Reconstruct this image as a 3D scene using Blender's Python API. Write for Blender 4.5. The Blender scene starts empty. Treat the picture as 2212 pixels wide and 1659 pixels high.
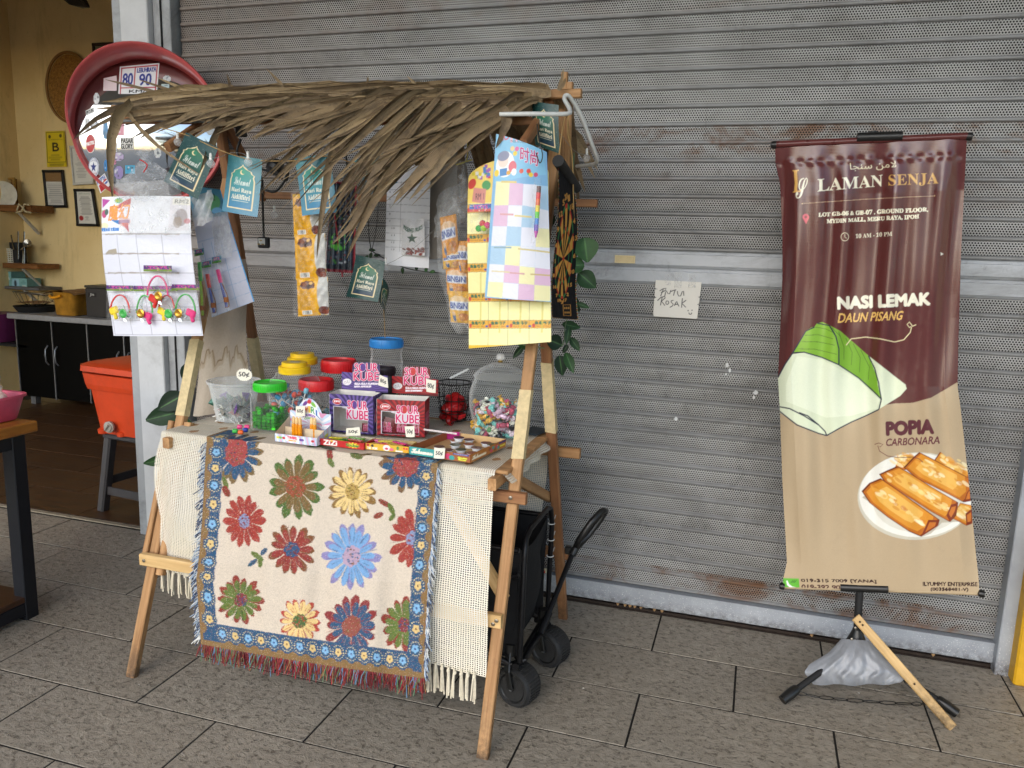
import bpy, math, random
import numpy as np
from mathutils import Vector, Matrix
R_ = math.radians
rnd = random.Random(7)
S = bpy.context.scene
COL = S.collection

# ------------------------------------------------------------------ camera
FPX, IW, IH = 1704.0, 2212.0, 1659.0           # focal length in picture units of a 2212 x 1659 frame
CAM = np.array([0.0, 0.0, 1.453])
def cam_axes(yaw, pitch, roll):
    f = np.array([-math.sin(yaw)*math.cos(pitch), math.cos(yaw)*math.cos(pitch), -math.sin(pitch)])
    r = np.array([math.cos(yaw), math.sin(yaw), 0.0]); u = np.cross(r, f)
    return r*math.cos(roll)+u*math.sin(roll), -r*math.sin(roll)+u*math.cos(roll), f
CR, CU, CF = cam_axes(R_(17.0545), R_(9.989), R_(1.7224))
cd = bpy.data.cameras.new('camera'); cd.sensor_width = 36.0; cd.lens = 36.0*FPX/IW; cd.clip_start = 0.05; cd.clip_end = 3000
co = bpy.data.objects.new('camera', cd); COL.objects.link(co)
co.matrix_world = Matrix(((CR[0], CU[0], -CF[0], CAM[0]), (CR[1], CU[1], -CF[1], CAM[1]), (CR[2], CU[2], -CF[2], CAM[2]), (0, 0, 0, 1)))
S.camera = co
# ------------------------------------------------------------------ sky, sun, exposure
SUN_EL, SUN_AZ = R_(35), R_(190)                 # azimuth measured clockwise from +Y: light comes from behind the camera
w = bpy.data.worlds.new('World'); S.world = w; w.use_nodes = True
wn = w.node_tree.nodes; wl = w.node_tree.links
sky = wn.new('ShaderNodeTexSky'); sky.sky_type = 'NISHITA'; sky.sun_disc = False
sky.sun_elevation = SUN_EL; sky.sun_rotation = SUN_AZ; sky.dust_density = 1.5; sky.air_density = 1.2; sky.ozone_density = 2.0
bg = wn['Background']; bg.inputs['Strength'].default_value = 0.15
wl.new(sky.outputs[0], bg.inputs[0])
sd = bpy.data.lights.new('sun', 'SUN'); sd.energy = 0.8; sd.angle = R_(70); sd.color = (1.0, 0.98, 0.95)
so = bpy.data.objects.new('sun', sd); COL.objects.link(so)
sdir = Vector((math.sin(SUN_AZ)*math.cos(SUN_EL), math.cos(SUN_AZ)*math.cos(SUN_EL), math.sin(SUN_EL)))
so.rotation_euler = sdir.to_track_quat('Z', 'Y').to_euler(); so.location = (0, -6, 8)
S.view_settings.view_transform = 'Standard'; S.view_settings.look = 'None'
S.view_settings.exposure = 1.12; S.view_settings.gamma = 1.0
S.cycles.use_adaptive_sampling = True; S.cycles.adaptive_threshold = 0.025
S.cycles.max_bounces = 7; S.cycles.diffuse_bounces = 4; S.cycles.glossy_bounces = 3; S.cycles.transparent_max_bounces = 14
S.cycles.caustics_reflective = False; S.cycles.caustics_refractive = False

# ------------------------------------------------------------------ measuring: picture point -> point of the place on a given plane
def ray(x, y): return CR*(x-IW/2)/FPX - CU*(y-IH/2)/FPX + CF
def aty(x, y, Y): d = ray(x, y); return CAM + d*((Y-CAM[1])/d[1])
def atx(x, y, X): d = ray(x, y); return CAM + d*((X-CAM[0])/d[0])
def atz(x, y, Z): d = ray(x, y); return CAM + d*((Z-CAM[2])/d[2])

# ------------------------------------------------------------------ colour and materials
def lin(c):
    if isinstance(c, str):
        c = [int(c[i:i+2], 16)/255 for i in (0, 2, 4)]
    return tuple((v/12.92 if v <= 0.04045 else ((v+0.055)/1.055)**2.4) for v in c[:3])
MATS = {}
class NT:
    def __init__(s, name):
        s.m = bpy.data.materials.new(name); s.m.use_nodes = True; s.t = s.m.node_tree; s.n = s.t.nodes; s.l = s.t.links
        s.b = s.n['Principled BSDF']; s.out = s.n['Material Output']
    def new(s, t, **k):
        n = s.n.new('ShaderNode'+t)
        for a, v in k.items(): setattr(n, a, v)
        return n
    def put(s, sock, v):
        if isinstance(v, bpy.types.NodeSocket): s.l.new(v, sock)
        elif v is not None: sock.default_value = v
    def math(s, op, a, b=None, c=None, clamp=False):
        n = s.new('Math', operation=op, use_clamp=clamp); s.put(n.inputs[0], a)
        if b is not None: s.put(n.inputs[1], b)
        if c is not None: s.put(n.inputs[2], c)
        return n.outputs[0]
    def vmath(s, op, a, b=None):
        n = s.new('VectorMath', operation=op); s.put(n.inputs[0], a)
        if b is not None: s.put(n.inputs[1], b)
        return n.outputs['Value'] if op in ('LENGTH', 'DOT_PRODUCT') else n.outputs[0]
    def noise(s, vec, scale, detail=4, rough=0.6, dist=0.0):
        n = s.new('TexNoise'); s.put(n.inputs['Vector'], vec); n.inputs['Scale'].default_value = scale
        n.inputs['Detail'].default_value = detail; n.inputs['Roughness'].default_value = rough; n.inputs['Distortion'].default_value = dist
        return n.outputs['Fac']
    def ramp(s, f, lo, hi, a=0.0, b=1.0):
        n = s.new('MapRange'); s.put(n.inputs[0], f); n.inputs[1].default_value = lo; n.inputs[2].default_value = hi
        n.inputs[3].default_value = a; n.inputs[4].default_value = b; return n.outputs[0]
    def mix(s, f, a, b, blend='MIX'):
        n = s.new('Mix', data_type='RGBA', blend_type=blend); s.put(n.inputs[0], f)
        s.put(n.inputs[6], (*a, 1) if isinstance(a, tuple) else a); s.put(n.inputs[7], (*b, 1) if isinstance(b, tuple) else b)
        return n.outputs[2]
    def pos(s): return s.new('NewGeometry').outputs['Position']
    def attr(s, nm): return s.new('Attribute', attribute_name=nm)
    def bump(s, h, strength=0.3, dist=0.002):
        n = s.new('Bump'); n.inputs['Strength'].default_value = strength; n.inputs['Distance'].default_value = dist
        s.put(n.inputs['Height'], h); s.l.new(n.outputs[0], s.b.inputs['Normal'])
    def base(s, c, rough=0.5, metal=0.0, spec=0.5):
        s.put(s.b.inputs['Base Color'], (*c, 1) if isinstance(c, tuple) else c); s.put(s.b.inputs['Roughness'], rough)
        s.put(s.b.inputs['Metallic'], metal); s.put(s.b.inputs['Specular IOR Level'], spec); return s.m
    def scaled(s, v, x, y, z): return s.vmath('MULTIPLY', v, (x, y, z))

def M(name, col, rough=0.5, metal=0.0, var=0.12, scale=25.0, bump=0.0, bscale=120.0, spec=0.4, dirt=0.0):
    """plain paint, plastic, paper or metal with a little uneven tone and wear"""
    if name in MATS: return MATS[name]
    t = NT(name); c = lin(col); p = t.pos()
    n = t.noise(p, scale, 5, 0.65)
    cc = t.mix(t.ramp(n, 0.3, 0.7), tuple(v*(1-var) for v in c), tuple(min(1, v*(1+var)) for v in c))
    if dirt:
        d = t.ramp(t.noise(p, scale*0.35, 6, 0.75, 0.6), 0.52, 0.72)
        cc = t.mix(t.math('MULTIPLY', d, dirt), cc, (0.045, 0.035, 0.025))
    t.base(cc, t.ramp(n, 0.2, 0.8, max(0.02, rough-0.08), min(1, rough+0.08)), metal, spec)
    if bump: t.bump(t.noise(p, bscale, 4), bump, 0.003)
    MATS[name] = t.m; return t.m

def wood(name, a, b, rough=0.6, fine=70.0, along=3.0, dirt=0.25):
    """planed timber: grain runs along the first axis of the stored 'wc' coordinate"""
    if name in MATS: return MATS[name]
    t = NT(name); at = t.attr('wc').outputs['Vector']
    g = t.noise(t.scaled(at, along, fine, fine), 1.0, 6, 0.65, 0.8)
    g2 = t.noise(t.scaled(at, along*0.6, fine*0.25, fine*0.25), 1.0, 3, 0.5, 1.5)
    c = t.mix(t.ramp(g, 0.3, 0.72), lin(a), lin(b))
    c = t.mix(t.ramp(g2, 0.35, 0.75, 0, 0.55), c, tuple(v*0.55 for v in lin(a)))
    d = t.ramp(t.noise(t.pos(), 9.0, 6, 0.75), 0.55, 0.78)
    c = t.mix(t.math('MULTIPLY', d, dirt), c, (0.05, 0.03, 0.015))
    sz = t.new('SeparateXYZ'); t.l.new(t.pos(), sz.inputs[0]); ft = t.math('MULTIPLY', t.ramp(sz.outputs[2], 0.16, 0.01), t.ramp(t.noise(t.pos(), 30, 5, 0.7), 0.3, 0.6)); c = t.mix(t.math('MULTIPLY', ft, 0.85), c, (0.03, 0.022, 0.016))     # scuffed, dirty feet
    t.base(c, t.ramp(g, 0.2, 0.8, rough-0.1, rough+0.1), 0, 0.3); t.bump(g, 0.35, 0.0015)
    MATS[name] = t.m; return t.m

def clear(name, tint=(1, 1, 1), rough=0.03, dens=0.1, spec=0.5, thick=0.0):
    """thin clear plastic or glass wall: mostly see-through, glossy, a little milky"""
    if name in MATS: return MATS[name]
    t = NT(name)
    t.base(tint, rough, 0, spec)
    lw = t.new('LayerWeight'); lw.inputs['Blend'].default_value = 0.35
    n = t.ramp(t.noise(t.pos(), 40, 4, 0.6), 0.4, 0.7, 0, dens*0.6)
    a = t.math('ADD', t.math('ADD', t.ramp(lw.outputs['Facing'], 0.3, 1.0, dens, 0.75), n), thick, clamp=True)
    tr = t.new('BsdfTransparent'); tr.inputs[0].default_value = (*tint, 1)
    mx = t.new('MixShader'); t.l.new(a, mx.inputs[0]); t.l.new(tr.outputs[0], mx.inputs[1]); t.l.new(t.b.outputs[0], mx.inputs[2])
    t.l.new(mx.outputs[0], t.out.inputs[0])
    MATS[name] = t.m; return t.m

def film(name, tint=(1, 1, 1), dens=0.12, rough=0.12, crinkle=60.0):
    """crumpled plastic film"""
    if name in MATS: return MATS[name]
    t = NT(name); t.base(tint, rough, 0, 0.8)
    h = t.noise(t.pos(), crinkle, 5, 0.7, 1.5); t.bump(h, 0.9, 0.01)
    a = t.ramp(t.noise(t.pos(), crinkle*0.6, 6, 0.75, 1.0), 0.47, 0.75, dens, dens+0.30)
    tr = t.new('BsdfTransparent'); mx = t.new('MixShader')
    t.l.new(a, mx.inputs[0]); t.l.new(tr.outputs[0], mx.inputs[1]); t.l.new(t.b.outputs[0], mx.inputs[2]); t.l.new(mx.outputs[0], t.out.inputs[0])
    MATS[name] = t.m; return t.m

def ink(name='print', rough=0.5, spec=0.4, weave=0.0, ws=900.0, dirt=0.0, crease=0.0):
    """printed sheet: flat print stored as a colour per point"""
    if name in MATS: return MATS[name]
    t = NT(name); c = t.attr('ink').outputs['Color']
    if dirt:
        d = t.ramp(t.noise(t.pos(), 14, 7, 0.8, 0.5), 0.55, 0.8)
        c = t.mix(t.math('MULTIPLY', d, dirt), c, (0.16, 0.12, 0.08))
    n = t.noise(t.pos(), 60, 4)
    t.base(c, t.ramp(n, 0.3, 0.7, max(0.03, rough-0.07), rough+0.07), 0, spec)
    if weave:
        uv = t.attr('wc').outputs['Vector']
        wv = t.new('TexWave', wave_type='BANDS', bands_direction='Y'); t.l.new(uv, wv.inputs['Vector']); wv.inputs['Scale'].default_value = ws; wv.inputs['Distortion'].default_value = 1.0
        t.bump(wv.outputs['Fac'], weave, 0.001)
    elif crease: t.bump(t.noise(t.pos(), 30, 4, 0.6, 0.5), crease, 0.01)
    MATS[name] = t.m; return t.m

# ------------------------------------------------------------------ mesh building
def frame_of(d, up=(0, 0, 1)):
    d = np.asarray(d, float); d = d/np.linalg.norm(d); up = np.asarray(up, float)
    if abs(d@up) > 0.98*np.linalg.norm(up): up = np.array([1.0, 0, 0])
    a = np.cross(d, up); a /= np.linalg.norm(a); b = np.cross(a, d); return d, a, b
class MB:
    def __init__(s): s.v = []; s.f = []; s.w = []; s.mi = []; s.cur = 0
    def add(s, vs, fs, ws=None):
        o = len(s.v); s.v += [tuple(map(float, p)) for p in vs]; s.w += [tuple(map(float, p)) for p in (ws if ws is not None else vs)]
        s.f += [tuple(i+o for i in f) for f in fs]; s.mi += [s.cur]*len(fs); return s
    def bar(s, p0, p1, wd, ht, up=(0, 0, 1), ch=0.003, taper=1.0):
        """squared timber from p0 to p1 with chamfered long edges; wd across, ht along up"""
        p0 = np.asarray(p0, float); p1 = np.asarray(p1, float); d, a, b = frame_of(p1-p0, up); L = np.linalg.norm(p1-p0); off = rnd.random()*9
        ring = [(-wd/2+ch, -ht/2), (wd/2-ch, -ht/2), (wd/2, -ht/2+ch), (wd/2, ht/2-ch), (wd/2-ch, ht/2), (-wd/2+ch, ht/2), (-wd/2, ht/2-ch), (-wd/2, -ht/2+ch)]
        vs, ws = [], []
        for k, (p, l, q) in enumerate(((p0, 0, 1.0), (p1, L, taper))):
            for x, y in ring: vs.append(p+a*x*q+b*y*q); ws.append((l+off, x+off, y))
        fs = [(i, (i+1) % 8, 8+(i+1) % 8, 8+i) for i in range(8)]+[tuple(range(7, -1, -1)), tuple(range(8, 16))]
        return s.add(vs, fs, ws)
    def box(s, c, size, rot=None, ch=0.0):
        c = np.asarray(c, float); x, y, z = np.asarray(size, float)/2
        if ch:
            r = np.eye(3) if rot is None else rot; p0 = c-r[:, 2]*z; p1 = c+r[:, 2]*z
            ring = [(-x+ch, -y), (x-ch, -y), (x, -y+ch), (x, y-ch), (x-ch, y), (-x+ch, y), (-x, y-ch), (-x, -y+ch)]
            lv = [(-z, .0), (-z+ch, 1), (z-ch, 1), (z, 0)]
            vs = []
            for zz, q in lv:
                for a, b in ring:
                    k = 1.0 if q else 1-ch/max(x, y)
                    vs.append(c+r@np.array([a*(1 if q else (1-ch/x)), b*(1 if q else (1-ch/y)), zz]))
            fs = []
            for j in range(3): fs += [(j*8+i, j*8+(i+1) % 8, (j+1)*8+(i+1) % 8, (j+1)*8+i) for i in range(8)]
            fs += [tuple(range(7, -1, -1)), tuple(range(24, 32))]
            return s.add(vs, fs)
        vs = [np.array([i*x, j*y, k*z]) for k in (-1, 1) for j in (-1, 1) for i in (-1, 1)]
        if rot is not None: vs = [rot@v for v in vs]
        return s.add([c+v for v in vs], [(0, 2, 3, 1), (4, 5, 7, 6), (0, 1, 5, 4), (2, 6, 7, 3), (0, 4, 6, 2), (1, 3, 7, 5)])
    def tube(s, pts, r, n=8, cap=True, closed=False):
        pts = [np.asarray(p, float) for p in pts]; m = len(pts); rr = r if hasattr(r, '__len__') else [r]*m
        vs, ws, L = [], [], 0.0; pa = None
        for i, p in enumerate(pts):
            if closed: d = pts[(i+1) % m]-pts[i-1]
            else: d = pts[min(i+1, m-1)]-pts[max(i-1, 0)]
            if np.linalg.norm(d) < 1e-9: d = np.array([0, 0, 1.0])
            d = d/np.linalg.norm(d)
            if pa is None: _, a, b = frame_of(d)
            else:
                a = pa-d*(pa@d)
                if np.linalg.norm(a) < 1e-6: _, a, b = frame_of(d)
                a = a/np.linalg.norm(a); b = np.cross(a, d)
            pa = a
            if i: L += np.linalg.norm(p-pts[i-1])
            for k in range(n):
                t = 2*math.pi*k/n; vs.append(p+(a*math.cos(t)+b*math.sin(t))*rr[i]); ws.append((L, math.cos(t)*rr[i], math.sin(t)*rr[i]))
        fs = []
        for i in range(m if closed else m-1):
            for k in range(n): fs.append((i*n+k, ((i+1) % m)*n+k, ((i+1) % m)*n+(k+1) % n, i*n+(k+1) % n))
        if cap and not closed: fs += [tuple(range(n)), tuple((m-1)*n+k for k in range(n-1, -1, -1))]
        return s.add(vs, fs, ws)
    def lathe(s, prof, c=(0, 0, 0), n=28, axis=(0, 0, 1), sq=None, closed=False):
        """profile of (radius, height) turned about axis through c; sq rounds the plan towards a square"""
        c = np.asarray(c, float); d, a, b = frame_of(axis, (0, 1, 0) if abs(axis[2]) > 0.9 else (0, 0, 1)); vs = []
        for r, h in prof:
            for k in range(n):
                t = 2*math.pi*k/n; x, y = math.cos(t), math.sin(t)
                if sq: q = (abs(x)**sq+abs(y)**sq)**(-1/sq); x, y = x*q, y*q
                vs.append(c+d*h+(a*x+b*y)*r)
        m = len(prof)
        fs = [(i*n+k, i*n+(k+1) % n, ((i+1) % m)*n+(k+1) % n, ((i+1) % m)*n+k) for i in range(m if closed else m-1) for k in range(n)]
        if not closed:
            if prof[0][0] > 1e-5: fs.append(tuple(range(n-1, -1, -1)))
            if prof[-1][0] > 1e-5: fs.append(tuple((m-1)*n+k for k in range(n)))
        return s.add(vs, fs)
    def prism(s, poly, org, ax, ay, thick):
        """flat outline (list of 2-D points) in the plane org, ax, ay, given a thickness along ax x ay"""
        org, ax, ay = (np.asarray(q, float) for q in (org, ax, ay)); nn = np.cross(ax, ay); nn /= np.linalg.norm(nn); n = len(poly)
        A = [org+ax*x+ay*y for x, y in poly]; B = [p+nn*thick for p in A]
        return s.add(A+B, [tuple(range(n-1, -1, -1)), tuple(range(n, 2*n))]+[(i, (i+1) % n, n+(i+1) % n, n+i) for i in range(n)])
    def sheet(s, fn, nu, nv):
        vs, ws = [], []
        for j in range(nv+1):
            for i in range(nu+1): vs.append(fn(i/nu, j/nv)); ws.append((i/nu, j/nv, 0))
        return s.add(vs, [(j*(nu+1)+i, j*(nu+1)+i+1, (j+1)*(nu+1)+i+1, (j+1)*(nu+1)+i) for j in range(nv) for i in range(nu)], ws)
    def mesh(s, name, mats, smooth=False, angle=40):
        me = bpy.data.meshes.new(name); me.from_pydata(s.v, [], s.f)
        at = me.attributes.new('wc', 'FLOAT_VECTOR', 'POINT'); at.data.foreach_set('vector', np.array(s.w, dtype=np.float32).ravel())
        for m in (mats if isinstance(mats, (list, tuple)) else [mats]): me.materials.append(m)
        if any(s.mi): me.polygons.foreach_set('material_index', np.array(s.mi, dtype=np.int32))
        if smooth:
            me.polygons.foreach_set('use_smooth', np.ones(len(s.f), dtype=bool))
            if angle and angle < 180: me.set_sharp_from_angle(angle=R_(angle))
        me.update(); return me
    def obj(s, name, mats, parent=None, smooth=False, angle=40):
        return link(name, s.mesh(name, mats, smooth, angle), parent)
def link(name, me, parent=None):
    o = bpy.data.objects.new(name, me); COL.objects.link(o)
    if parent is not None: attach(o, parent)
    return o
def attach(o, parent):
    o.parent = parent; o.matrix_parent_inverse = wm(parent).inverted()
def wm(o):
    m = o.matrix_basis.copy()
    if o.parent: m = wm(o.parent) @ o.matrix_parent_inverse @ m
    return m
def tag(o, label, cat, group=None, kind=None):
    o['label'] = label; o['category'] = cat
    if group: o['group'] = group
    if kind: o['kind'] = kind
    return o
def struct(o): o['kind'] = 'structure'; return o
def thing(name, label, cat, loc=(0, 0, 0), group=None):
    o = bpy.data.objects.new(name, None); COL.objects.link(o); o.location = tuple(map(float, loc)); o.empty_display_size = 0.05
    return tag(o, label, cat, group)
def rotz(a): c, s_ = math.cos(a), math.sin(a); return np.array([[c, -s_, 0], [s_, c, 0], [0, 0, 1.0]])
def axes(ax, ay=None):
    d, a, b = frame_of(ax, ay if ay is not None else (0, 0, 1)); return np.stack([d, -a, b], 1)

# ------------------------------------------------------------------ flat print: shapes and lettering rasterised to a colour per point
TXT = {}
def serif(s): return ''.join(chr(0x1D400+ord(c)-65) if 'A' <= c <= 'Z' else chr(0x1D41A+ord(c)-97) if 'a' <= c <= 'z' else chr(0x1D7CE+ord(c)-48) if '0' <= c <= '9' else c for c in s)
def script(s): return ''.join(chr(0x1D4D0+ord(c)-65) if 'A' <= c <= 'Z' else chr(0x1D4EA+ord(c)-97) if 'a' <= c <= 'z' else c for c in s)
def thin_script(s): return ''.join({'e': chr(0x212F), 'g': chr(0x210A), 'o': chr(0x2134)}.get(c) or (chr(0x1D49C+ord(c)-65) if 'A' <= c <= 'Z' else chr(0x1D4B6+ord(c)-97)) for c in s)
def glyphs(s, bold=0.0, space=1.0):
    k = (s, bold, space)
    if k not in TXT:
        c = bpy.data.curves.new('lettering', 'FONT'); c.body = s; c.resolution_u = 3; c.dimensions = '2D'; c.fill_mode = 'NONE'; c.space_character = space
        o = bpy.data.objects.new('lettering', c); m = o.to_mesh()
        v = np.empty(len(m.vertices)*3, np.float32); m.vertices.foreach_get('co', v); v = v.reshape(-1, 3)[:, :2]
        e = np.empty(len(m.edges)*2, np.int32); m.edges.foreach_get('vertices', e); e = e.reshape(-1, 2)
        E = np.concatenate([v[e[:, 0]], v[e[:, 1]]], 1).astype(float); o.to_mesh_clear()
        bpy.data.objects.remove(o); bpy.data.curves.remove(c)
        xs = E[:, [0, 2]]; ys = E[:, [1, 3]]
        E[:, [0, 2]] = (xs-xs.min())/(xs.max()-xs.min()); E[:, [1, 3]] = 1-(ys-ys.min())/(ys.max()-ys.min())
        TXT[k] = E
    return TXT[k].copy()
def homography(src, dst):
    A = []
    for (x, y), (u, v) in zip(src, dst):
        A += [[x, y, 1, 0, 0, 0, -u*x, -u*y, -u], [0, 0, 0, x, y, 1, -v*x, -v*y, -v]]
    return np.linalg.svd(np.array(A, float))[2][-1].reshape(3, 3)
class Cv:
    """a sheet of nx x ny points; drawn in the coordinates of the four given corners (TL TR BR BL) or of 0..W, 0..H"""
    def __init__(s, nx, ny, bg, corners=None, W=1.0, H=1.0):
        s.nx, s.ny = nx, ny; s.a = np.empty((ny, nx, 3)); s.a[:] = lin(bg); s.o = (0.0, 0.0, 1.0)
        c = corners or [(0, 0), (W, 0), (W, H), (0, H)]
        s.H = homography(c, [(0, 0), (nx, 0), (nx, ny), (0, ny)]); s.fn = None
    def crop(s, ox, oy, k): s.o = (ox, oy, k); return s
    def px(s, P):
        P = np.asarray(P, float).reshape(-1, 2)*s.o[2]+np.array(s.o[:2])
        if s.fn is not None: return s.fn(P)*np.array([s.nx, s.ny])
        q = np.concatenate([P, np.ones((len(P), 1))], 1)@s.H.T; return q[:, :2]/q[:, 2:]
    def fill(s, E, col, alpha=1.0, grad=None):
        SS = 3; y0 = max(0, int(math.floor(E[:, [1, 3]].min()))); y1 = min(s.ny, int(math.ceil(E[:, [1, 3]].max())))
        x0 = max(0, int(math.floor(E[:, [0, 2]].min()))); x1 = min(s.nx, int(math.ceil(E[:, [0, 2]].max())))
        if y1 <= y0 or x1 <= x0: return s
        ix = np.arange(x0, x1); cov = np.zeros((y1-y0, x1-x0))
        ya, yb, xa, xb = E[:, 1], E[:, 3], E[:, 0], E[:, 2]; lo = np.minimum(ya, yb); hi = np.maximum(ya, yb)
        Y = y0+(np.arange((y1-y0)*SS)+0.5)/SS; dy = np.where(yb == ya, 1.0, yb-ya)
        hit = (lo[None] <= Y[:, None]) & (hi[None] > Y[:, None]); xs = np.where(hit, xa+(Y[:, None]-ya)/dy*(xb-xa), np.inf); n = int(hit.sum(1).max()) if len(E) else 0
        xs = np.sort(xs, 1)[:, :n+(n % 2)]; n = xs.shape[1]; rows = np.arange(len(Y))//SS
        for i in range(0, n-1, 2):
            ok = np.isfinite(xs[:, i+1])
            if ok.any(): np.add.at(cov, rows[ok], np.clip(np.minimum(ix+1, xs[ok, i+1][:, None])-np.maximum(ix, xs[ok, i][:, None]), 0, 1))
        cov = np.clip(cov/SS, 0, 1)[..., None]*alpha
        c = np.array(lin(col)) if grad is None else np.array(lin(col))+(np.array(lin(grad))-np.array(lin(col)))*np.linspace(0, 1, y1-y0)[:, None, None]
        s.a[y0:y1, x0:x1] = s.a[y0:y1, x0:x1]*(1-cov)+c*cov; return s
    def poly(s, P, col, alpha=1.0, grad=None):
        P = s.px(P); return s.fill(np.concatenate([P, np.roll(P, -1, 0)], 1), col, alpha, grad)
    def rect(s, x0, y0, x1, y1, col, alpha=1.0, grad=None, n=6):
        t = np.linspace(0, 1, n)[:-1]
        P = [(x0+(x1-x0)*k, y0) for k in t]+[(x1, y0+(y1-y0)*k) for k in t]+[(x1-(x1-x0)*k, y1) for k in t]+[(x0, y1-(y1-y0)*k) for k in t]
        return s.poly(P, col, alpha, grad)
    def ell(s, x, y, rx, ry, col, alpha=1.0, rot=0.0, n=28, wob=0.0):
        P = []
        for k in range(n):
            t = 2*math.pi*k/n; q = 1+wob*math.sin(t*5+x)*math.cos(t*3+y); a, b = rx*math.cos(t)*q, ry*math.sin(t)*q
            P.append((x+a*math.cos(rot)-b*math.sin(rot), y+a*math.sin(rot)+b*math.cos(rot)))
        return s.poly(P, col, alpha)
    def line(s, P, wd, col, alpha=1.0):
        P = np.asarray(P, float); d = np.gradient(P, axis=0); d /= np.maximum(np.linalg.norm(d, axis=1, keepdims=True), 1e-9)
        nn = np.stack([-d[:, 1], d[:, 0]], 1)*(np.asarray(wd)[..., None] if hasattr(wd, '__len__') else wd)/2
        return s.poly(np.concatenate([P+nn, (P-nn)[::-1]]), col, alpha)
    def frame(s, x0, y0, x1, y1, wd, col, alpha=1.0):
        for a in ((x0, y0, x1, y0+wd), (x0, y1-wd, x1, y1), (x0, y0, x0+wd, y1), (x1-wd, y0, x1, y1)): s.rect(*a, col, alpha)
        return s
    def text(s, t, x0, y0, x1, y1, col, bold=0.0, shear=0.0, quad=None, alpha=1.0, grad=None, space=1.0, arc=0.0):
        """lettering stretched to the box, or to the four points of quad"""
        E = glyphs(t, 0.0, space); Q = quad or [(x0, y0), (x1, y0), (x1, y1), (x0, y1)]
        h = homography([(0, 0), (1, 0), (1, 1), (0, 1)], Q)
        P = E.reshape(-1, 2); P[:, 0] += shear*(1-P[:, 1])
        if arc: P[:, 1] += arc*(P[:, 0]-0.5)**2*4
        q = np.concatenate([P, np.ones((len(P), 1))], 1)@h.T
        E = s.px(q[:, :2]/q[:, 2:]).reshape(-1, 4)
        if bold:                                  # heavier strokes: the same outline laid down round a small circle
            r = bold*0.5*(E[:, [1, 3]].max()-E[:, [1, 3]].min())
            for k in range(8): a = k*math.pi/4; s.fill(E+np.array([math.cos(a), math.sin(a)]*2)*r, col, alpha, grad)
        return s.fill(E, col, alpha, grad)
    def speck(s, amp=0.04, seed=1):
        s.a *= (1+amp*np.random.RandomState(seed).randn(s.ny, s.nx, 1)); return s
def panel(name, cv, fn, mat, parent=None, hole=None):
    """fn(u, v) -> x, y, z arrays; one point of the sheet per point of the print"""
    nx, ny = cv.nx, cv.ny; u, v = np.meshgrid(np.linspace(0, 1, nx), np.linspace(0, 1, ny)); P = np.stack(fn(u, v), -1).reshape(-1, 3).astype(np.float32)
    i = np.arange(nx*ny, dtype=np.int32).reshape(ny, nx); q = np.stack([i[1:, :-1], i[1:, 1:], i[:-1, 1:], i[:-1, :-1]], -1).reshape(-1, 4)
    if hole is not None:
        h = hole(u, v); q = q[~h[:-1, :-1].ravel()]
    me = bpy.data.meshes.new(name); me.vertices.add(nx*ny); me.vertices.foreach_set('co', P.ravel())
    me.loops.add(q.size); me.loops.foreach_set('vertex_index', q.ravel()); me.polygons.add(len(q))
    me.polygons.foreach_set('loop_start', np.arange(0, q.size, 4, dtype=np.int32)); me.polygons.foreach_set('use_smooth', np.ones(len(q), dtype=bool))
    me.update(calc_edges=True)
    c = me.attributes.new('ink', 'FLOAT_COLOR', 'POINT'); c.data.foreach_set('color', np.concatenate([np.clip(cv.a, 0, 1).reshape(-1, 3), np.ones((nx*ny, 1))], 1).astype(np.float32).ravel())
    a = me.attributes.new('wc', 'FLOAT_VECTOR', 'POINT'); a.data.foreach_set('vector', np.stack([u, v, 0*u], -1).astype(np.float32).ravel())
    me.materials.append(mat); return link(name, me, parent)
def quadfn(c, off=None):
    """sheet through four points TL TR BR BL, pushed along its normal by off(u, v)"""
    c = [np.asarray(p, float) for p in c]; nn = np.cross(c[1]-c[0], c[3]-c[0]); nn /= np.linalg.norm(nn)
    if nn@(CAM-c[0]) < 0: nn = -nn
    def f(u, v):
        P = ((1-u)*(1-v))[..., None]*c[0]+(u*(1-v))[..., None]*c[1]+(u*v)[..., None]*c[2]+((1-u)*v)[..., None]*c[3]
        if off is not None: P = P+np.asarray(off(u, v))[..., None]*nn
        return P[..., 0], P[..., 1], P[..., 2]
    return f
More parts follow.
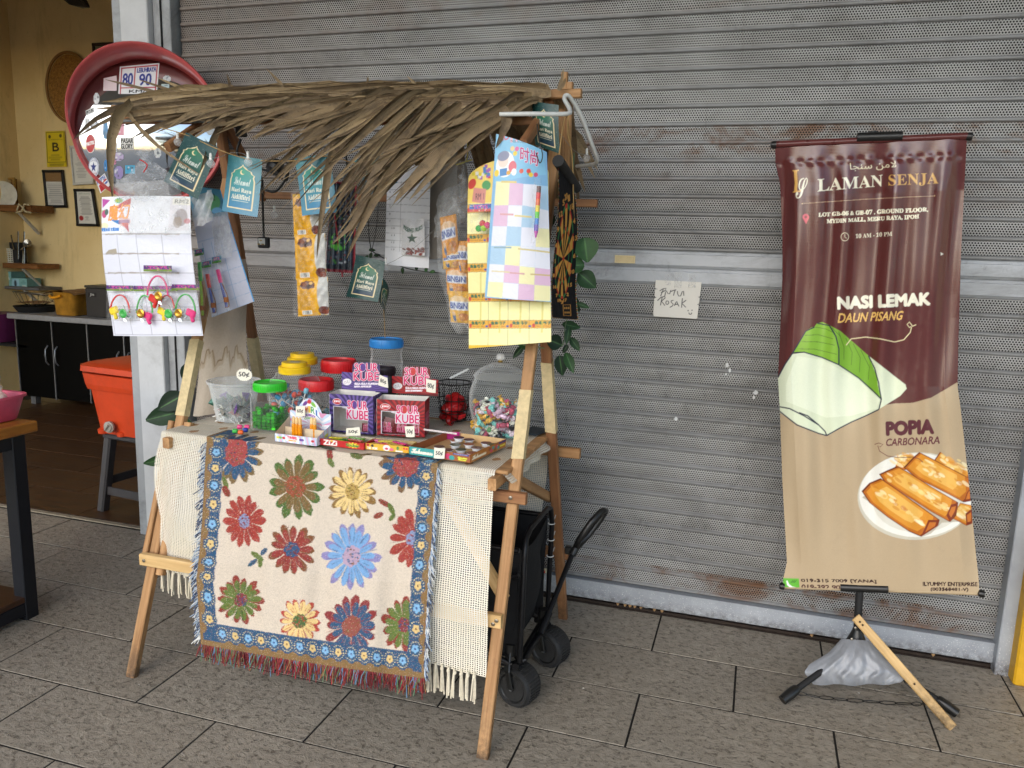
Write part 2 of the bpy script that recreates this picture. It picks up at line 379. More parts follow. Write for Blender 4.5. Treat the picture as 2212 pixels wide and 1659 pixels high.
# ================================================================== THE SETTING
SY = 3.05                                        # plane of the roller shutter
def tile_mat():
    t = NT('stone_tile'); p = t.pos()
    q = t.vmath('MULTIPLY', p, (1.0, 1.35, 1.0))
    a = t.noise(q, 30, 7, 0.66, 0.9); b = t.noise(q, 95, 5, 0.65, 1.2); c = t.noise(p, 3.0, 4, 0.6)
    col = t.mix(t.ramp(a, 0.34, 0.66), lin('8d8579'), lin('aba294'))
    col = t.mix(t.ramp(c, 0.35, 0.7, 0, 0.5), col, lin('8a8276'))
    spots = t.math('MULTIPLY', t.ramp(t.noise(q, 44, 3, 0.5, 0.5), 0.47, 0.40), t.ramp(b, 0.42, 0.56))
    col = t.mix(t.math('MULTIPLY', spots, 0.75), col, lin('3d352d'))
    spots2 = t.math('MULTIPLY', t.ramp(b, 0.58, 0.68), t.ramp(t.noise(q, 17, 4, 0.6), 0.45, 0.6))
    col = t.mix(t.math('MULTIPLY', spots2, 0.6), col, lin('463c33'))
    ri = t.new('ObjectInfo').outputs['Random']; col = t.mix(t.ramp(ri, 0, 1, 0.0, 0.25), col, lin('6f675b'))
    t.base(col, t.ramp(a, 0.3, 0.7, 0.62, 0.42), 0, 0.35)
    t.bump(t.math('ADD', a, t.math('MULTIPLY', b, 0.5)), 0.8, 0.006); return t.m
TILE = tile_mat()
def plank_mat():
    t = NT('dark_wood_tile'); p = t.pos()
    g = t.noise(t.scaled(p, 5, 45, 5), 1.0, 6, 0.7, 1.0)
    c = t.mix(t.ramp(g, 0.35, 0.7), lin('2c1c12'), lin('5e3f26')); c = t.mix(t.ramp(t.new('ObjectInfo').outputs['Random'], 0, 1, 0, 0.3), c, lin('2b1a10'))
    t.base(c, t.ramp(g, 0.3, 0.7, 0.3, 0.5), 0, 0.4); t.bump(g, 0.2, 0.002); return t.m
PLANK = plank_mat()
GROUT = M('grout', '1d1a17', 0.9)
# ground sheet far beyond the walkway
mb = MB(); mb.add([(-900, -900, -0.16), (900, -900, -0.16), (900, 900, -0.16), (-900, 900, -0.16)], [(0, 1, 2, 3)])
struct(mb.obj('ground', M('car_park_asphalt', '6b6a66', 0.85, var=0.2, scale=2.0)))
mb = MB(); mb.box((-1.5, 0.62, -0.0773), (13.0, 4.86, 0.15)); floor = struct(mb.obj('floor', GROUT))
def tile_mesh(nm, mat, sx, sy, g=0.007):
    b = MB(); x, y = sx/2-g/2, sy/2-g/2; e = 0.0006
    b.add([(-x, -y, -0.007), (x, -y, -0.007), (x, y, -0.007), (-x, y, -0.007), (-x, -y, -e), (x, -y, -e), (x, y, -e), (-x, y, -e), (-x+e, -y+e, 0), (x-e, -y+e, 0), (x-e, y-e, 0), (-x+e, y-e, 0)],
          [(0, 1, 5, 4), (1, 2, 6, 5), (2, 3, 7, 6), (3, 0, 4, 7), (4, 5, 9, 8), (5, 6, 10, 9), (6, 7, 11, 10), (7, 4, 8, 11), (8, 9, 10, 11)])
    return b.mesh(nm, mat)
tm = tile_mesh('tile', TILE, 0.6, 0.3)
for k in range(-12, 4):
    y = 1.98+0.3*k; off = 0.03 if (k % 2) == 0 else 0.33
    lim = (-4.4, 2.4) if k >= -3 else (-3.2, 2.2)
    for i in range(-9, 5):
        x = off+0.3+0.6*i
        if lim[0] < x < lim[1]:
            if k < -3: continue
            o = link('tile', tm, floor); o.location = (x, y, rnd.uniform(-0.0006, 0.0006))
# the walkway behind the camera and to its sides: same stone, laid on the same bed
mb = MB(); mb.box((-1.5, -0.32, -0.0045), (13.0, 2.46, 0.007)); mb.box((-6.2, 1.98, -0.0045), (3.52, 2.1, 0.007)); mb.box((3.7, 1.98, -0.0045), (2.6, 2.1, 0.007))
mb.obj('paving', TILE, floor)
# kerb edge of the threshold, rusty steel strip under the shutter
mb = MB(); mb.box((-0.78, 3.075, -0.004), (3.6, 0.085, 0.012)); mb.box((-0.78, 3.045, 0.006), (3.5, 0.012, 0.012))
thr = struct(mb.obj('threshold', M('rusty_dark_steel', '2a201a', 0.8, 0.1, var=0.5, scale=30, dirt=0.4)))
mb = MB(); mb.box((-4.5, 3.06, -0.002), (3.45, 0.03, 0.01), ch=0.002); mb.obj('threshold_strip', M('worn_strip', '8d8371', 0.7, dirt=0.7, scale=40), thr)
# inside floor of dark wood-look tiles
mb = MB(); mb.box((-4.5, 4.35, -0.0775), (3.9, 2.6, 0.15)); mb.box((-0.8, 4.38, -0.0775), (3.5, 2.54, 0.15)); ifl = struct(mb.obj('shop_floor', GROUT))
pm = tile_mesh('plank', PLANK, 0.6, 0.3, 0.004)
for k in range(8):
    for i in range(7):
        x = -6.3+0.6*i+(0.3 if k % 2 else 0.0)+0.3
        if x < -2.9 or k > 1:
            if x < -2.75:
                o = link('plank', pm, ifl); o.location = (x, 3.235+0.3*k, 0)
# walls and ceilings
YW = M('yellow_plaster', 'd9bd7c', 0.85, var=0.1, scale=3.0, bump=0.15, bscale=60, dirt=0.22)
def yellow_wall():
    t = NT('yellow_wall_plaster'); p = t.pos()
    c = t.mix(t.ramp(t.noise(p, 1.6, 6, 0.6), 0.3, 0.7), lin('dcbf86'), lin('edd5a0'))
    st = t.ramp(t.noise(t.scaled(p, 6, 6, 1.2), 1.0, 7, 0.75, 0.4), 0.54, 0.75)
    c = t.mix(t.math('MULTIPLY', st, 0.35), c, lin('7c6238'))
    fine = t.ramp(t.noise(p, 55, 3, 0.6), 0.66, 0.72); c = t.mix(t.math('MULTIPLY', fine, 0.25), c, lin('5c4526'))
    t.base(c, 0.75, 0, 0.25); t.bump(t.noise(p, 45, 5, 0.6), 0.12, 0.004); return t.m
YW = yellow_wall()
DW = M('dim_wall', '8d8478', 0.85, var=0.15, scale=4)
CE = M('white_ceiling', 'b9b4aa', 0.8, var=0.05, scale=4)
def wallbox(nm, c, s, m): b = MB(); b.box(c, s); return struct(b.obj(nm, m))
wallbox('wall_shop_back', (-4.43, 5.62, 1.8), (3.74, 0.14, 3.7), YW)
wallbox('wall_shop_side', (-6.35, 4.3, 1.8), (0.1, 2.6, 3.7), YW)
wallbox('wall_partition', (-2.545, 4.47, 1.8), (0.06, 2.24, 3.72), DW)
wallbox('wall_store_back', (-0.72, 5.6, 1.8), (3.62, 0.1, 3.7), DW)
wallbox('wall_store_side', (1.06, 4.3, 1.8), (0.06, 2.5, 3.7), DW)
wallbox('ceiling_shop', (-2.7, 4.4, 3.69), (7.6, 2.7, 0.08), CE)
wallbox('wall_above_shutter', (-0.85, 3.12, 3.66), (3.9, 0.2, 1.5), M('grey_beam', '8f8f8d', 0.7))
# the walkway roof over the shop front
mb = MB(); mb.box((-1.5, 0.55, 4.36), (16.0, 5.3, 0.12)); struct(mb.obj('walkway_ceiling', CE))
wallbox('wall_shop_upper', (-4.65, 3.15, 3.66), (3.7, 0.2, 1.22), CE)

# column between the open shop and the shutter
GP = M('grey_paint', '9fa2a6', 0.45, var=0.08, scale=12, dirt=0.45, spec=0.5)
WP = M('white_column_paint', 'c6c8cb', 0.55, var=0.07, scale=9, dirt=0.3)
col = thing('column', 'square white painted column with grey steel channels beside the roller shutter', 'column', (-2.68, 3.1, 0))
mb = MB(); mb.box((-2.672, 3.17, 1.55), (0.146, 0.40, 3.1), ch=0.004); mb.obj('shaft', WP, col)
for x0, x1, y0 in ((-2.805, -2.748, 2.99), (-2.596, -2.505, 3.0)):
    mb = MB(); mb.box(((x0+x1)/2, y0+0.12, 1.55), (x1-x0, 0.24, 3.1), ch=0.003); mb.obj('steel_channel', GP, col)
mb = MB(); mb.box((-2.551, 2.997, 1.55), (0.006, 0.006, 3.1)); mb.obj('seam', M('black_gap', '0c0c0c', 0.8), col)

# right hand guide post and the yellow column beyond it
def speckled():
    t = NT('grey_paint_speckled'); p = t.pos()
    c = t.mix(t.ramp(t.noise(p, 8, 4), 0.3, 0.7), lin('8d929a'), lin('a4a9b0'))
    z = t.new('SeparateXYZ'); t.l.new(p, z.inputs[0]); low = t.ramp(z.outputs[2], 0.28, 0.0)
    sp = t.ramp(t.noise(p, 240, 2), 0.64, 0.68); c = t.mix(t.math('MULTIPLY', sp, low), c, lin('e8e8e6'))
    rs = t.math('MULTIPLY', t.ramp(t.noise(p, 40, 6, 0.75), 0.42, 0.6), t.ramp(z.outputs[2], 0.07, 0.0)); c = t.mix(rs, c, lin('2e1d13'))
    t.base(c, 0.45, 0, 0.5); return t.m
SPK = speckled()
post = thing('guide_post', 'grey steel shutter guide post with white paint specks beside the yellow column', 'post', (0.95, 3.05, 0))
mb = MB(); mb.box((0.945, 3.05, 1.5), (0.075, 0.12, 3.1), ch=0.003); mb.obj('channel', SPK, post)
mb = MB(); mb.box((0.998, 3.075, 1.5), (0.03, 0.11, 3.1), ch=0.003); mb.obj('side_strip', SPK, post)
yx = float(aty(2197, 1420, 2.93)[0]); mb = MB(); mb.box((yx+0.2, 3.04, 0.3), (0.4, 0.22, 0.6), ch=0.006)
tag(mb.obj('column', M('yellow_kerb_paint', 'c9991c', 0.5, var=0.1, dirt=0.35)), 'yellow painted foot of a column beyond the shutter post', 'column')
mb = MB(); mb.box((yx+0.24, 3.06, 1.8), (0.4, 0.21, 2.39)); tag(mb.obj('column', M('cream_column', 'cfc6b0', 0.7)), 'cream upper part of the column standing on the yellow foot', 'column')

wallbox('wall_next_shop', (4.0, 3.14, 2.1), (5.2, 0.2, 4.3), M('cream_plaster', 'c4b99c', 0.8, var=0.08, scale=3, dirt=0.2))
wallbox('wall_far_shop', (-7.6, 3.14, 2.1), (2.4, 0.2, 4.3), M('cream_plaster', 'c4b99c', 0.8))
# ------------------------------------------------------------------ roller shutter, every slat its own piece
def slat_mats():
    out = []
    for perf in (True, False, None):
        t = NT('perforated_slat' if perf else 'solid_slat' if perf is False else 'flat_slat'); p = t.pos()
        n = t.noise(t.scaled(p, 1.0, 1.0, 1.0), 2.2, 6, 0.7, 0.4)
        c = t.mix(t.ramp(n, 0.3, 0.7), lin('8c8c8c') if perf else lin('7b7c7e') if perf is False else lin('a0a4aa'), lin('aaaaa9') if perf else lin('8e8f90') if perf is False else lin('bcc0c6'))
        sx = t.new('SeparateXYZ'); t.l.new(p, sx.inputs[0])
        lf = t.ramp(sx.outputs[0], -1.2, -2.4)                                  # browner grime towards the food shop
        c = t.mix(t.math('MULTIPLY', lf, 0.7), c, lin('7d7066'))
        hz = t.ramp(t.noise(t.scaled(p, 3.0, 1, 7), 1.0, 7, 0.78, 0.6), 0.45, 0.68)
        c = t.mix(t.math('MULTIPLY', hz, 0.5), c, lin('55524e'))
        sm = t.ramp(t.noise(t.scaled(p, 14, 1, 10), 1.0, 8, 0.8, 0.5), 0.57, 0.75)
        c = t.mix(t.math('MULTIPLY', sm, 0.65), c, lin('2b2824'))
        dr = t.math('MULTIPLY', t.ramp(t.noise(t.scaled(p, 42, 1, 1.6), 1.0, 5, 0.7, 0.3), 0.58, 0.72), t.ramp(t.noise(p, 3, 3), 0.45, 0.6)); c = t.mix(t.math('MULTIPLY', dr, 0.45), c, lin('4a4038'))
        # rust: bands just under two ribs and along the foot of the curtain
        rn = t.ramp(t.noise(t.scaled(p, 5, 1, 9), 1.0, 7, 0.75, 0.7), 0.46, 0.62)
        zz = sx.outputs[2]
        def band(a, b, k): return t.math('MULTIPLY', t.math('MULTIPLY', t.math('GREATER_THAN', zz, a), t.math('LESS_THAN', zz, b)), k)
        zone = t.math('MAXIMUM', t.math('MAXIMUM', band(1.80, 1.90, 1.0), band(0.1, 0.20, 0.95)), t.math('MAXIMUM', band(1.62, 1.80, 0.3), band(2.28, 2.5, 0.35)))
        gate = t.ramp(t.noise(p, 1.7, 3), 0.36, 0.5)
        c = t.mix(t.math('MULTIPLY', t.math('MULTIPLY', rn, zone), t.math('MULTIPLY', gate, 0.85)), c, lin('6a4423'))
        t.base(c, t.ramp(n, 0.3, 0.7, 0.42, 0.6), 0.1, 0.4)
        if perf:
            q = t.scaled(p, 1/0.0092, 0, 1/(0.0092*1.732)); ds = []
            for o in ((0, 0, 0), (0.5, 0, 0.5)):
                f = t.vmath('FRACTION', t.vmath('ADD', q, (o[0]+500, 0.5, o[2]+500))); d = t.vmath('MULTIPLY', t.vmath('SUBTRACT', f, (0.5, 0.5, 0.5)), (1, 0, 1.732)); ds.append(t.vmath('LENGTH', d))
            hole = t.math('LESS_THAN', t.math('MINIMUM', ds[0], ds[1]), 0.31)
            tr = t.new('BsdfDiffuse'); tr.inputs[0].default_value = (0.008, 0.008, 0.009, 1); mx = t.new('MixShader'); t.l.new(hole, mx.inputs[0]); t.l.new(t.b.outputs[0], mx.inputs[1]); t.l.new(tr.outputs[0], mx.inputs[2]); t.l.new(mx.outputs[0], t.out.inputs[0])  # perforations are painted near-black, standing in for the darkness seen through them
        out.append(t.m)
    return out
PERF, SOLID, FLAT = slat_mats()
shutter = thing('roller_shutter', 'closed grey perforated steel roller shutter behind the stall and banner', 'shutter', (-0.8, SY, 0))
X0, X1, PIT, Z0 = -2.49, 0.915, 0.064, 0.106
def slat(flat):
    # cross-section (depth toward the viewer, height); rib at the foot, face above it
    prof = [(0.000, 0.0), (-0.005, 0.0012), (-0.008, 0.005), (-0.008, 0.0105), (-0.004, 0.0140), (-0.001, 0.0150), (-0.002, 0.024), (-0.003, 0.040), (-0.002, 0.055), (-0.001, 0.0622), (0.001, 0.0630), (0.001, 0.064)] if not flat else \
           [(0.000, 0.0), (-0.005, 0.001), (-0.009, 0.008), (-0.012, 0.010), (-0.012, 0.050), (-0.009, 0.052), (-0.006, 0.0605), (0.002, 0.0615), (0.003, 0.064)]
    b = MB(); n = 24; m = len(prof)
    for i in range(n+1):
        x = X0+(X1-X0)*i/n
        for d, h in prof: b.v.append((x, d, h)); b.w.append((x, h, 0))
    for i in range(n):
        for j in range(m-1):
            b.f.append((i*m+j, (i+1)*m+j, (i+1)*m+j+1, i*m+j+1)); b.mi.append(0 if (not flat and 5 <= j <= 8) else 1)
    return b.mesh('slat', [PERF, FLAT if flat else SOLID], True, 35)
sm, smf = slat(False), slat(True)
for k in range(45):
    o = link('slat', smf if k in (19, 20) else sm, shutter); o.location = (0, SY+rnd.uniform(-0.001, 0.001), Z0+PIT*k); o.parent = None; attach(o, shutter)
mb = MB(); mb.box((-0.787, SY-0.004, 0.061), (3.40, 0.036, 0.078), ch=0.004); mb.box((-0.787, SY-0.021, 0.098), (3.40, 0.008, 0.006)); mb.obj('bottom_rail', SPK, shutter)
for x in (-0.45, -0.42, -0.40, -0.38, -0.355, -0.30, -0.27, 0.30, 0.72, -0.9):
    mb = MB(); mb.lathe([(0.006, 0), (0.007, 0.006), (0.004, 0.014)], (x, SY-0.006, 0.008), 8); mb.obj('rubber_stop', M('tan_rubber', '9a7a55', 0.7), shutter)
# recessed pull handle in the upper solid slat
p0 = aty(1421, 557, SY-0.014); hc = aty(1350, 560, SY-0.014)
BEI = M('beige_plastic', 'd9c79a', 0.5, dirt=0.3)
mb = MB()
for dx, dz, sx, sz in ((0, 0.0125, 0.078, 0.004), (0, -0.0125, 0.078, 0.004), (-0.037, 0, 0.004, 0.021), (0.037, 0, 0.004, 0.021)): mb.box((hc[0]+dx, SY-0.014, hc[2]+dz), (sx, 0.005, sz))
ho = mb.obj('pull_handle', BEI, shutter)
mb = MB(); mb.box((hc[0], SY-0.0125, hc[2]), (0.070, 0.001, 0.021)); mb.obj('recess', M('beige_recess', 'cbb98e', 0.5), ho)
# ================================================================== THE STALL
PINE = wood('pine', '9a6e45', 'cda273', 0.6, 60, 3, 0.45)
PINE2 = wood('reddish_pine', '83553a', 'b3855a', 0.6, 60, 3, 0.5)
PALE = wood('pale_pine', 'c79f66', 'e6c590', 0.6, 60, 3, 0.15)
TAPE = M('masking_tape', 'cdb98e', 0.75, var=0.16, scale=60, bump=0.5, bscale=90)
stall = thing('candy_stall', 'wooden trestle candy stall with four leaning legs standing before the grey shutter', 'stall', (-1.27, 2.4, 0))
def leg(p0, p1, mat=PINE, w=0.034, d=0.026, tape=None):
    b = MB(); b.bar(p0, p1, w, d, (0, 1, 0)); o = b.obj('leg', mat, stall)
    if tape:
        p0, p1 = np.array(p0, float), np.array(p1, float); a, c = (p0+(p1-p0)*t for t in tape)
        n = 7; d_, A, B = frame_of(p1-p0, (0, 1, 0)); vs, fs, ws = [], [], []
        for i in range(n):
            p = a+(c-a)*i/(n-1); e = 0.0009+0.0011*rnd.random()
            for x, y in ((-1, -1), (1, -1), (1, 1), (-1, 1)): vs.append(p+A*x*(w/2+e)+B*y*(d/2+e)+d_*rnd.uniform(-1, 1)*0.004)
        for i in range(n-1):
            for k in range(4): fs.append((i*4+k, i*4+(k+1) % 4, i*4+4+(k+1) % 4, i*4+4+k))
        m2 = MB(); m2.add(vs, fs); m2.obj('tape_wrap', TAPE, o, True, 60)
    return o
FLf, FLt = np.array((-1.889, 1.943, 0.0)), np.array((-1.872, 2.545, 1.76))
RLf, RLt = np.array((-1.885, 2.862, 0.0)), np.array((-1.872, 2.468, 1.86))
FRf = np.array((-0.649, 1.941, 0.0)); FRt = atx(1214, 196, -0.640)
RRf = np.array((-0.637, 2.866, 0.0)); RRt = RRf+(np.array((-0.645, 2.47, 1.129))-RRf)*1.33
leg(FLf, FLt, PINE, tape=(0.475, 0.62)); leg(RLf, RLt, PINE2, tape=(0.47, 0.575))
leg(FRf, FRt, PINE, tape=(0.425, 0.53)); leg(RRf, RRt, PINE2, tape=(0.55, 0.72))
d = (FLt-FLf)/np.linalg.norm(FLt-FLf)
mb = MB(); mb.bar(FLf+d*0.40+np.array((-0.032, -0.004, 0)), FLf+d*0.86+np.array((-0.030, -0.004, 0)), 0.02, 0.03, (0, 1, 0)); mb.obj('leg_splint', PINE, stall)
mb = MB(); mb.bar(FLf+d*0.34+np.array((0.036, 0.0, 0)), FLf+d*0.86+np.array((0.034, 0.0, 0)), 0.028, 0.024, (0, 1, 0)); mb.obj('leg_splint', PINE, stall)
def rail(nm, p0, p1, w, h, mat=PINE, up=(0, 0, 1)): b = MB(); b.bar(p0, p1, w, h, up); return b.obj(nm, mat, stall)
rail('front_rail', (-1.90, 2.135, 0.722), (-0.600, 2.135, 0.722), 0.024, 0.034, PINE2)
rail('front_low_rail', (-1.905, 2.032, 0.380), (-0.632, 2.032, 0.380), 0.024, 0.040, PALE)
rail('rear_rail', (-1.92, 2.655, 0.735), (-0.555, 2.655, 0.735), 0.024, 0.036, PINE)
rail('rear_low_rail', (-1.90, 2.79, 0.30), (-0.61, 2.79, 0.30), 0.024, 0.040, PINE2)
rail('side_rail', (-0.688, 2.075, 0.772), (-0.682, 2.66, 0.772), 0.026, 0.036)
rail('side_rail', (-1.835, 2.09, 0.772), (-1.835, 2.66, 0.772), 0.026, 0.036)
rail('brace', (-0.672, 2.20, 0.765), (-0.672, 2.70, 0.545), 0.022, 0.034)
rail('brace', (-0.655, 2.125, 0.405), (-0.86, 2.145, 0.70), 0.022, 0.034, PALE)
mb = MB()
for i in range(4): mb.bar((-1.86, 2.19+0.145*i, 0.798), (-0.655, 2.19+0.145*i, 0.798), 0.142, 0.012)
mb.obj('tabletop', PINE, stall)
# roof poles
TOPZ = 1.905
rail('ridge_pole', aty(245, 236, 2.44), aty(1256, 202, 2.44), 0.024, 0.026)
rail('eave_pole', aty(255, 260, 2.37), aty(1162, 262, 2.37), 0.02, 0.024, PINE2)
rail('eave_pole', (-1.95, 2.70, 1.615), (-0.545, 2.70, 1.600), 0.022, 0.026, PINE2)
for x in (-1.86, -0.66):
    rail('rafter', (x, 2.19, 1.73), (x, 2.46, 1.885), 0.022, 0.030, PINE2); rail('rafter', (x, 2.46, 1.885), (x, 2.71, 1.60), 0.022, 0.03, PINE2)
for dx, ln in ((-0.012, 0.05), (0.012, 0.10), (0.03, 0.07)):
    rail('ridge_post', FRt+np.array((dx, -0.02, -0.28)), FRt+np.array((dx, -0.02, ln-0.05)), 0.02, 0.02, PINE, (0, 1, 0))
SCREW = M('screw_steel', '8a8378', 0.35, 0.9)
for p in ((-0.645, 2.0195, 0.386), (-0.655, 2.0195, 0.374), (-1.885, 2.0195, 0.380), (-0.645, 2.1215, 0.724)):
    b = MB(); b.lathe([(0.006, 0), (0.006, 0.002), (0.003, 0.003)], p, 10, (0, -1, 0)); b.obj('screw', SCREW, stall)

# ------------------------------------------------------------------ thatch of dry palm leaves
def leaf_mat():
    t = NT('dry_palm_leaf'); w_ = t.attr('wc').outputs['Vector']; sp = t.new('SeparateXYZ'); t.l.new(w_, sp.inputs[0])
    ri = t.new('ObjectInfo').outputs['Random']
    n = t.noise(t.scaled(w_, 5, 40, 1), 1.0, 5, 0.7, 0.4); n2 = t.noise(t.pos(), 22, 5, 0.7)
    c = t.mix(ri, lin('4a3729'), lin('b8a078')); wn_ = t.new('TexWhiteNoise', noise_dimensions='1D'); t.l.new(ri, wn_.inputs['W']); c = t.mix(t.math('MULTIPLY', wn_.outputs['Value'], 0.6), c, lin('735a3c')); vein = t.new('TexWave', wave_type='BANDS', bands_direction='Y'); t.l.new(w_, vein.inputs['Vector']); vein.inputs['Scale'].default_value = 3.2; vein.inputs['Distortion'].default_value = 0.6; c = t.mix(t.ramp(vein.outputs['Fac'], 0.2, 0.8, 0, 0.35), c, lin('baa684')); c = t.mix(t.ramp(n, 0.35, 0.7, 0, 0.45), c, lin('8c785f'))
    c = t.mix(t.ramp(n2, 0.5, 0.72, 0, 0.75), c, lin('40342a')); c = t.mix(t.ramp(t.noise(t.pos(), 70, 3), 0.62, 0.7, 0, 0.5), c, lin('2f2218'))
    t.base(c, 0.5, 0, 0.35); t.bump(t.math('ADD', n, vein.outputs['Fac']), 0.5, 0.002); return t.m
LEAF = leaf_mat()
thatch = thing('palm_thatch', 'dry brown palm leaf thatch laid over the stall and drooping in front', 'thatch', tuple(aty(700, 230, 2.4)))
def leaf(pts, wd, tw=0.0, fold=0.3, n=9, nm='palm_leaf'):
    """a long leaf strip through pts (start, bends, tip), folded along its midrib"""
    pts = np.array([np.asarray(p, float) for p in pts]); k = len(pts); tt = np.linspace(0, k-1, n)
    def cr(t):
        i = min(int(t), k-2); f = t-i; p0, p1, p2, p3 = pts[max(i-1, 0)], pts[i], pts[i+1], pts[min(i+2, k-1)]
        return 0.5*((2*p1)+(-p0+p2)*f+(2*p0-5*p1+4*p2-p3)*f*f+(-p0+3*p1-3*p2+p3)*f**3)
    C = [cr(t) for t in tt]; b = MB(); vs, ws = [], []; off = rnd.random()*50
    for i, p in enumerate(C):
        d = C[min(i+1, n-1)]-C[max(i-1, 0)]; d = d/np.linalg.norm(d); side = np.cross(d, CAM-p); side /= np.linalg.norm(side); up = np.cross(side, d)
        a = tw*(i/n)+tw*0.3; side, up = side*math.cos(a)+up*math.sin(a), up*math.cos(a)-side*math.sin(a)
        s_ = i/(n-1); q = wd*min(1.0, 0.6+s_*2)*(1-max(0, (s_-0.42)/0.58)**1.35)*(1+0.08*math.sin(i*2.1+off))+0.0012
        for e in (-1, -0.5, 0, 0.5, 1): vs.append(p+side*e*q/2*(1+0.1*math.sin(i*3.1+e*4+off))-up*((1-abs(e))-0.5*abs(abs(e)-0.5))*fold*q/2); ws.append((s_*3+off, e*0.5+off, 0))
    b.add(vs, [(i*5+j, i*5+j+1, i*5+6+j, i*5+5+j) for i in range(n-1) for j in range(4)], ws)
    return b.obj(nm, LEAF, thatch, True, 80)
def px_leaf(P, wd, **k): return leaf([aty(x, y, Y) for x, y, Y in P], wd, **k)
# bundle along the ridge: overlapping leaves lying lengthwise, butts to the right
for i in range(92):
    s_ = rnd.random(); x1 = 1215-s_*730; L = rnd.uniform(230, 430); r = rnd.random(); y1 = 188+34*r+rnd.uniform(-3, 3)+(24*r if x1 < 860 else 0); Yd = 2.43-0.13*r
    x0 = max(205+rnd.uniform(-5, 60), x1-L); y0 = 206+40*r+rnd.uniform(-8, 8)+(7 if x0 < 420 else 0)
    px_leaf([(x1, y1, Yd), ((x0+x1)/2, (y0+y1)/2-4, Yd-0.015), (x0, y0, Yd-0.02)], rnd.uniform(0.028, 0.046), tw=rnd.uniform(-0.5, 0.5), fold=0.5)
# front droop, right two thirds: long leaves sweeping down to the left
ex = [0, 0.2, 0.36, 0.5, 0.62, 0.8, 1.0]; ey = [392, 430, 540, 548, 520, 462, 425]
for i in range(40):
    s_ = (i+rnd.random()*0.8)/40; x0 = 770+s_*370+rnd.uniform(-10, 10); y0 = 208+16*s_+rnd.uniform(-8, 14)
    x1 = 560+s_*320+rnd.uniform(-45, 25); y1 = np.interp(s_, ex, ey)+rnd.uniform(-85, 22)
    if i % 3 == 0: y1 -= rnd.uniform(20, 90); x1 += rnd.uniform(0, 40)
    Y0 = 2.30+rnd.uniform(-0.02, 0.02); Y1 = 2.13+rnd.uniform(-0.04, 0.03)
    mx, my = x0+(x1-x0)*0.50, y0+(y1-y0)*0.44
    px_leaf([(x0+40, y0-8, Y0+0.06), (x0, y0, Y0), (mx, my, (Y0+Y1)/2-0.015), (x1, y1, Y1)], rnd.uniform(0.016, 0.027), tw=rnd.uniform(-0.9, 0.9), fold=0.5, n=12)
    jx, jy = rnd.uniform(-14, 14), rnd.uniform(-6, 20); px_leaf([(x0+30, y0-4, Y0+0.05), (x0+jx*0.3, y0+3, Y0-0.005), (mx+jx, my+jy*0.6, (Y0+Y1)/2-0.024), (x1+jx*2.2, y1-rnd.uniform(10, 70)+jy, Y1-0.01)], rnd.uniform(0.006, 0.012), tw=rnd.uniform(-1.2, 1.2), fold=0.6, n=10)
# shorter leaves of the left half
for i in range(48):
    s_ = rnd.random(); x0 = 430+s_*420; y0 = 228+rnd.uniform(-12, 26); x1 = x0-rnd.uniform(120, 215); y1 = y0+rnd.uniform(30, 95)*(0.6+0.4*s_)
    px_leaf([(x0+40, y0-8, 2.36), (x0, y0, 2.32), (x0+(x1-x0)*0.6, y0+(y1-y0)*0.35, 2.25), (x1, y1, 2.2)], rnd.uniform(0.016, 0.03), tw=rnd.uniform(-0.8, 0.8))
# single leaves that stand out: left tips, the pale hanging one, split stem, ones across the cards
px_leaf([(330, 215, 2.36), (260, 232, 2.30), (200, 262, 2.24), (158, 302, 2.2)], 0.02, tw=0.4)
px_leaf([(345, 222, 2.36), (290, 236, 2.30), (235, 258, 2.24), (165, 296, 2.2)], 0.016)
px_leaf([(285, 218, 2.3), (250, 262, 2.2), (238, 340, 2.17), (244, 437, 2.16)], 0.034, tw=0.3, fold=0.5)
px_leaf([(268, 232, 2.3), (300, 275, 2.2), (350, 322, 2.14), (432, 378, 2.1)], 0.012)
px_leaf([(480, 262, 2.3), (462, 300, 2.2), (446, 336, 2.13), (432, 372, 2.1)], 0.02, tw=0.6)
px_leaf([(1085, 232, 2.22), (1095, 255, 2.19), (1085, 290, 2.18), (1071, 320, 2.17)], 0.03, tw=0.5)
px_leaf([(880, 215, 2.3), (735, 300, 2.2), (700, 430, 2.12), (684, 560, 2.1)], 0.028, tw=0.5)
px_leaf([(960, 225, 2.3), (830, 340, 2.17), (770, 470, 2.11), (716, 528, 2.09)], 0.026, tw=-0.3)
px_leaf([(1000, 225, 2.3), (870, 345, 2.16), (800, 450, 2.1), (748, 560, 2.08)], 0.030, tw=0.4)
px_leaf([(1080, 232, 2.28), (960, 320, 2.16), (890, 390, 2.12), (850, 440, 2.1)], 0.034)
px_leaf([(1110, 235, 2.27), (1000, 300, 2.17), (930, 380, 2.13), (884, 432, 2.11)], 0.026, tw=0.3)
# stray wisps above the ridge
for x0, y0, x1, y1 in ((497, 205, 490, 160), (785, 200, 795, 165), (1205, 195, 1217, 148), (1207, 195, 1222, 168), (620, 200, 575, 148), (905, 195, 880, 165), (340, 200, 228, 172), (390, 205, 300, 172), (420, 205, 340, 168)):
    px_leaf([(x0, y0, 2.40), ((x0+x1)/2+3, (y0+y1)/2, 2.40), (x1, y1, 2.39)], 0.010, n=6, nm='leaf_wisp')
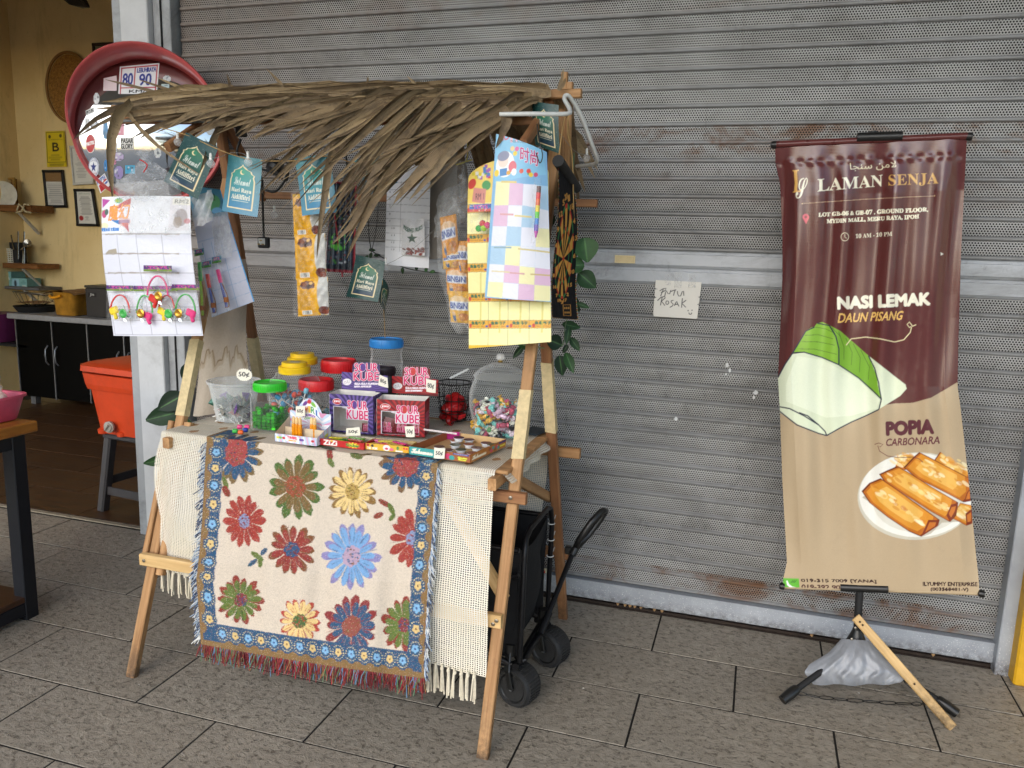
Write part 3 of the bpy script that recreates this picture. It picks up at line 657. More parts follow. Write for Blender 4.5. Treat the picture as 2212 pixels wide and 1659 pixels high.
# rear slope at the right end, seen from below and beyond the post
for i in range(34):
    s_ = (i+rnd.random())/34; x0 = -1.20+s_*0.60; x1 = x0+rnd.uniform(-0.06, 0.12)
    leaf([(x0, 2.47, 1.90), (x0+(x1-x0)*0.5, 2.62, 1.74), (x1, 2.76+rnd.uniform(-0.03, 0.03), 1.555+rnd.uniform(-0.04, 0.06))], rnd.uniform(0.026, 0.042), tw=rnd.uniform(-0.5, 0.5))
for x1, y1 in ((1264, 415), (1285, 385), (1292, 368), (1250, 330), (1275, 350), (1240, 395)):
    px_leaf([(1200+rnd.uniform(-10, 10), 255, 2.5), ((1205+x1)/2, (255+y1)/2-12, 2.62), (x1, y1, 2.7)], 0.03, tw=rnd.uniform(-0.5, 0.5))

# ------------------------------------------------------------------ open-weave cream cloth over the table
def net_mat():
    t = NT('cream_open_weave'); w_ = t.attr('wc').outputs['Vector']; p = t.pos()
    nz = t.new('TexNoise'); nz.inputs['Scale'].default_value = 60; t.l.new(p, nz.inputs['Vector'])
    q = t.vmath('ADD', t.vmath('MULTIPLY', w_, (1/0.0068, 1/0.0068, 1)), t.vmath('MULTIPLY', nz.outputs['Color'], (0.5, 0.5, 0)))
    f = t.vmath('SUBTRACT', t.vmath('FRACTION', q), (0.5, 0.5, 0)); a = t.new('SeparateXYZ'); t.l.new(t.vmath('ABSOLUTE', f), a.inputs[0])
    mxx = t.math('MAXIMUM', a.outputs[0], a.outputs[1]); n = t.noise(p, 9, 3)
    hole = t.math('LESS_THAN', mxx, t.ramp(n, 0.3, 0.7, 0.20, 0.31))
    c = t.mix(t.ramp(n, 0.35, 0.7), lin('d8d0bd'), lin('efe9dc')); c = t.mix(t.ramp(t.noise(p, 6, 6, 0.7), 0.58, 0.75, 0, 0.4), c, lin('a89778'))
    t.base(c, 0.9, 0, 0.1); t.bump(mxx, 0.6, 0.002)
    tr = t.new('BsdfTransparent'); mx = t.new('MixShader'); t.l.new(hole, mx.inputs[0]); t.l.new(t.b.outputs[0], mx.inputs[1]); t.l.new(tr.outputs[0], mx.inputs[2]); t.l.new(mx.outputs[0], t.out.inputs[0]); return t.m
NET = net_mat(); YARN = M('cream_yarn', 'd9d0bb', 0.9, var=0.15, scale=60)
net = thing('tablecloth', 'cream open weave tablecloth with tassels spread under the flowered rug', 'tablecloth', (-1.27, 2.4, 0.8))
TZ = 0.806                                        # top of the covered table
def netsheet(nm, fn, nu, nv, W, H):
    b = MB(); vs, ws = [], []
    for j in range(nv+1):
        for i in range(nu+1): vs.append(fn(i/nu, j/nv)); ws.append((i/nu*W, j/nv*H, 0))
    b.add(vs, [(j*(nu+1)+i, j*(nu+1)+i+1, (j+1)*(nu+1)+i+1, (j+1)*(nu+1)+i) for j in range(nv) for i in range(nu)], ws); return b.obj(nm, NET, net, True, 180)
xl, xr = -1.868, -0.690
HEM = [aty(360, 1232, 2.05)[2], aty(990, 1432, 2.05)[2]]
def front(u, v):
    x = xl+(xr-xl)*u; zb = HEM[0]+(HEM[1]-HEM[0])*min(1, u*1.06)
    fold = math.sin(u*34+1.2)*0.010+math.sin(u*71+v*1.5)*0.005
    if v < 0.08:                                  # rounded turn over the table edge
        a = v/0.08*math.pi/2; return (x, 2.118-0.012*math.sin(a), TZ-0.012+0.012*math.cos(a))
    s_ = (v-0.08)/0.92; z = TZ-0.012+(zb-TZ+0.012)*s_
    y = 2.106-0.046*min(1, s_*1.3)+fold*min(1, s_*2.2)+0.004
    bulge = 0.0
    if u < 0.2: bulge = -(0.2-u)/0.2*0.035*math.sin(min(1, s_*1.6)*math.pi)
    if u > 0.8: bulge = (u-0.8)/0.2*0.028*min(1, s_*1.4)
    k = min(1, max(0, (u-0.80)/0.06)); k = k*k*(3-2*k)
    yf = 2.098-0.094*min(1, s_*1.55)+fold*0.25*min(1, s_*2.2)
    return (x+bulge*0.9, y*(1-k)+yf*k, z)
netsheet('front_drop', front, 140, 40, xr-xl, 0.68)
netsheet('top_cover', lambda u, v: (xl+(xr-xl)*u, 2.118+0.545*v, TZ+0.0015*math.sin(u*60)*math.sin(v*23)-0.001), 60, 30, xr-xl, 0.545)
netsheet('rear_drop', lambda u, v: (xl+(xr-xl)*u+0.01*math.sin(v*5), 2.663+0.018*min(1, v*4)+0.012*math.sin(u*40)*v, TZ-0.42*v), 80, 24, xr-xl, 0.42)
netsheet('side_drop', lambda u, v: (xr+0.003+0.045*v+0.006*math.sin(u*26), 2.13+0.53*u-0.01*v, TZ-0.035*v-0.004), 40, 6, 0.53, 0.05)
netsheet('side_drop', lambda u, v: (xl-0.003-0.02*min(1, v*3)-0.010*math.sin(u*22)*v, 2.13+0.53*u, TZ-0.42*v-0.002), 40, 20, 0.53, 0.42)
def tassels(xa, xb, n, Y, zf, ln):
    for i in range(n):
        x = xa+(xb-xa)*(i+0.5)/n; z0 = zf(x); b = MB()
        for k in range(5):
            a, c = rnd.uniform(-0.005, 0.005), rnd.uniform(-0.006, 0.006); L = ln*rnd.uniform(0.85, 1.08)
            b.tube([(x+a*0.3, Y+c*0.3, z0+0.006), (x+a, Y+c, z0-L*0.35), (x+a*1.6+rnd.uniform(-0.003, 0.003), Y+c*1.3, z0-L)], 0.0024, 5)
        b.lathe([(0.0045, 0), (0.006, 0.005), (0.0045, 0.010)], (x, Y, z0-0.012), 8)
        b.obj('tassel', YARN, net, True)
zf = lambda x: HEM[0]+(HEM[1]-HEM[0])*min(1, (x-xl)/(xr-xl)*1.06)+0.004
tassels(-1.862, -1.70, 7, 2.062, zf, 0.082); tassels(-0.915, -0.692, 11, 2.0, zf, 0.088)
tassels(-0.77, -0.69, 4, 2.69, lambda x: 0.386, 0.09)

# ------------------------------------------------------------------ woven flower rug
RUGL = np.array([(447, 945), (443, 1000), (440, 1060), (436, 1130), (430, 1200), (424, 1250), (430, 1330), (434, 1392)], float)
RUGR = np.array([(946, 1000), (941, 1060), (936, 1120), (932, 1180), (926, 1250), (922, 1330), (919, 1400), (917, 1466)], float)
def rug_uv(P):
    P = np.asarray(P, float); out = np.empty_like(P)
    t = np.clip((P[:, 1]-945)/(447), 0, 1)
    for _ in range(6):
        k = t*(len(RUGL)-1); i = np.clip(k.astype(int), 0, len(RUGL)-2); f = (k-i)[:, None]
        L = RUGL[i]*(1-f)+RUGL[i+1]*f; Rr = RUGR[i]*(1-f)+RUGR[i+1]*f
        u = (P[:, 0]-L[:, 0])/(Rr[:, 0]-L[:, 0]); yy = L[:, 1]+(Rr[:, 1]-L[:, 1])*u+14*np.sin(np.clip(u, 0, 1)*math.pi)*t*0.3
        t = t+(P[:, 1]-yy)/(447)*0.95
    out[:, 0] = u; out[:, 1] = 0.10+0.90*t; return out
RNX, RNY = 500, 540
cv = Cv(RNX, RNY, 'd3c6b6'); cv.fn = rug_uv
rr = random.Random(3)
def flower(x, y, rx, ry, n, cols, rot=0.0, core=None, tip=None, jag=0.12):
    """woven daisy: toothed petals in one yarn, edge in another, streaks toward a speckled heart"""
    lay = [(1.0, tip or cols[0]), (0.86 if tip else 0.97, cols[0])]
    for sc, c in lay:
        for k in range(n):
            a = rot+2*math.pi*k/n+rr.uniform(-0.06, 0.06); L = sc*rr.uniform(0.86, 1.04); hw = math.pi/n*rr.uniform(0.80, 1.0); P = []
            for q, w in ((0.25, 0.7), (0.55, 1.0), (0.80, 0.92), (0.93, 0.55), (1.0, 0.12)): P.append((a-hw*w, L*q*rr.uniform(0.97, 1.03)))
            for q, w in ((1.0, 0.12), (0.93, 0.55), (0.80, 0.92), (0.55, 1.0), (0.25, 0.7)): P.append((a+hw*w, L*q*rr.uniform(0.97, 1.03)))
            cv.poly([(x+rx*q*math.cos(b), y+ry*q*math.sin(b)) for b, q in P], c)
    cv.ell(x, y, rx*0.34, ry*0.34, cols[0])
    for k in range(n*2):
        a = rot+math.pi*k/n+rr.uniform(-0.1, 0.1); r0, r1 = rr.uniform(0.3, 0.5), rr.uniform(0.6, 0.92)
        cv.line([(x+rx*r0*math.cos(a), y+ry*r0*math.sin(a)), (x+rx*r1*math.cos(a), y+ry*r1*math.sin(a))], rr.uniform(0.8, 1.8), cols[1], 0.75)
    if core:
        c0, c1, cr = core; cv.ell(x, y, rx*cr, ry*cr, c0, wob=0.15)
        for k in range(46):
            a, q = rr.uniform(0, 6.28), cr*math.sqrt(rr.random()); cv.ell(x+rx*q*math.cos(a), y+ry*q*math.sin(a), rr.uniform(1, 2.6), rr.uniform(1, 2.2), rr.choice([c1, cols[1], c0]), n=7)
BL, RD, OL, CM, LB, GR, BR = '34597c', 'a2433c', '7a6440', 'e3c78a', '7aa3cf', '66793f', '7a5a36'
flower(511, 978, 62, 66, 15, (BL, '24415e'), core=('a34b4b', BR, 0.42), tip='7c6745')
flower(638, 1052, 62, 71, 13, (OL, '5c5a35'), core=('98503a', '4d7042', 0.34), tip='4f6b38')
flower(761, 1063, 54, 60, 15, (CM, BR), core=('b79a58', '6b6a38', 0.3), tip='8a6b3d')
flower(876, 1006, 58, 60, 14, (BL, '24415e'), core=('a34b4b', BR, 0.45), tip='7c5f45')
flower(528, 1126, 48, 57, 14, (RD, '7e2c2c'), core=('8593b8', 'a2433c', 0.26))
flower(630, 1188, 53, 58, 13, ('93403b', '6b2a2a'), core=('37577c', '8b4a48', 0.30), tip='7d5238')
flower(759, 1202, 64, 76, 16, (LB, '3e6692'), core=('b39bb0', '7a5a46', 0.30), tip='8d88b8')
flower(896, 1164, 60, 66, 14, (RD, '7e2c2c'), core=('8593b8', RD, 0.3))
flower(520, 1296, 52, 54, 14, (GR, '3f5a2c'), core=('8a4148', '35507a', 0.27), tip='8f3f38')
flower(647, 1342, 49, 54, 14, (CM, 'b0463c'), core=('4f6b40', 'a06a3c', 0.3), tip='b0463c')
flower(759, 1353, 60, 68, 14, (BL, '8a3a3c'), core=('94544a', BR, 0.34), tip='8a3a3c')
flower(872, 1350, 52, 62, 13, (GR, '3f5a2c'), core=('8a4148', '35507a', 0.25), tip='8f3f38')
def sprig(x, y, pts, cols):
    for (dx, dy, L, w, a), c in zip(pts, cols):
        cv.ell(x+dx, y+dy, L, w, c, rot=a, wob=0.12, n=18); cv.line([(x+dx-L*math.cos(a), y+dy-L*math.sin(a)), (x+dx+L*math.cos(a), y+dy+L*math.sin(a))], 1.2, '3c4f2c', 0.8)
sprig(712, 990, [(0, -8, 15, 7, 1.4), (3, 10, 12, 6, 1.1)], ['8f3f38', GR]); sprig(839, 1098, [(-8, -10, 16, 6, 0.5), (6, 2, 14, 6, 1.2), (-22, 16, 12, 6, -0.4), (8, 20, 10, 5, -0.9)], ['8f3f38', GR, '8f3f38', GR])
sprig(556, 1206, [(0, -4, 16, 6, 0.6), (-10, 10, 12, 5, -0.6), (6, 10, 11, 5, 1.5), (14, -14, 10, 5, -0.9)], [GR, BL, GR, BL]); sprig(487, 1054, [(0, -10, 14, 6, 1.3), (2, 8, 14, 7, 1.0)], [GR, '8f3f38'])
sprig(770, 985, [(0, 0, 16, 7, 0.2), (18, -3, 12, 6, -0.5)], ['5d6a3c', '6b5a3a']); sprig(700, 962, [(0, 0, 18, 7, 0.3), (-26, -4, 18, 7, -0.2)], ['4d5a52', '5a6a4a'])
# border band
def edge_pt(u, t):
    k = t*(len(RUGL)-1); i = min(int(k), len(RUGL)-2); f = k-i; L = RUGL[i]*(1-f)+RUGL[i+1]*f; Rr = RUGR[i]*(1-f)+RUGR[i+1]*f; return L*(1-u)+Rr*u+np.array([0, 14*math.sin(u*math.pi)*t*0.3])
cvu = cv.fn; cv.fn = None; cv.H = homography([(0, 0), (1, 0), (1, 1), (0, 1)], [(0, 0), (RNX, 0), (RNX, RNY), (0, RNY)])
BD, TAN = '33577a', '8a6e49'
cv.rect(0, 0, 0.075, 1, BD, n=3); cv.rect(0.925, 0, 1, 1, BD, n=3); cv.rect(0, 0.895, 1, 1, BD, n=3)
cv.rect(0, 0, 0.014, 1, TAN, n=3); cv.rect(0.985, 0, 1, 1, TAN, n=3); cv.rect(0, 0.975, 1, 1, TAN, n=3)
def medal(u, v, k, ru, rv, outer):
    ox, oy = outer
    cv.ell(u+ox*ru*0.5, v+oy*rv*0.5, ru*1.15, rv*1.15, BD, n=20)
    for j in range(16):
        a = 2*math.pi*j/16; cv.ell(u+ru*0.95*math.cos(a), v+rv*0.95*math.sin(a), ru*0.10, rv*0.10, 'd9cba0', n=6)
    c, h = (('dcc084', '7a5a36') if k % 2 else ('86b4d8', '3b4f8a'))
    for j in range(5):
        a = 2*math.pi*j/5+0.3; cv.ell(u+ru*0.36*math.cos(a), v+rv*0.36*math.sin(a), ru*0.27, rv*0.27, c, n=9)
    cv.ell(u, v, ru*0.16, rv*0.16, h, n=7)
NV = 11
for k in range(NV):
    v = 0.07+k*(0.87/NV)+0.02
    for j in (0, 1):                              # tan scallop between the medallions at the outer edge
        cv.ell(0.010 if j == 0 else 0.990, v+0.43/NV, 0.022, 0.026, TAN, n=14)
    medal(0.046, v, k+1, 0.027, 0.030, (0.2, 0)); medal(0.954, v, k, 0.027, 0.030, (-0.2, 0))
NH = 15
for k in range(NH):
    u = 0.10+k*(0.80/(NH-1)); cv.ell(u+0.4/(NH-1), 0.985, 0.022, 0.022, TAN, n=14); medal(u, 0.936, k, 0.025, 0.030, (0, -0.2))
# coarse weave: yarns wander over a point or two, mixed strands, alternate rows, darker ticks
g = np.random.RandomState(9); jy = np.clip(np.arange(RNY)[:, None]+g.randint(0, 2, (RNY, RNX)), 0, RNY-1); jx = np.clip(np.arange(RNX)[None]+g.randint(-1, 2, (RNY, RNX)), 0, RNX-1); cv.a = cv.a[jy, jx]
lum = cv.a.mean(2, keepdims=True); mixc = np.array([lin(h_) for h_ in ('7a5a36', 'a2433c', '4f6b38', '34597c', 'd8c8b4')])[g.randint(0, 5, (RNY, RNX))]; sel = ((g.rand(RNY, RNX, 1) < 0.2) & (lum < 0.36)); cv.a = np.where(sel, cv.a*0.45+mixc*0.55, cv.a)
g = np.random.RandomState(5); tick = (g.rand(RNY, RNX, 1) < 0.10)*0.22+g.randn(RNY, RNX, 1)*0.07
cv.a *= (1-tick)*(1-0.10*((np.arange(RNY) % 2)[:, None, None])); 
RT = [np.array([aty(447, 945, 2.098)[0], 2.098, TZ+0.006]), np.array([aty(946, 1000, 2.098)[0], 2.098, TZ+0.006])]
ku = np.linspace(0, 1, len(RUGL))
def rug_fn(u, v):
    t = np.clip((v-0.10)/0.90, 0, 1); on = np.clip((0.10-v)/0.10, 0, 1)
    z0 = TZ+0.006; Yd = np.interp(t, [0, 0.10, 0.60, 1.0], [2.090, 2.080, 1.982, 1.952])
    lx = np.interp(t, ku, RUGL[:, 0]); ly = np.interp(t, ku, RUGL[:, 1]); rx = np.interp(t, ku, RUGR[:, 0]); ry = np.interp(t, ku, RUGR[:, 1])
    X = lx*(1-u)+rx*u; Yp = ly*(1-u)+ry*u+14*np.sin(u*math.pi)*t*0.3
    D = CR[None, None]*((X-IW/2)/FPX)[..., None]-CU[None, None]*((Yp-IH/2)/FPX)[..., None]+CF[None, None]
    Yd = Yd-(0.010*np.sin(u*19+0.5)+0.006*np.sin(u*41+2*t))*np.clip(t*1.5, 0, 1)*0.8
    k = (Yd-CAM[1])/D[..., 1]; P = CAM+D*k[..., None]
    P[..., 2] = np.where(t > 0, np.minimum(P[..., 2], z0), P[..., 2])
    ztop = P[..., 2]
    r_ = 0.012
    P[..., 1] = P[..., 1]+on*0.10; P[..., 2] = np.where(on > 0, z0+0.002*np.sin(u*30)*on, np.where(t < 0.02, z0-(t/0.02)**2*np.maximum(z0-ztop, 0), ztop))
    return P[..., 0], P[..., 1], P[..., 2]
rug = thing('flower_rug', 'woven beige rug with big coloured daisies hanging over the front of the table', 'rug', (-1.27, 2.05, 0.13))
panel('woven_field', cv, rug_fn, ink('rug_weave', 0.9, 0.1, weave=0.35, ws=140), rug)
def fringe(nm, P0, P1, n, dirs, ln, mat, fn=None):
    b = MB()
    for i in range(n):
        s_ = (i+rnd.random())/n; p = fn(s_) if fn else P0+(P1-P0)*s_; dd = np.array(dirs)+np.array([rnd.uniform(-0.35, 0.35), rnd.uniform(-0.35, 0.2), rnd.uniform(-0.2, 0.2)]); L = ln*rnd.uniform(0.6, 1.15)
        q = p+dd*L*0.5+np.array([rnd.uniform(-0.004, 0.004), 0, 0]); b.cur = rnd.randrange(len(mat)); b.tube([p, q, q+(dd+np.array([rnd.uniform(-0.4, 0.4), rnd.uniform(-0.2, 0.2), -0.5]))*L*0.5], 0.0014, 4, cap=False)
    o = b.obj(nm, mat, rug, True); o['kind'] = 'stuff'; return o
def rp(u, v): return np.array([float(np.squeeze(q)) for q in rug_fn(np.array([[u]]), np.array([[v]]))])
FM = [M('red_yarn', '7c2a2c', 0.9), M('maroon_yarn', '6a1f26', 0.9), M('crimson_yarn', '98303a', 0.9), M('wine_yarn', '8e3a3a', 0.9), M('blue_yarn', '5f7f9c', 0.9), M('green_yarn', '5c7a5a', 0.9), M('gold_yarn', '8a6a44', 0.9), M('dark_red_yarn', '5e2226', 0.9)]
fringe('bottom_fringe', None, None, 620, (0, -0.15, -0.95), 0.036, FM, lambda s_: rp(s_, 0.999))
FS = [M('white_yarn', 'd5d5d2', 0.9), M('navy_yarn', '3d4a66', 0.9), M('pale_blue_yarn', '9fb0c4', 0.9)]
fringe('side_fringe', None, None, 330, (-0.7, -0.1, -0.55), 0.024, FS, lambda s_: rp(0.0, 0.12+0.86*s_)); fringe('side_fringe', None, None, 330, (0.45, -0.1, -0.8), 0.02, FS, lambda s_: rp(1.0, 0.12+0.86*s_))
# ================================================================== THINGS HUNG ON THE STALL
PAPER = ink('coated_card', 0.38, 0.5, crease=0.25); MATTE = ink('matt_paper', 0.75, 0.2, crease=0.2); GLOSS = ink('glossy_wrapper', 0.28, 0.4, crease=0.3); CLOTHP = ink('printed_cloth', 0.85, 0.15, crease=0.3)
def dq(c, Y):
    """four picture corners on the plane y = Y (or one Y per corner)"""
    Ys = Y if hasattr(Y, '__len__') else [Y]*4
    return [aty(x, y, k) for (x, y), k in zip(c, Ys)]
def crop(ox, oy, w, w2): return (ox*0.54004, oy*0.54004, w/w2*0.54004)
CA, CB, CC, CD = crop(300, 300, 1200, 1810), crop(1000, 300, 1000, 1508), crop(1700, 250, 800, 1106), crop(0, 768, 1024, 2212)
CE_, CG = crop(800, 1300, 700, 1936), crop(1400, 1300, 900, 2212)
def D(c, pts): return [(c[0]+x*c[2], c[1]+y*c[2]) for x, y in pts]
TWINE = M('jute_twine', 'a8895a', 0.9); BLK = M('black_plastic', '151515', 0.4, spec=0.5); BLKM = M('black_matt', '1b1b1c', 0.7)
def cord(nm, P, r, mat, parent=None, sub=6):
    pts = [np.asarray(p, float) for p in P]; k = len(pts); out = []
    for i in range(k-1):
        for j in range(sub):
            f = j/sub; p0, p1, p2, p3 = pts[max(i-1, 0)], pts[i], pts[i+1], pts[min(i+2, k-1)]
            out.append(0.5*((2*p1)+(-p0+p2)*f+(2*p0-5*p1+4*p2-p3)*f*f+(-p0+3*p1-3*p2+p3)*f**3))
    out.append(pts[-1]); b = MB(); b.tube(out, r, 6); return b.obj(nm, mat, parent, True, 80)
def pcord(nm, P, r, mat, parent=None): return cord(nm, [aty(*p) for p in P], r, mat, parent)

# ---- greeting cards
def card_cv(dark):
    nx, ny = 84, 132; c = Cv(nx, ny, '12443f' if dark else '3d7684', W=100, H=160)
    c.rect(0, 0, 100, 160, '0f3a38' if dark else '3f7d85', grad='16433f' if dark else '4f86a0')
    g = random.Random(4)
    for k in range(70): c.ell(g.uniform(0, 100), g.uniform(0, 160), 0.7, 0.7, 'cfd9c0', 0.5, n=6)
    def arch(i):
        a, b, t, z = 15+i, 85-i, 22+i*1.2, 146-i
        return [(a, z), (a, 66), (a+3, 56), (a+1, 50), (a+8, 46), (a+10, 40), (a+20, 36), (50-9, t+9), (50-3, t+5), (50, t), (53, t+5), (59, t+9), (b-20, 36), (b-10, 40), (b-8, 46), (b-1, 50), (b-3, 56), (b, 66), (b, z)]
    c.poly(arch(0), 'e6d2a4'); c.poly(arch(3.2), '1e6a45' if dark else '35957c', grad='16304a' if dark else '3f7fa8')
    c.ell(50, 44, 6.5, 6.5, 'e8d6a0', n=18); c.ell(52.5, 42.5, 5.6, 5.6, '1f7a55' if dark else '3b9a80', n=18)
    c.text(thin_script('Selamat'), 28, 58, 74, 80, 'f3f3ea'); c.text(serif('Hari Raya'), 22, 88, 78, 102, 'f3ead0'); c.text(serif('Aidilfitri'), 24, 105, 76, 119, 'f3ead0')
    c.rect(27, 123, 73, 124.6, 'd8dccb', 0.8); return c
CARD = [card_cv(False), card_cv(True)]
cards = [
 ('dark', D(CA, [(670, 345), (865, 440), (740, 750), (535, 640)]), (2.17, 2.13, 2.12, 2.15), 'dark green festive greeting card hanging askew nearest the convex mirror'),
 ('light', D(CA, [(925, 480), (1130, 510), (1100, 858), (885, 820)]), (2.18, 2.18, 2.16, 2.17), 'blue-green festive greeting card hanging upright above the black power plug'),
 ('light', D(CA, [(1325, 505), (1535, 480), (1580, 830), (1370, 850)]), (2.18, 2.18, 2.15, 2.16), 'blue-green festive greeting card hanging above the yellow snack pouches'),
 ('light', D(CB, [(630, 520), (790, 455), (890, 650), (720, 735)]), (2.24, 2.24, 2.22, 2.22), 'tilted blue-green greeting card mostly hidden behind the drooping palm leaves'),
 ('dark', D(CB, [(640, 1085), (815, 1125), (770, 1370), (578, 1335)]), (2.34, 2.34, 2.31, 2.31), 'dark green greeting card dangling lowest over the candy jars'),
 ('dark', D(CB, [(803, 1225), (838, 1320), (815, 1485), (782, 1365)]), (2.33, 2.39, 2.39, 2.33), 'dark greeting card turned almost edge-on beside the lowest dangling card'),
 ('dark', D(CC, [(590, 215), (740, 235), (748, 505), (612, 455)]), (2.33, 2.30, 2.30, 2.33), 'dark green greeting card tucked behind the white cable at the roof end'),
]
for kind, c, Y, lab in cards:
    s1 = rnd.uniform(-0.006, 0.006)
    o = panel('greeting_card', CARD[1 if kind == 'dark' else 0], quadfn(dq(c, Y), lambda u, v, s1=s1: 0.008*np.sin(u*math.pi)+s1*np.sin(v*3)), PAPER)
    tag(o, lab, 'greeting card', 'festive greeting cards strung under the thatch')
o = pcord('card_string', [(345, 275, 2.22), (404, 292, 2.165), (470, 322, 2.125), (525, 341, 2.165), (566, 347, 2.18), (640, 347, 2.17), (712, 337, 2.17), (770, 352, 2.23), (826, 330, 2.24)], 0.0016, TWINE)
tag(o, 'thin brown twine stringing the greeting cards under the thatch', 'string')
o = pcord('hanging_thread', [(818, 430, 2.3), (812, 500, 2.33), (800, 553, 2.34)], 0.0012, BLK); tag(o, 'thin black thread holding the lowest dangling greeting card', 'string')
o = pcord('hanging_thread', [(826, 606, 2.33), (830, 690, 2.39), (832, 730, 2.42)], 0.0012, TWINE); tag(o, 'pale thread dropping from the edge-on card to the blue lid', 'string')

# ---- fairy lights
sl = thing('fairy_lights', 'clear round fairy light bulbs on a thin wire woven under the thatch', 'string lights', tuple(aty(536, 340, 2.19)))
WIRE = M('grey_wire', '8b8b88', 0.4, 0.6); GL = clear('bulb_glass', (1, 1, 1), 0.03, 0.16)
pcord('wire', [(330, 285, 2.26), (384, 296, 2.2), (455, 340, 2.11), (500, 330, 2.15), (536, 340, 2.14), (560, 400, 2.25), (593, 456, 2.34), (660, 500, 2.36), (760, 545, 2.36), (833, 572, 2.38), (960, 470, 2.44), (1045, 272, 2.36), (1180, 270, 2.4), (1240, 325, 2.5), (1267, 334, 2.62)], 0.0008, WIRE, sl)
for x, y, Y in ((384, 307, 2.2), (455.6, 353.5, 2.11), (536, 350, 2.14), (593, 464.5, 2.34), (833.6, 579, 2.38), (1045, 280, 2.36), (1267, 342, 2.62)):
    p = aty(x, y, Y); b = MB(); b.lathe([(0.001, -0.013), (0.008, -0.010), (0.0125, -0.002), (0.0125, 0.003), (0.008, 0.010), (0.004, 0.013)], p, 14); q = b.obj('bulb', GL, sl, True)
    b = MB(); b.lathe([(0.0045, 0.010), (0.004, 0.030), (0.002, 0.032)], p, 8); b.obj('socket', clear('socket_plastic', (0.95, 0.95, 0.92), 0.2, 0.5), q, True)
# ---- pendant lamp, cables
lp = thing('pendant_bulb', 'large unlit clear filament bulb in black socket hanging on a black cord', 'light bulb', tuple(aty(755, 448, 2.42)))
p = aty(755, 448, 2.42); b = MB(); b.lathe([(0.001, -0.045), (0.02, -0.040), (0.037, -0.018), (0.038, 0.002), (0.028, 0.026), (0.016, 0.045), (0.015, 0.055)], p, 24); b.obj('globe', GL, lp, True)
b = MB(); b.lathe([(0.017, 0.052), (0.019, 0.06), (0.019, 0.115), (0.006, 0.125)], p, 18); b.obj('socket', BLK, lp, True)
b = MB()
for k in range(5): a = k*1.256; b.tube([p+np.array([0.004*math.cos(a), 0.004*math.sin(a), 0.03]), p+np.array([0.012*math.cos(a), 0.012*math.sin(a), -0.02]), p+np.array([0.003*math.cos(a), 0.003*math.sin(a), -0.024])], 0.0007, 4)
b.obj('filament', M('filament', 'c08a4a', 0.4, 0.7), lp)
pcord('cord', [(751, 392, 2.42), (748, 340, 2.44), (742, 270, 2.46)], 0.003, BLK, lp)
pc = thing('power_cable', 'black power cable with a three-pin plug hanging before the shutter', 'cable', tuple(aty(570, 523, 2.5)))
pcord('cable', [(512, 330, 2.45), (520, 350, 2.45), (545, 372, 2.45), (565, 384, 2.46), (567, 430, 2.48), (569, 490, 2.5), (570, 512, 2.5)], 0.0042, BLK, pc)
pcord('cable', [(520, 300, 2.45), (512, 330, 2.45), (530, 350, 2.47), (590, 375, 2.47), (618, 390, 2.47), (622, 360, 2.47), (618, 352, 2.47)], 0.0042, BLK, pc)
pcord('cable', [(556, 400, 2.46), (590, 415, 2.46), (612, 395, 2.46), (622, 368, 2.46)], 0.0042, BLK, pc)
p = aty(570, 524, 2.5); b = MB(); b.box(p, (0.042, 0.022, 0.040), ch=0.004); pl = b.obj('plug', BLK, pc)
b = MB(); b.box(p+np.array((0.0, -0.0125, 0.003)), (0.027, 0.003, 0.024), ch=0.001); b.obj('plug_face', M('white_plastic', 'd9d9d4', 0.4), pl)
for dx, dz in ((0, 0.008), (-0.008, -0.006), (0.008, -0.006)): b = MB(); b.box(p+np.array((dx, -0.018, dz)), (0.004, 0.012, 0.004)); b.obj('pin', M('brass', 'b59a5a', 0.3, 0.9), pl)
b = MB(); b.box(aty(521, 280, 2.45), (0.032, 0.03, 0.05), ch=0.004); b.obj('adapter', BLK, pc)
b = MB(); b.lathe([(0.0, 0), (0.03, 0.004), (0.034, 0.02), (0.02, 0.045), (0.008, 0.05)], aty(589, 372, 2.5), 18, (0.3, 0.5, 0.8)); tag(b.obj('clip_lamp', BLK, None, True), 'black shaded clip lamp behind the hanging power cable', 'lamp')
lr = pcord('light_rope', [(1080, 247, 2.19), (1150, 246, 2.19), (1222, 246, 2.24), (1231, 237, 2.28), (1219, 213, 2.33), (1229, 208, 2.35), (1254, 248, 2.4), (1276, 305, 2.45), (1289, 342, 2.5), (1284, 354, 2.55), (1246, 359, 2.62)], 0.0065, M('white_silicone', 'c9cbc9', 0.45))
tag(lr, 'white flexible light rope looped around the roof end', 'cable')
lr = pcord('light_rope', [(258, 262, 2.30), (330, 259, 2.30), (400, 263, 2.31), (455, 262, 2.33)], 0.005, M('grey_conduit', '8f969a', 0.45)); tag(lr, 'pale cable running beneath the thatch at the mirror end', 'cable')

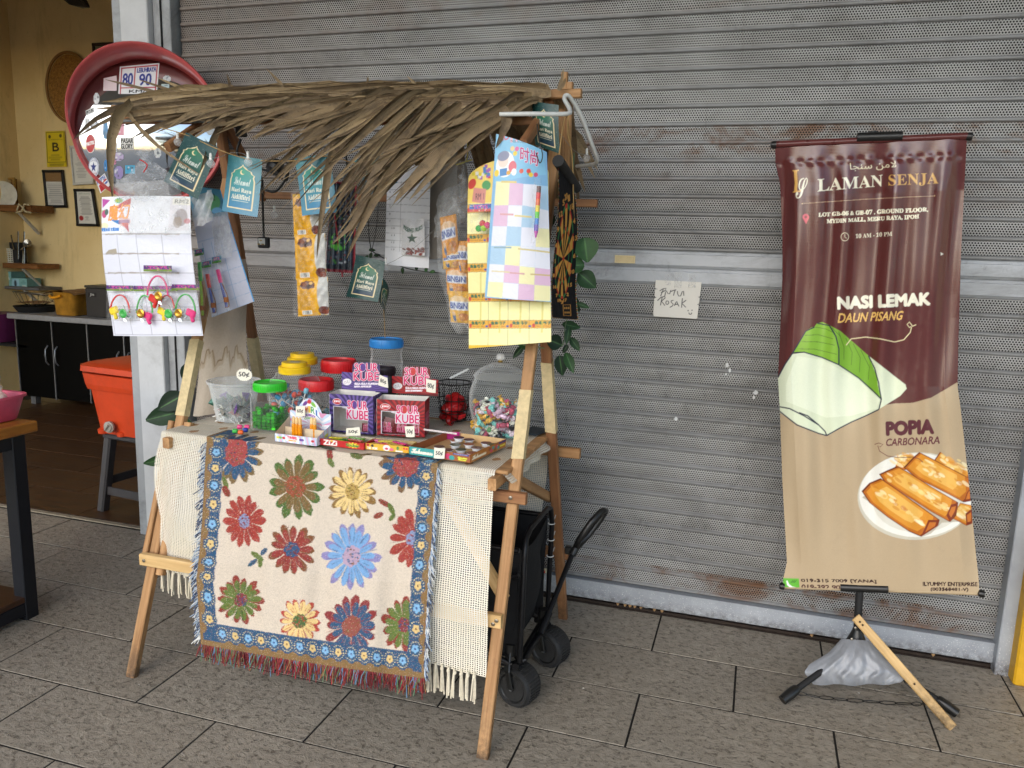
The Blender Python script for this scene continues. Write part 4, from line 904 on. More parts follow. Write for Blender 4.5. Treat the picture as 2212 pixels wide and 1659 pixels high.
# ---- white toy board with packets
def board_a():
    c = Cv(150, 236, 'dfe1ee', D(CD, [(880, 45), (1645, 40), (1738, 1243), (962, 1243)])); c.crop(*CD)
    c.rect(880, 40, 1700, 355, 'eceef4')
    for P, q in (([(890, 60), (985, 75), (900, 140)], 'b7359a'), ([(890, 160), (960, 150), (900, 180)], '9ac36a'), ([(1050, 160), (1200, 110), (1200, 60), (1090, 110)], 'c9453c'), ([(985, 235), (1090, 280), (1200, 270), (1200, 245), (1080, 245)], '2f7fc4'), ([(1120, 270), (1200, 350), (1185, 270)], 'c23b4a')): c.poly(P, q)
    c.ell(925, 190, 30, 34, 'c13a75'); c.ell(950, 175, 22, 26, '3f5a4a')
    c.ell(930, 290, 50, 26, 'f1e3b0', 0.8); c.ell(1150, 260, 60, 40, 'd9653a', 0.5)
    P = []; 
    for k in range(22): a = 6.283*k/22; r = 1.0 if k % 2 else 0.62; P.append((1080+55*r*math.cos(a), 82+28*r*math.sin(a)))
    c.poly(P, '3f9a5a'); c.text('超级五', 1045, 70, 1115, 94, 'e8d040')
    Q = [(978, 120), (1195, 105), (1185, 235), (975, 250)]
    c.text('魔幻', 0, 0, 0, 0, 'd8402c', quad=Q, bold=0.05); c.text('魔幻', 0, 0, 0, 0, 'f0a23a', quad=Q, bold=0.005)
    c.text('超强对战 无限加速', 0, 0, 0, 0, '2f7fd0', quad=[(895, 308), (1098, 308), (1098, 335), (895, 338)], bold=0.02)
    c.rect(1510, 60, 1650, 330, 'e4e0e6'); c.ell(1590, 220, 45, 75, '6b4a3c', 0.6); c.ell(1570, 260, 30, 50, '8a6b3f', 0.6); c.ell(1635, 250, 22, 22, 'c24050', 0.7)
    c.rect(1525, 55, 1650, 115, 'ece8dc'); c.text('RM2', 1540, 68, 1635, 102, '333338')
    for i, y in enumerate((358, 528, 692, 855, 985, 1100, 1228)):
        x0 = 890+i*14; c.line([(x0, y), (1675+i*10, y)], 3, '6a6a7a')
    for i, (xa, xb) in enumerate(((895, 985), (1075, 1180), (1260, 1362), (1462, 1555), (1668, 1728))):
        c.line([(xa, 358), (xb, 1228)], 3, '6a6a7a')
    for y, x0, x1 in ((362, 945, 1590), (527, 950, 1590), (690, 965, 1590)):
        P = [(x, y-5+3*math.sin(x*0.05)) for x in np.linspace(x0, x1, 16)]+[(x, y+6+3*math.sin(x*0.08)) for x in np.linspace(x1, x0, 16)]; c.poly(P, '9c9086', 0.9)
    c.poly([(945, 525), (985, 495), (1070, 483), (1080, 525)], 'a89d8c'); return c
ba = thing('toy_board', 'white gridded toy card board with orange lettering hung at the mirror end', 'display board', tuple(aty(325, 575, 2.12)))
panel('printed_sheet', board_a(), quadfn(dq(D(CD, [(880, 45), (1645, 40), (1738, 1243), (962, 1243)]), (2.13, 2.13, 2.11, 2.11)), lambda u, v: 0.03*np.sin(u*math.pi)+0.012*np.sin(v*math.pi*1.3)), PAPER, ba)
b = MB(); b.sheet(lambda u, v: aty(221+191*u+22*v*(1 if u > 0.5 else 0.9), 427+298*v, 2.135-0.02*v*0), 2, 2)
FILM = film('clear_bag_film', (1, 1, 1), 0.06, 0.1, 70); MILK = film('milky_bag_film', (0.86, 0.88, 0.92), 0.17, 0.14, 45)
PUR = M('purple_header', '6f3a86', 0.35, var=0.5, scale=120); GOLD = M('gold_plastic', 'c9983a', 0.3, 0.7); SILV = M('silver_plastic', 'bfc9cc', 0.25, 0.6)
def colr(nm, hx): return M(nm, hx, 0.35, spec=0.5)
RED, PNK, GRN, LIM, YEL, BLU, ORG = colr('red_toy', 'd8302c'), colr('pink_toy', 'e23a80'), colr('green_toy', '3fae4c'), colr('lime_toy', 'a8d82a'), colr('yellow_toy', 'e8cf2c'), colr('blue_toy', '2b3f9a'), colr('orange_toy', 'e2662a')
def header_cv(a, b_, word, n=56):
    c = Cv(n, 16, a, W=100, H=26); c.rect(0, 17, 100, 26, b_); c.text(word, 18, 4, 82, 15, 'c94a9a', bold=0.03)
    g = random.Random(len(word)+n)
    for k in range(26): c.ell(g.uniform(0, 100), g.uniform(2, 25), g.uniform(1, 4), g.uniform(1, 3), g.choice(['d8c24a', '4a8a3c', '3a3f7a', 'c95a8a', 'e0dcc8']), 0.8, n=8)
    return c
HD = header_cv('5b3478', '6d8a3a', 'TOYS')
def toy_packet(x0, y0, x1, y1, Y, ring, spin, block, lab):
    cx, w = (x0+x1)/2, (x1-x0); t = thing('toy_packet', lab, 'toy packet', tuple(aty(cx, y1, Y)), 'spinner toy packets on the white board')
    hh = (y1-y0)*0.16
    panel('header', HD, quadfn(dq([(x0, y0), (x1, y0+1), (x1, y0+hh), (x0, y0+hh)], Y-0.006)), GLOSS, t)
    b = MB(); b.sheet(lambda u, v: aty(x0+w*u, y0+hh+(y1-y0-hh)*v, Y-0.008-0.016*math.sin(u*math.pi)*math.sin(min(1, v*1.1)*math.pi)**0.5), 10, 10); b.obj('bag', FILM, t, True, 180)
    b = MB(); P = []
    for k in range(17): a = math.pi*k/16; P.append(aty(cx-(w*0.36)*math.cos(a), y0+(y1-y0)*0.78-(y1-y0)*0.50*math.sin(a), Y-0.012))
    b.tube(P, 0.0029, 6); b.obj('loop', ring, t, True)
    c = aty(cx+spin[0]*w, y0+(y1-y0)*0.80, Y-0.016); b = MB()
    for k in range(6):
        a = k*1.047; b.add([c+np.array([r*math.cos(a+s_), h, r*math.sin(a+s_)]) for r, s_, h in ((0.010, 0, 0), (0.024, 0.35, -0.003), (0.029, 0.75, -0.001), (0.018, 0.6, 0.001), (0.010, 0.45, 0))], [(0, 1, 2, 3, 4)])
    b.obj('spinner_blades', SILV, t, True)
    b = MB(); b.lathe([(0.014, 0), (0.015, 0.002), (0.010, 0.0045), (0.007, 0.0025), (0.001, 0.0025)], c+np.array([0, -0.006, 0]), 12, (0, -1, 0)); b.obj('spinner_hub', spin[1], t, True)
    c2 = aty(cx+block[0]*w, y0+(y1-y0)*block[2], Y-0.014); b = MB(); b.box(c2, (0.036, 0.009, 0.024), axes((1, 0, rnd.uniform(-0.5, 0.5))), 0.004); b.obj('launcher', block[1], t)
    b = MB(); b.box(c2+np.array((0.006, -0.001, -0.018)), (0.012, 0.010, 0.022), axes((1, 0, rnd.uniform(-0.6, 0.6))), 0.003); b.obj('launcher_grip', block[1], t)
toy_packet(230, 616, 288, 692, 2.085, RED, (0.18, GRN), (-0.22, YEL, 0.72), 'toy packet with a red loop at the mirror side of the white board')
toy_packet(289, 617, 336, 692, 2.085, GRN, (-0.12, GOLD), (0.12, PNK, 0.86), 'toy packet with a green loop and gold spinner next to the red-looped packet')
toy_packet(336, 617, 384, 692, 2.086, RED, (0.15, GRN), (-0.2, YEL, 0.75), 'toy packet with yellow launcher half hidden under the raised pink-looped packet')
toy_packet(371, 614, 430, 692, 2.085, GRN, (-0.2, GOLD), (0.2, PNK, 0.8), 'toy packet with a green loop at the palm leg edge of the board')
toy_packet(310, 573, 371, 656, 2.068, PNK, (0.08, GOLD), (-0.15, RED, 0.88), 'toy packet with a pink loop hanging highest on the white board')

# crumpled carrier bag tied above the board
pb = thing('plastic_bag', 'crumpled milky plastic bag tied with red string above the white toy board', 'plastic bag', tuple(aty(316, 430, 2.08)))
g = random.Random(11)
def crumple(fn, nu, nv, amp, seed):
    q = random.Random(seed); ph = [(q.uniform(6, 22), q.uniform(6, 22), q.uniform(0, 6.28)) for _ in range(7)]
    def f(u, v):
        p = np.array(fn(u, v), float); n = sum(math.sin(a*u+b_*v+c) for a, b_, c in ph)/7; m = sum(math.cos(b_*u-a*v+c) for a, b_, c in ph)/7
        return p+np.array([m*amp*0.5, n*amp, m*amp*0.4])
    b = MB(); b.sheet(f, nu, nv); return b
def bagA(u, v):
    w = 20+np.interp(v, [0, 0.25, 0.5, 1], [0, 46, 52, 58]); cx = np.interp(v, [0, 0.3, 1], [316, 322, 338]); return aty(cx-w+2*w*u, 352+np.interp(v, [0, 1], [0, 156]), 2.075-0.05*math.sin(u*math.pi)*min(1, v*2))
crumple(bagA, 34, 34, 0.02, 5).obj('bag', MILK, pb, True, 180)
crumple(lambda u, v: aty(252+78*u-8*v, 383+42*v+10*u, 2.08-0.03*math.sin(u*math.pi)), 18, 12, 0.018, 8).obj('handle_flap', MILK, pb, True, 180)
crumple(lambda u, v: aty(300+32*u, 318+40*v, 2.09-0.02*math.sin(u*math.pi)), 12, 12, 0.018, 9).obj('knot', MILK, pb, True, 180)
pcord('tie', [(302, 345, 2.06), (312, 350, 2.045), (318, 358, 2.04), (310, 372, 2.045)], 0.0018, M('red_string', 'c22a2a', 0.7), pb)
ob = crumple(lambda u, v: aty(416+42*u, 428+68*v-20*u, 2.16-0.02*math.sin(u*3.1)), 14, 14, 0.014, 21).obj('plastic_bag', film('grey_bag_film', (0.8, 0.8, 0.8), 0.5, 0.2, 40), None, True, 180)
tag(ob, 'small grey plastic bag hanging between the two toy boards', 'plastic bag')

# ---- blue-edged board behind with stick toys
cB = D(CD, [(1620, -60), (1905, -20), (2200, 945), (1832, 1082)])
c = Cv(100, 150, 'c8cadb', cB); c.crop(*CD)
c.poly([(1620, -60), (1905, -20), (1945, 150), (1660, 150)], '3f7f9a'); c.ell(1840, 60, 60, 50, '4f9a5a', 0.9); c.ell(1870, 110, 40, 20, '6fb0d8'); c.text('RM2', 1775, 5, 1860, 45, '22222a')
for k in range(5): c.line([(1650+k*22, 330+k*160), (2010+k*36, 270+k*140)], 4, '7c9fc4')
for k in range(3): c.line([(1740+k*80, 330), (1890+k*100, 1060)], 4, '7c9fc4')
c.line([(1905, -20), (2197, 945), (2190, 955), (1832, 1082)], 14, '3f9ad8')
bb = thing('toy_board', 'pale toy board with blue edge hung slanting behind the white board', 'display board', tuple(aty(480, 560, 2.3)))
panel('printed_sheet', c, quadfn(dq(cB, (2.26, 2.30, 2.33, 2.26)), lambda u, v: 0.01*np.sin(v*3)), PAPER, bb)
HD2 = header_cv('3a7f9a', '4f8a3c', 'STICK', 40)
def stick_packet(x, y0, y1, Y, ca, cb, lean, lab):
    t = thing('stick_toy_packet', lab, 'toy packet', tuple(aty(x, y1, Y)), 'stick toy packets on the blue-edged board'); w = 20
    panel('header', HD2, quadfn(dq([(x-w/2, y0), (x+w/2, y0-4), (x+w/2, y0+10), (x-w/2, y0+14)], Y-0.004)), GLOSS, t)
    b = MB(); b.sheet(lambda u, v: aty(x-w/2+w*u+lean*v, y0+12+(y1-y0-12)*v, Y-0.006-0.012*math.sin(u*math.pi)), 6, 10); b.obj('bag', FILM, t, True, 180)
    A, Bq = aty(x+lean*0.1, y0+26, Y-0.01), aty(x+lean, y1-8, Y-0.01); m1 = A+(Bq-A)*0.35
    b = MB(); b.bar(A, m1, 0.016, 0.006, (0, 1, 0)); b.obj('paddle', ca, t)
    b = MB(); b.bar(m1, Bq, 0.010, 0.007, (0, 1, 0)); b.obj('stick', cb, t)
    cord('elastic', [m1+np.array((0.008, -0.005, 0)), (m1+Bq)/2+np.array((0.018, -0.006, 0)), Bq+np.array((0.012, -0.005, 0.006)), Bq+np.array((-0.002, -0.006, 0))], 0.0014, M('brown_elastic', '8a5a3a', 0.8), t)
    b = MB(); b.lathe([(0.008, 0), (0.008, 0.016)], Bq+np.array((0, -0.002, 0.018)), 8); b.obj('cork', M('cork', 'a8683c', 0.8), t)
stick_packet(468, 556, 672, 2.25, PNK, BLU, 22, 'stick toy packet with pink paddle nearest the palm leg')
stick_packet(446, 566, 684, 2.24, RED, BLU, 16, 'stick toy packet with red paddle in the middle of the blue-edged board')
stick_packet(430, 540, 690, 2.22, GRN, LIM, 8, 'stick toy packet in green and lime close to the white board')
crumple(lambda u, v: aty(456+36*u+10*v, 462+98*v-6*u, 2.265-0.01*math.sin(u*3.1)), 10, 16, 0.008, 30).obj('cover_film', film('shiny_cover_film', (0.9, 0.9, 0.9), 0.3, 0.1, 90), bb, True, 180)

# ---- stained kraft paper curtain
c = Cv(70, 130, 'a79a8c', W=100, H=180); P = [(x, 112+9*math.sin(x*0.21)+5*math.sin(x*0.6)) for x in np.linspace(0, 100, 30)]
c.poly(P+[(100, 180), (0, 180)], 'b1a596'); c.line(P, 2.2, '7a6448'); c.line([(x, y+4) for x, y in P], 5, '93826a', 0.5); c.speck(0.03)
o = panel('paper_curtain', c, quadfn(dq([(440, 560), (528, 560), (545, 884), (420, 898)], 2.47), lambda u, v: 0.02*np.sin(u*9)*v+0.012*np.sin(u*4+v*7)), MATTE); tag(o, 'torn stained kraft paper hanging behind the mirror-side stall leg', 'paper sheet')
# ---- calendar and grey card
cC = D(CB, [(830, 560), (1090, 540), (1078, 1165), (812, 1140)])
c = Cv(72, 150, 'eeeff4', cC); c.crop(*CB)
for k, y in enumerate(range(640, 1060, 43)):
    c.line([(818, y+4), (1085, y+14)], 2.2, '84868f')
    if k >= 1: c.text(str(k+4), 843 if k < 6 else 862, y+10-43*0+4, 853 if k < 6 else 884, y+24, '55565e')
c.line([(918, 640), (920, 1060)], 2.2, '84868f')
o = panel('calendar_sheet', c, quadfn(dq(cC, 2.50), lambda u, v: 0.03*np.sin(u*math.pi)*(0.3+0.7*v)), MATTE); tag(o, 'white numbered tally sheet hanging behind the drooping palm leaves', 'paper sheet')
b = MB(); q = dq(D(CB, [(1085, 470), (1250, 440), (1250, 1118), (1085, 1112)]), 2.54); b.prism([(0, 0), (1, 0), (1, 1), (0, 1)], q[0]+np.array((0, 0.001, 0)), q[1]-q[0], q[3]-q[0], 0.002)
tag(b.obj('grey_cardboard', M('grey_board', '8b857d', 0.85, var=0.05)), 'plain grey cardboard sheet hanging beside the numbered tally sheet', 'cardboard')
pk = thing('preserved_fruit_packet', 'small clear packet of red preserved fruit pinned on the tally sheet', 'snack packet', tuple(aty(892, 550, 2.45)))
cq = D(CB, [(912, 868), (1050, 866), (1055, 1090), (915, 1088)]); c = Cv(52, 80, 'd8d8dc', cq); c.crop(*CB)
c.text('PRESERVED FRUITS', 930, 925, 1040, 950, '2f5a4a', arc=-0.9, bold=0.02)
P = []
for k in range(10): a = -1.571+0.6283*k; r = 34 if k % 2 == 0 else 14; P.append((985+r*math.cos(a), 985+r*math.sin(a)))
c.poly(P, '1f4a3c')
for k in range(26): c.ell(g.uniform(925, 1045), g.uniform(1045, 1080), g.uniform(8, 18), g.uniform(4, 9), g.choice(['7c2a22', '9a3a2c', '5a1c18']), rot=g.uniform(-1, 1), n=9)
panel('printed_front', c, quadfn(dq(cq, 2.465), lambda u, v: 0.012*np.sin(u*math.pi)*np.sin(v*math.pi)), GLOSS, pk)
crumple(lambda u, v: aty(866+52*u, 474+76*v, 2.45-0.012*math.sin(u*3.14)), 10, 12, 0.004, 4).obj('wrapper', FILM, pk, True, 180)

# ---- snack pouches
def pillow(nm, cv_, q, bulge, mat, parent, back):
    fn = quadfn(q, lambda u, v: bulge*(np.sin(np.clip(u, 0, 1)*math.pi)**0.6)*(np.sin(np.clip(v, 0, 1)*math.pi)**0.6)+0.002*np.sin(u*23)*np.sin(v*17))
    o = panel(nm, cv_, fn, mat, parent)
    f2 = quadfn(q, lambda u, v: -bulge*0.8*(np.sin(u*math.pi)**0.6)*(np.sin(v*math.pi)**0.6)); b_ = MB()
    def f(u, v): a = f2(np.array([[u]]), np.array([[v]])); return [float(np.squeeze(k)) for k in a]
    b_.sheet(f, 8, 8); b_.obj(nm+'_back', back, o if parent is None else parent, True, 180); return o
def pouch_cv():
    c = Cv(60, 76, 'd89c00', W=100, H=130); c.rect(0, 0, 100, 8, 'c79a1c'); c.rect(68, 0, 100, 130, 'bcbcb8'); c.ell(40, 26, 24, 15, '5a2f1e', wob=0.2); c.ell(30, 22, 9, 7, '7c4426'); c.ell(46, 30, 9, 6, '3c1f14'); c.ell(50, 20, 6, 5, 'e0b87a')
    c.poly([(62, 0), (72, 0), (70, 60), (76, 130), (62, 130)], 'dca400'); c.ell(86, 112, 16, 14, '5a241c'); c.ell(92, 118, 10, 8, '7c3a28')
    for k in range(20): c.line([(12, 44+k*3.2), (12+rnd.uniform(26, 42), 44.6+k*3.2)], 1.1, '5a4a1c', 0.8)
    for k in range(9): c.line([(70, 40+k*3.4), (92, 41+k*3.4)], 1, '77777a', 0.8)
    c.rect(18, 110, 50, 124, 'e4e4e0')
    for k in range(11): c.rect(20+k*2.6, 111, 20+k*2.6+rnd.uniform(0.6, 1.8), 122, '222222', n=2)
    return c
PCV = pouch_cv(); YB = M('yellow_pouch_back', 'c89c1c', 0.3)
ss = thing('snack_pouch_strip', 'long clear sleeve of stacked yellow chocolate snack pouches hanging over the table', 'snack pouches', tuple(aty(672, 688, 2.22)))
for x0, y0, x1, y1 in ((632, 420, 690, 512), (636, 505, 702, 605), (641, 600, 708, 684)):
    pillow('pouch', PCV, dq([(x0, y0), (x1, y0-2), (x1+3, y1-4), (x0+3, y1)], 2.21), 0.016, GLOSS, ss, YB)
crumple(lambda u, v: aty(628+np.interp(v, [0, 0.3, 1], [60, 74, 78])*u+6*v, 405+283*v-3*u, 2.20-0.03*math.sin(u*3.14)), 16, 40, 0.006, 14).obj('sleeve', film('thin_sleeve', (1, 1, 1), 0.02, 0.08, 60), ss, True, 180)
dp = thing('toy_tray', 'red-edged tray crammed with dark toy packs hanging behind the palm leaves', 'toy tray', tuple(aty(735, 590, 2.36)))
c = Cv(48, 110, '8c2430', W=100, H=240); c.rect(5, 5, 95, 232, '1d2430'); g = random.Random(8)
for k in range(5):
    x = 8+k*17; c.poly([(x, 10), (x+15, 6), (x+17, 215-abs(k-2)*8), (x+3, 222)], '2b3542'); c.line([(x+1, 12), (x+4, 220)], 1.6, '9aa4b0', 0.7)
    for j in range(40): c.ell(x+g.uniform(2, 15), g.uniform(15, 220), g.uniform(1, 3.2), g.uniform(1, 4), g.choice(['8a2c34', '3c5f8a', '5fae4c', 'c8ccd2', '4a3a5a', '7f8a9a']), 0.85, n=7)
    for j in range(3): c.ell(x+g.uniform(4, 13), g.uniform(120, 215), 4, 6, '6ad04a', n=9)
panel('packs', c, quadfn(dq([(716, 392), (768, 395), (764, 590), (702, 586)], (2.37, 2.37, 2.34, 2.34)), lambda u, v: 0.006*np.sin(u*30)), GLOSS, dp)
b = MB(); b.tube(dq([(714, 391), (769, 394), (765, 592), (740, 598), (704, 590)], 2.35), 0.003, 6, closed=True); b.obj('tray_rim', M('red_tray', '9c2430', 0.4), dp, True)
# bag of orange snacks
bs = thing('snack_bag', 'clear plastic bag stuffed with yellow and orange snack packs beside the toy boards', 'snack bag', tuple(aty(985, 715, 2.32)))
def bin_cv(k):
    c = Cv(46, 46, 'dca61c' if k % 2 else 'd8901c', W=100, H=100); c.ell(50, 30, 40, 16, 'e0d6c0', 0.5, wob=0.1); c.rect(8, 32, 92, 58, 'd0dcec', 0.95); c.text('BINBIN', 11, 36, 89, 54, '1f3f8a', bold=0.05)
    c.ell(70, 78, 22, 12, 'b06a24'); c.ell(60, 82, 14, 9, 'c88a3c'); c.ell(26, 80, 9, 14, '3a5f8a'); c.ell(25, 70, 7, 7, 'd8b48a'); return c
BCV = [bin_cv(0), bin_cv(1)]; OB = M('orange_pouch_back', 'c98a2a', 0.3)
for k, cq in enumerate((((950, 470), (985, 462), (992, 545), (957, 560)), ((955, 540), (1003, 535), (1008, 575), (958, 582)), ((962, 572), (1012, 576), (1014, 640), (966, 636)), ((968, 628), (1016, 630), (1018, 700), (974, 696)), ((985, 520), (1015, 520), (1018, 590), (990, 590)))):
    pillow('snack_pack', BCV[k % 2], dq(cq, 2.31+0.01*(k % 3)), 0.018, GLOSS, bs, OB)
def bagB(u, v):
    a = np.interp(v, [0, 0.12, 0.4, 0.7, 0.95, 1], [992, 962, 942, 950, 972, 985]); z = np.interp(v, [0, 0.12, 1], [1004, 1020, 1022]); return aty(a+(z-a)*u, 345+370*v+(8*math.sin(u*9) if v > 0.95 else 0), 2.285-0.04*math.sin(u*3.14)*math.sin(min(1, v*1.2)*3.14)**0.5)
crumple(bagB, 18, 44, 0.012, 17).obj('bag', film('grey_clear_film', (0.86, 0.87, 0.88), 0.10, 0.1, 45), bs, True, 180)
crumple(lambda u, v: aty(945+75*u-8*v, 380+95*v+(1-u)*40, 2.36-0.02*math.sin(u*3.14)), 16, 16, 0.012, 18).obj('bag_neck', film('dark_film', (0.35, 0.36, 0.37), 0.5, 0.2, 30), bs, True, 180)
pcord('tie', [(1008, 270, 2.36), (1010, 330, 2.34), (1004, 350, 2.32), (985, 356, 2.31), (1020, 345, 2.33)], 0.0018, M('yellow_raffia', 'b8a83a', 0.6), bs)

# ---- yellow toy board
cD = [(1013, 352), (1186, 340), (1189, 738.5), (1010, 753)]
c = Cv(130, 300, 'efe9a8', cD); c.crop(*CC)
c.poly([(240, 520), (600, 520), (600, 770), (240, 775)], 'ecd06a'); g = random.Random(2)
for k in range(26): x, y = g.uniform(255, 375), g.uniform(545, 640); c.rect(x-9, y-9, x+9, y+9, g.choice(['d8453c', '4a7fc0', '5a9a4a', '9a5ab0', 'e0e0d8', 'd8c83a']), n=3)
c.ell(268, 670, 22, 30, 'c9453c', rot=0.6); c.ell(355, 680, 26, 26, '4f9a5a'); c.ell(330, 745, 12, 12, 'c04a7a'); c.poly([(280, 690), (355, 700), (348, 780), (270, 765)], 'cf8a80'); c.text("RM 1", 292, 722, 342, 756, '33303a')
for k, y in enumerate((780, 940, 1100, 1265, 1418)):
    c.rect(238, y, 700, y+46, 'e0a63a')
    for j in range(4):
        x = 245+j*118; c.text('鱼鱼弓子', x+10, y+6, x+92, y+24, '3f6a4a', bold=0.03); c.text('FISH GUM BALL', x+16, y+30, x+92, y+38, '7a3a2c'); c.ell(x+4, y+30, 8, 12, 'c9453c'); c.ell(x+102, y+34, 8, 6, '3a4fa0')
    c.line([(238, y), (700, y)], 2, '6a5a3a'); c.line([(238, y+46), (700, y+46)], 2, '6a5a3a')
for j in range(4):
    x = 355+j*112; c.line([(x+8, 800), (x, 1570)], 2, '55503a')
    if j < 4: c.poly([(x-40, 1150), (x-32, 1150), (x-42, 1490), (x-52, 1490)], 'c8b63a', 0.55)
c.rect(235, 1560, 700, 1590, 'e0b52c')
yb = thing('toy_board', 'yellow toy card board hanging behind the pastel chequered one', 'display board', tuple(aty(1100, 745, 2.24)))
yf = quadfn(dq(cD, (2.26, 2.26, 2.21, 2.21)), lambda u, v: 0.018*np.sin(u*math.pi)+0.01*np.sin(v*5))
def yfn(u, v):
    v2 = np.maximum(v, 0.085*(1-np.sin(np.clip(u*1.0, 0, 1)*math.pi)**0.5)); return yf(u, v2)
panel('printed_sheet', c, yfn, PAPER, yb)
tp = thing('toy_packet', 'small packet of coloured gum balls clipped to the yellow board', 'toy packet', tuple(aty(1030, 506, 2.17)))
panel('header', header_cv('3f6ab0', 'c84a4a', 'TOYS', 44), quadfn(dq(D(CC, [(245, 787), (368, 780), (368, 822), (245, 826)]), 2.185)), GLOSS, tp)
for x, y, m in ((318, 890, RED), (345, 900, PNK), (297, 918, GRN), (325, 916, LIM)): b = MB(); b.lathe([(0.001, -0.010), (0.007, -0.007), (0.010, 0), (0.007, 0.007), (0.001, 0.010)], aty(CC[0]+x*CC[2], CC[1]+y*CC[2], 2.18), 12); b.obj('gum_ball', m, tp, True)
crumple(lambda u, v: aty(1015+46*u, 458+44*v, 2.175-0.012*math.sin(u*3.14)), 8, 8, 0.004, 41).obj('bag', FILM, tp, True, 180)

# ---- pastel chequered board
cE = [(1072, 289), (1181, 330), (1190, 652.6), (1047, 643)]
c = Cv(120, 300, '7fb0d8', cE); c.crop(*CC)
c.poly([(395, 395), (640, 420), (668, 600), (390, 620)], '86bfe0')
for k in range(6): c.poly([(480+k*28, 395+k*4), (492+k*28, 398+k*4), (490+k*28, 450), (478+k*28, 446)], 'e6b4c4')
c.text('RU', 412, 405, 470, 432, 'c9607a', bold=0.03); c.text('MADE IN CHINA', 0, 0, 0, 0, '3a3a42', quad=[(480, 436), (562, 452), (562, 462), (480, 447)])
c.ell(450, 540, 52, 58, 'f2f2f4'); c.ell(440, 520, 30, 32, 'f0d8cc'); c.ell(440, 500, 34, 22, '8a8fa8'); c.rect(420, 556, 462, 590, '4a86c0'); c.ell(492, 555, 22, 26, 'd86a78'); c.ell(470, 580, 12, 10, 'd9a03a'); c.ell(402, 572, 14, 16, 'e6c83a'); c.ell(500, 580, 14, 16, 'f0eef0')
for x, y, q in ((490, 475, 'e8c890'), (515, 480, 'd86aa0'), (505, 498, 'e8c83a'), (540, 580, 'd8553c'), (582, 592, '4a9a6a'), (578, 582, 'd8453c'), (590, 600, 'e8c83a'), (615, 600, 'c84a6a')): c.ell(x, y, 12, 11, q, n=8)
Q = [(535, 470), (628, 500), (624, 562), (533, 534)]; c.text('时尚', 0, 0, 0, 0, 'f4f0f4', quad=Q, bold=0.07); c.text('时尚', 0, 0, 0, 0, 'c2407a', quad=Q, bold=0.01)
cols = ['ece6b4', 'd9b6d2', 'e0e2ee', 'a8c8e2']; pat = [[0, 1, 2, 3], [1, 2, 3, 2], [2, 3, 2, 0], [3, 0, 2, 2], [2, 1, 0, 1], [0, 2, 1, 0]]
ys = [(610, 640, 655), (730, 745, 775), (840, 858, 870), (955, 965, 975), (1065, 1085, 1105), (1182, 1200, 1212), (1290, 1310, 1318)]
for r in range(6):
    xl0, xr0 = 400-r*9, 690; xl1 = 400-(r+1)*9
    for k in range(4):
        def X(row, kk): a = 400-row*9; return a+(692-a)*(kk/4)**0.95
        def Yv(row, kk): return np.interp(kk, [0, 2, 4], ys[row])
        c.poly([(X(r, k), Yv(r, k)), (X(r, k+1), Yv(r, k+1)), (X(r+1, k+1), Yv(r+1, k+1)), (X(r+1, k), Yv(r+1, k))], cols[pat[r][k]])
for x0, y0, x1, y1, q in ((430, 612, 515, 628, 'd8c47a'), (425, 775, 500, 788, 'd09aa0'), (505, 790, 595, 805, 'd8c88a'), (390, 960, 490, 970, '8aa8b8'), (525, 975, 690, 1000, 'cdbf86'), (375, 1108, 480, 1122, 'd6cba0'), (480, 1122, 560, 1134, 'cf9aa0'), (590, 1132, 695, 1142, 'c9b27a')):
    c.poly([(x0, y0), (x1, y1-4), (x1, y1+6), (x0, y0+9)], q)
pc2 = thing('toy_board', 'pastel pink and blue chequered toy board hanging in front of the yellow one', 'display board', tuple(aty(1118, 645, 2.17)))
ef = quadfn(dq(cE, (2.19, 2.23, 2.20, 2.15)), lambda u, v: 0.028*np.sin(u*math.pi*0.9)+0.006*np.sin(v*4))
panel('printed_sheet', c, ef, PAPER, pc2)
rp_ = thing('rainbow_pen_packet', 'slim packet with a rainbow striped pen on the chequered board', 'toy packet', tuple(aty(1160, 525, 2.14)))
A, Bq = aty(CC[0]+630*CC[2], CC[1]+685*CC[2], 2.155), aty(CC[0]+612*CC[2], CC[1]+968*CC[2], 2.14)
for k, hx in enumerate(('5a2a2a', 'd8302c', 'e2662a', 'e8cf2c', '5fd03a', '2b7fd0', '5a3ab0', 'c83ab0')):
    b = MB(); p0, p1 = A+(Bq-A)*k/8, A+(Bq-A)*(k+1)/8; b.tube([p0, p1], [0.0062, 0.0062 if k < 7 else 0.002], 10); b.obj('pen_segment', colr('pen_'+hx, hx), rp_, True)
crumple(lambda u, v: aty(CC[0]+(600+45*u-14*v)*CC[2], CC[1]+(640+360*v)*CC[2], 2.135-0.008*math.sin(u*3.14)), 6, 20, 0.004, 19).obj('bag', FILM, rp_, True, 180)

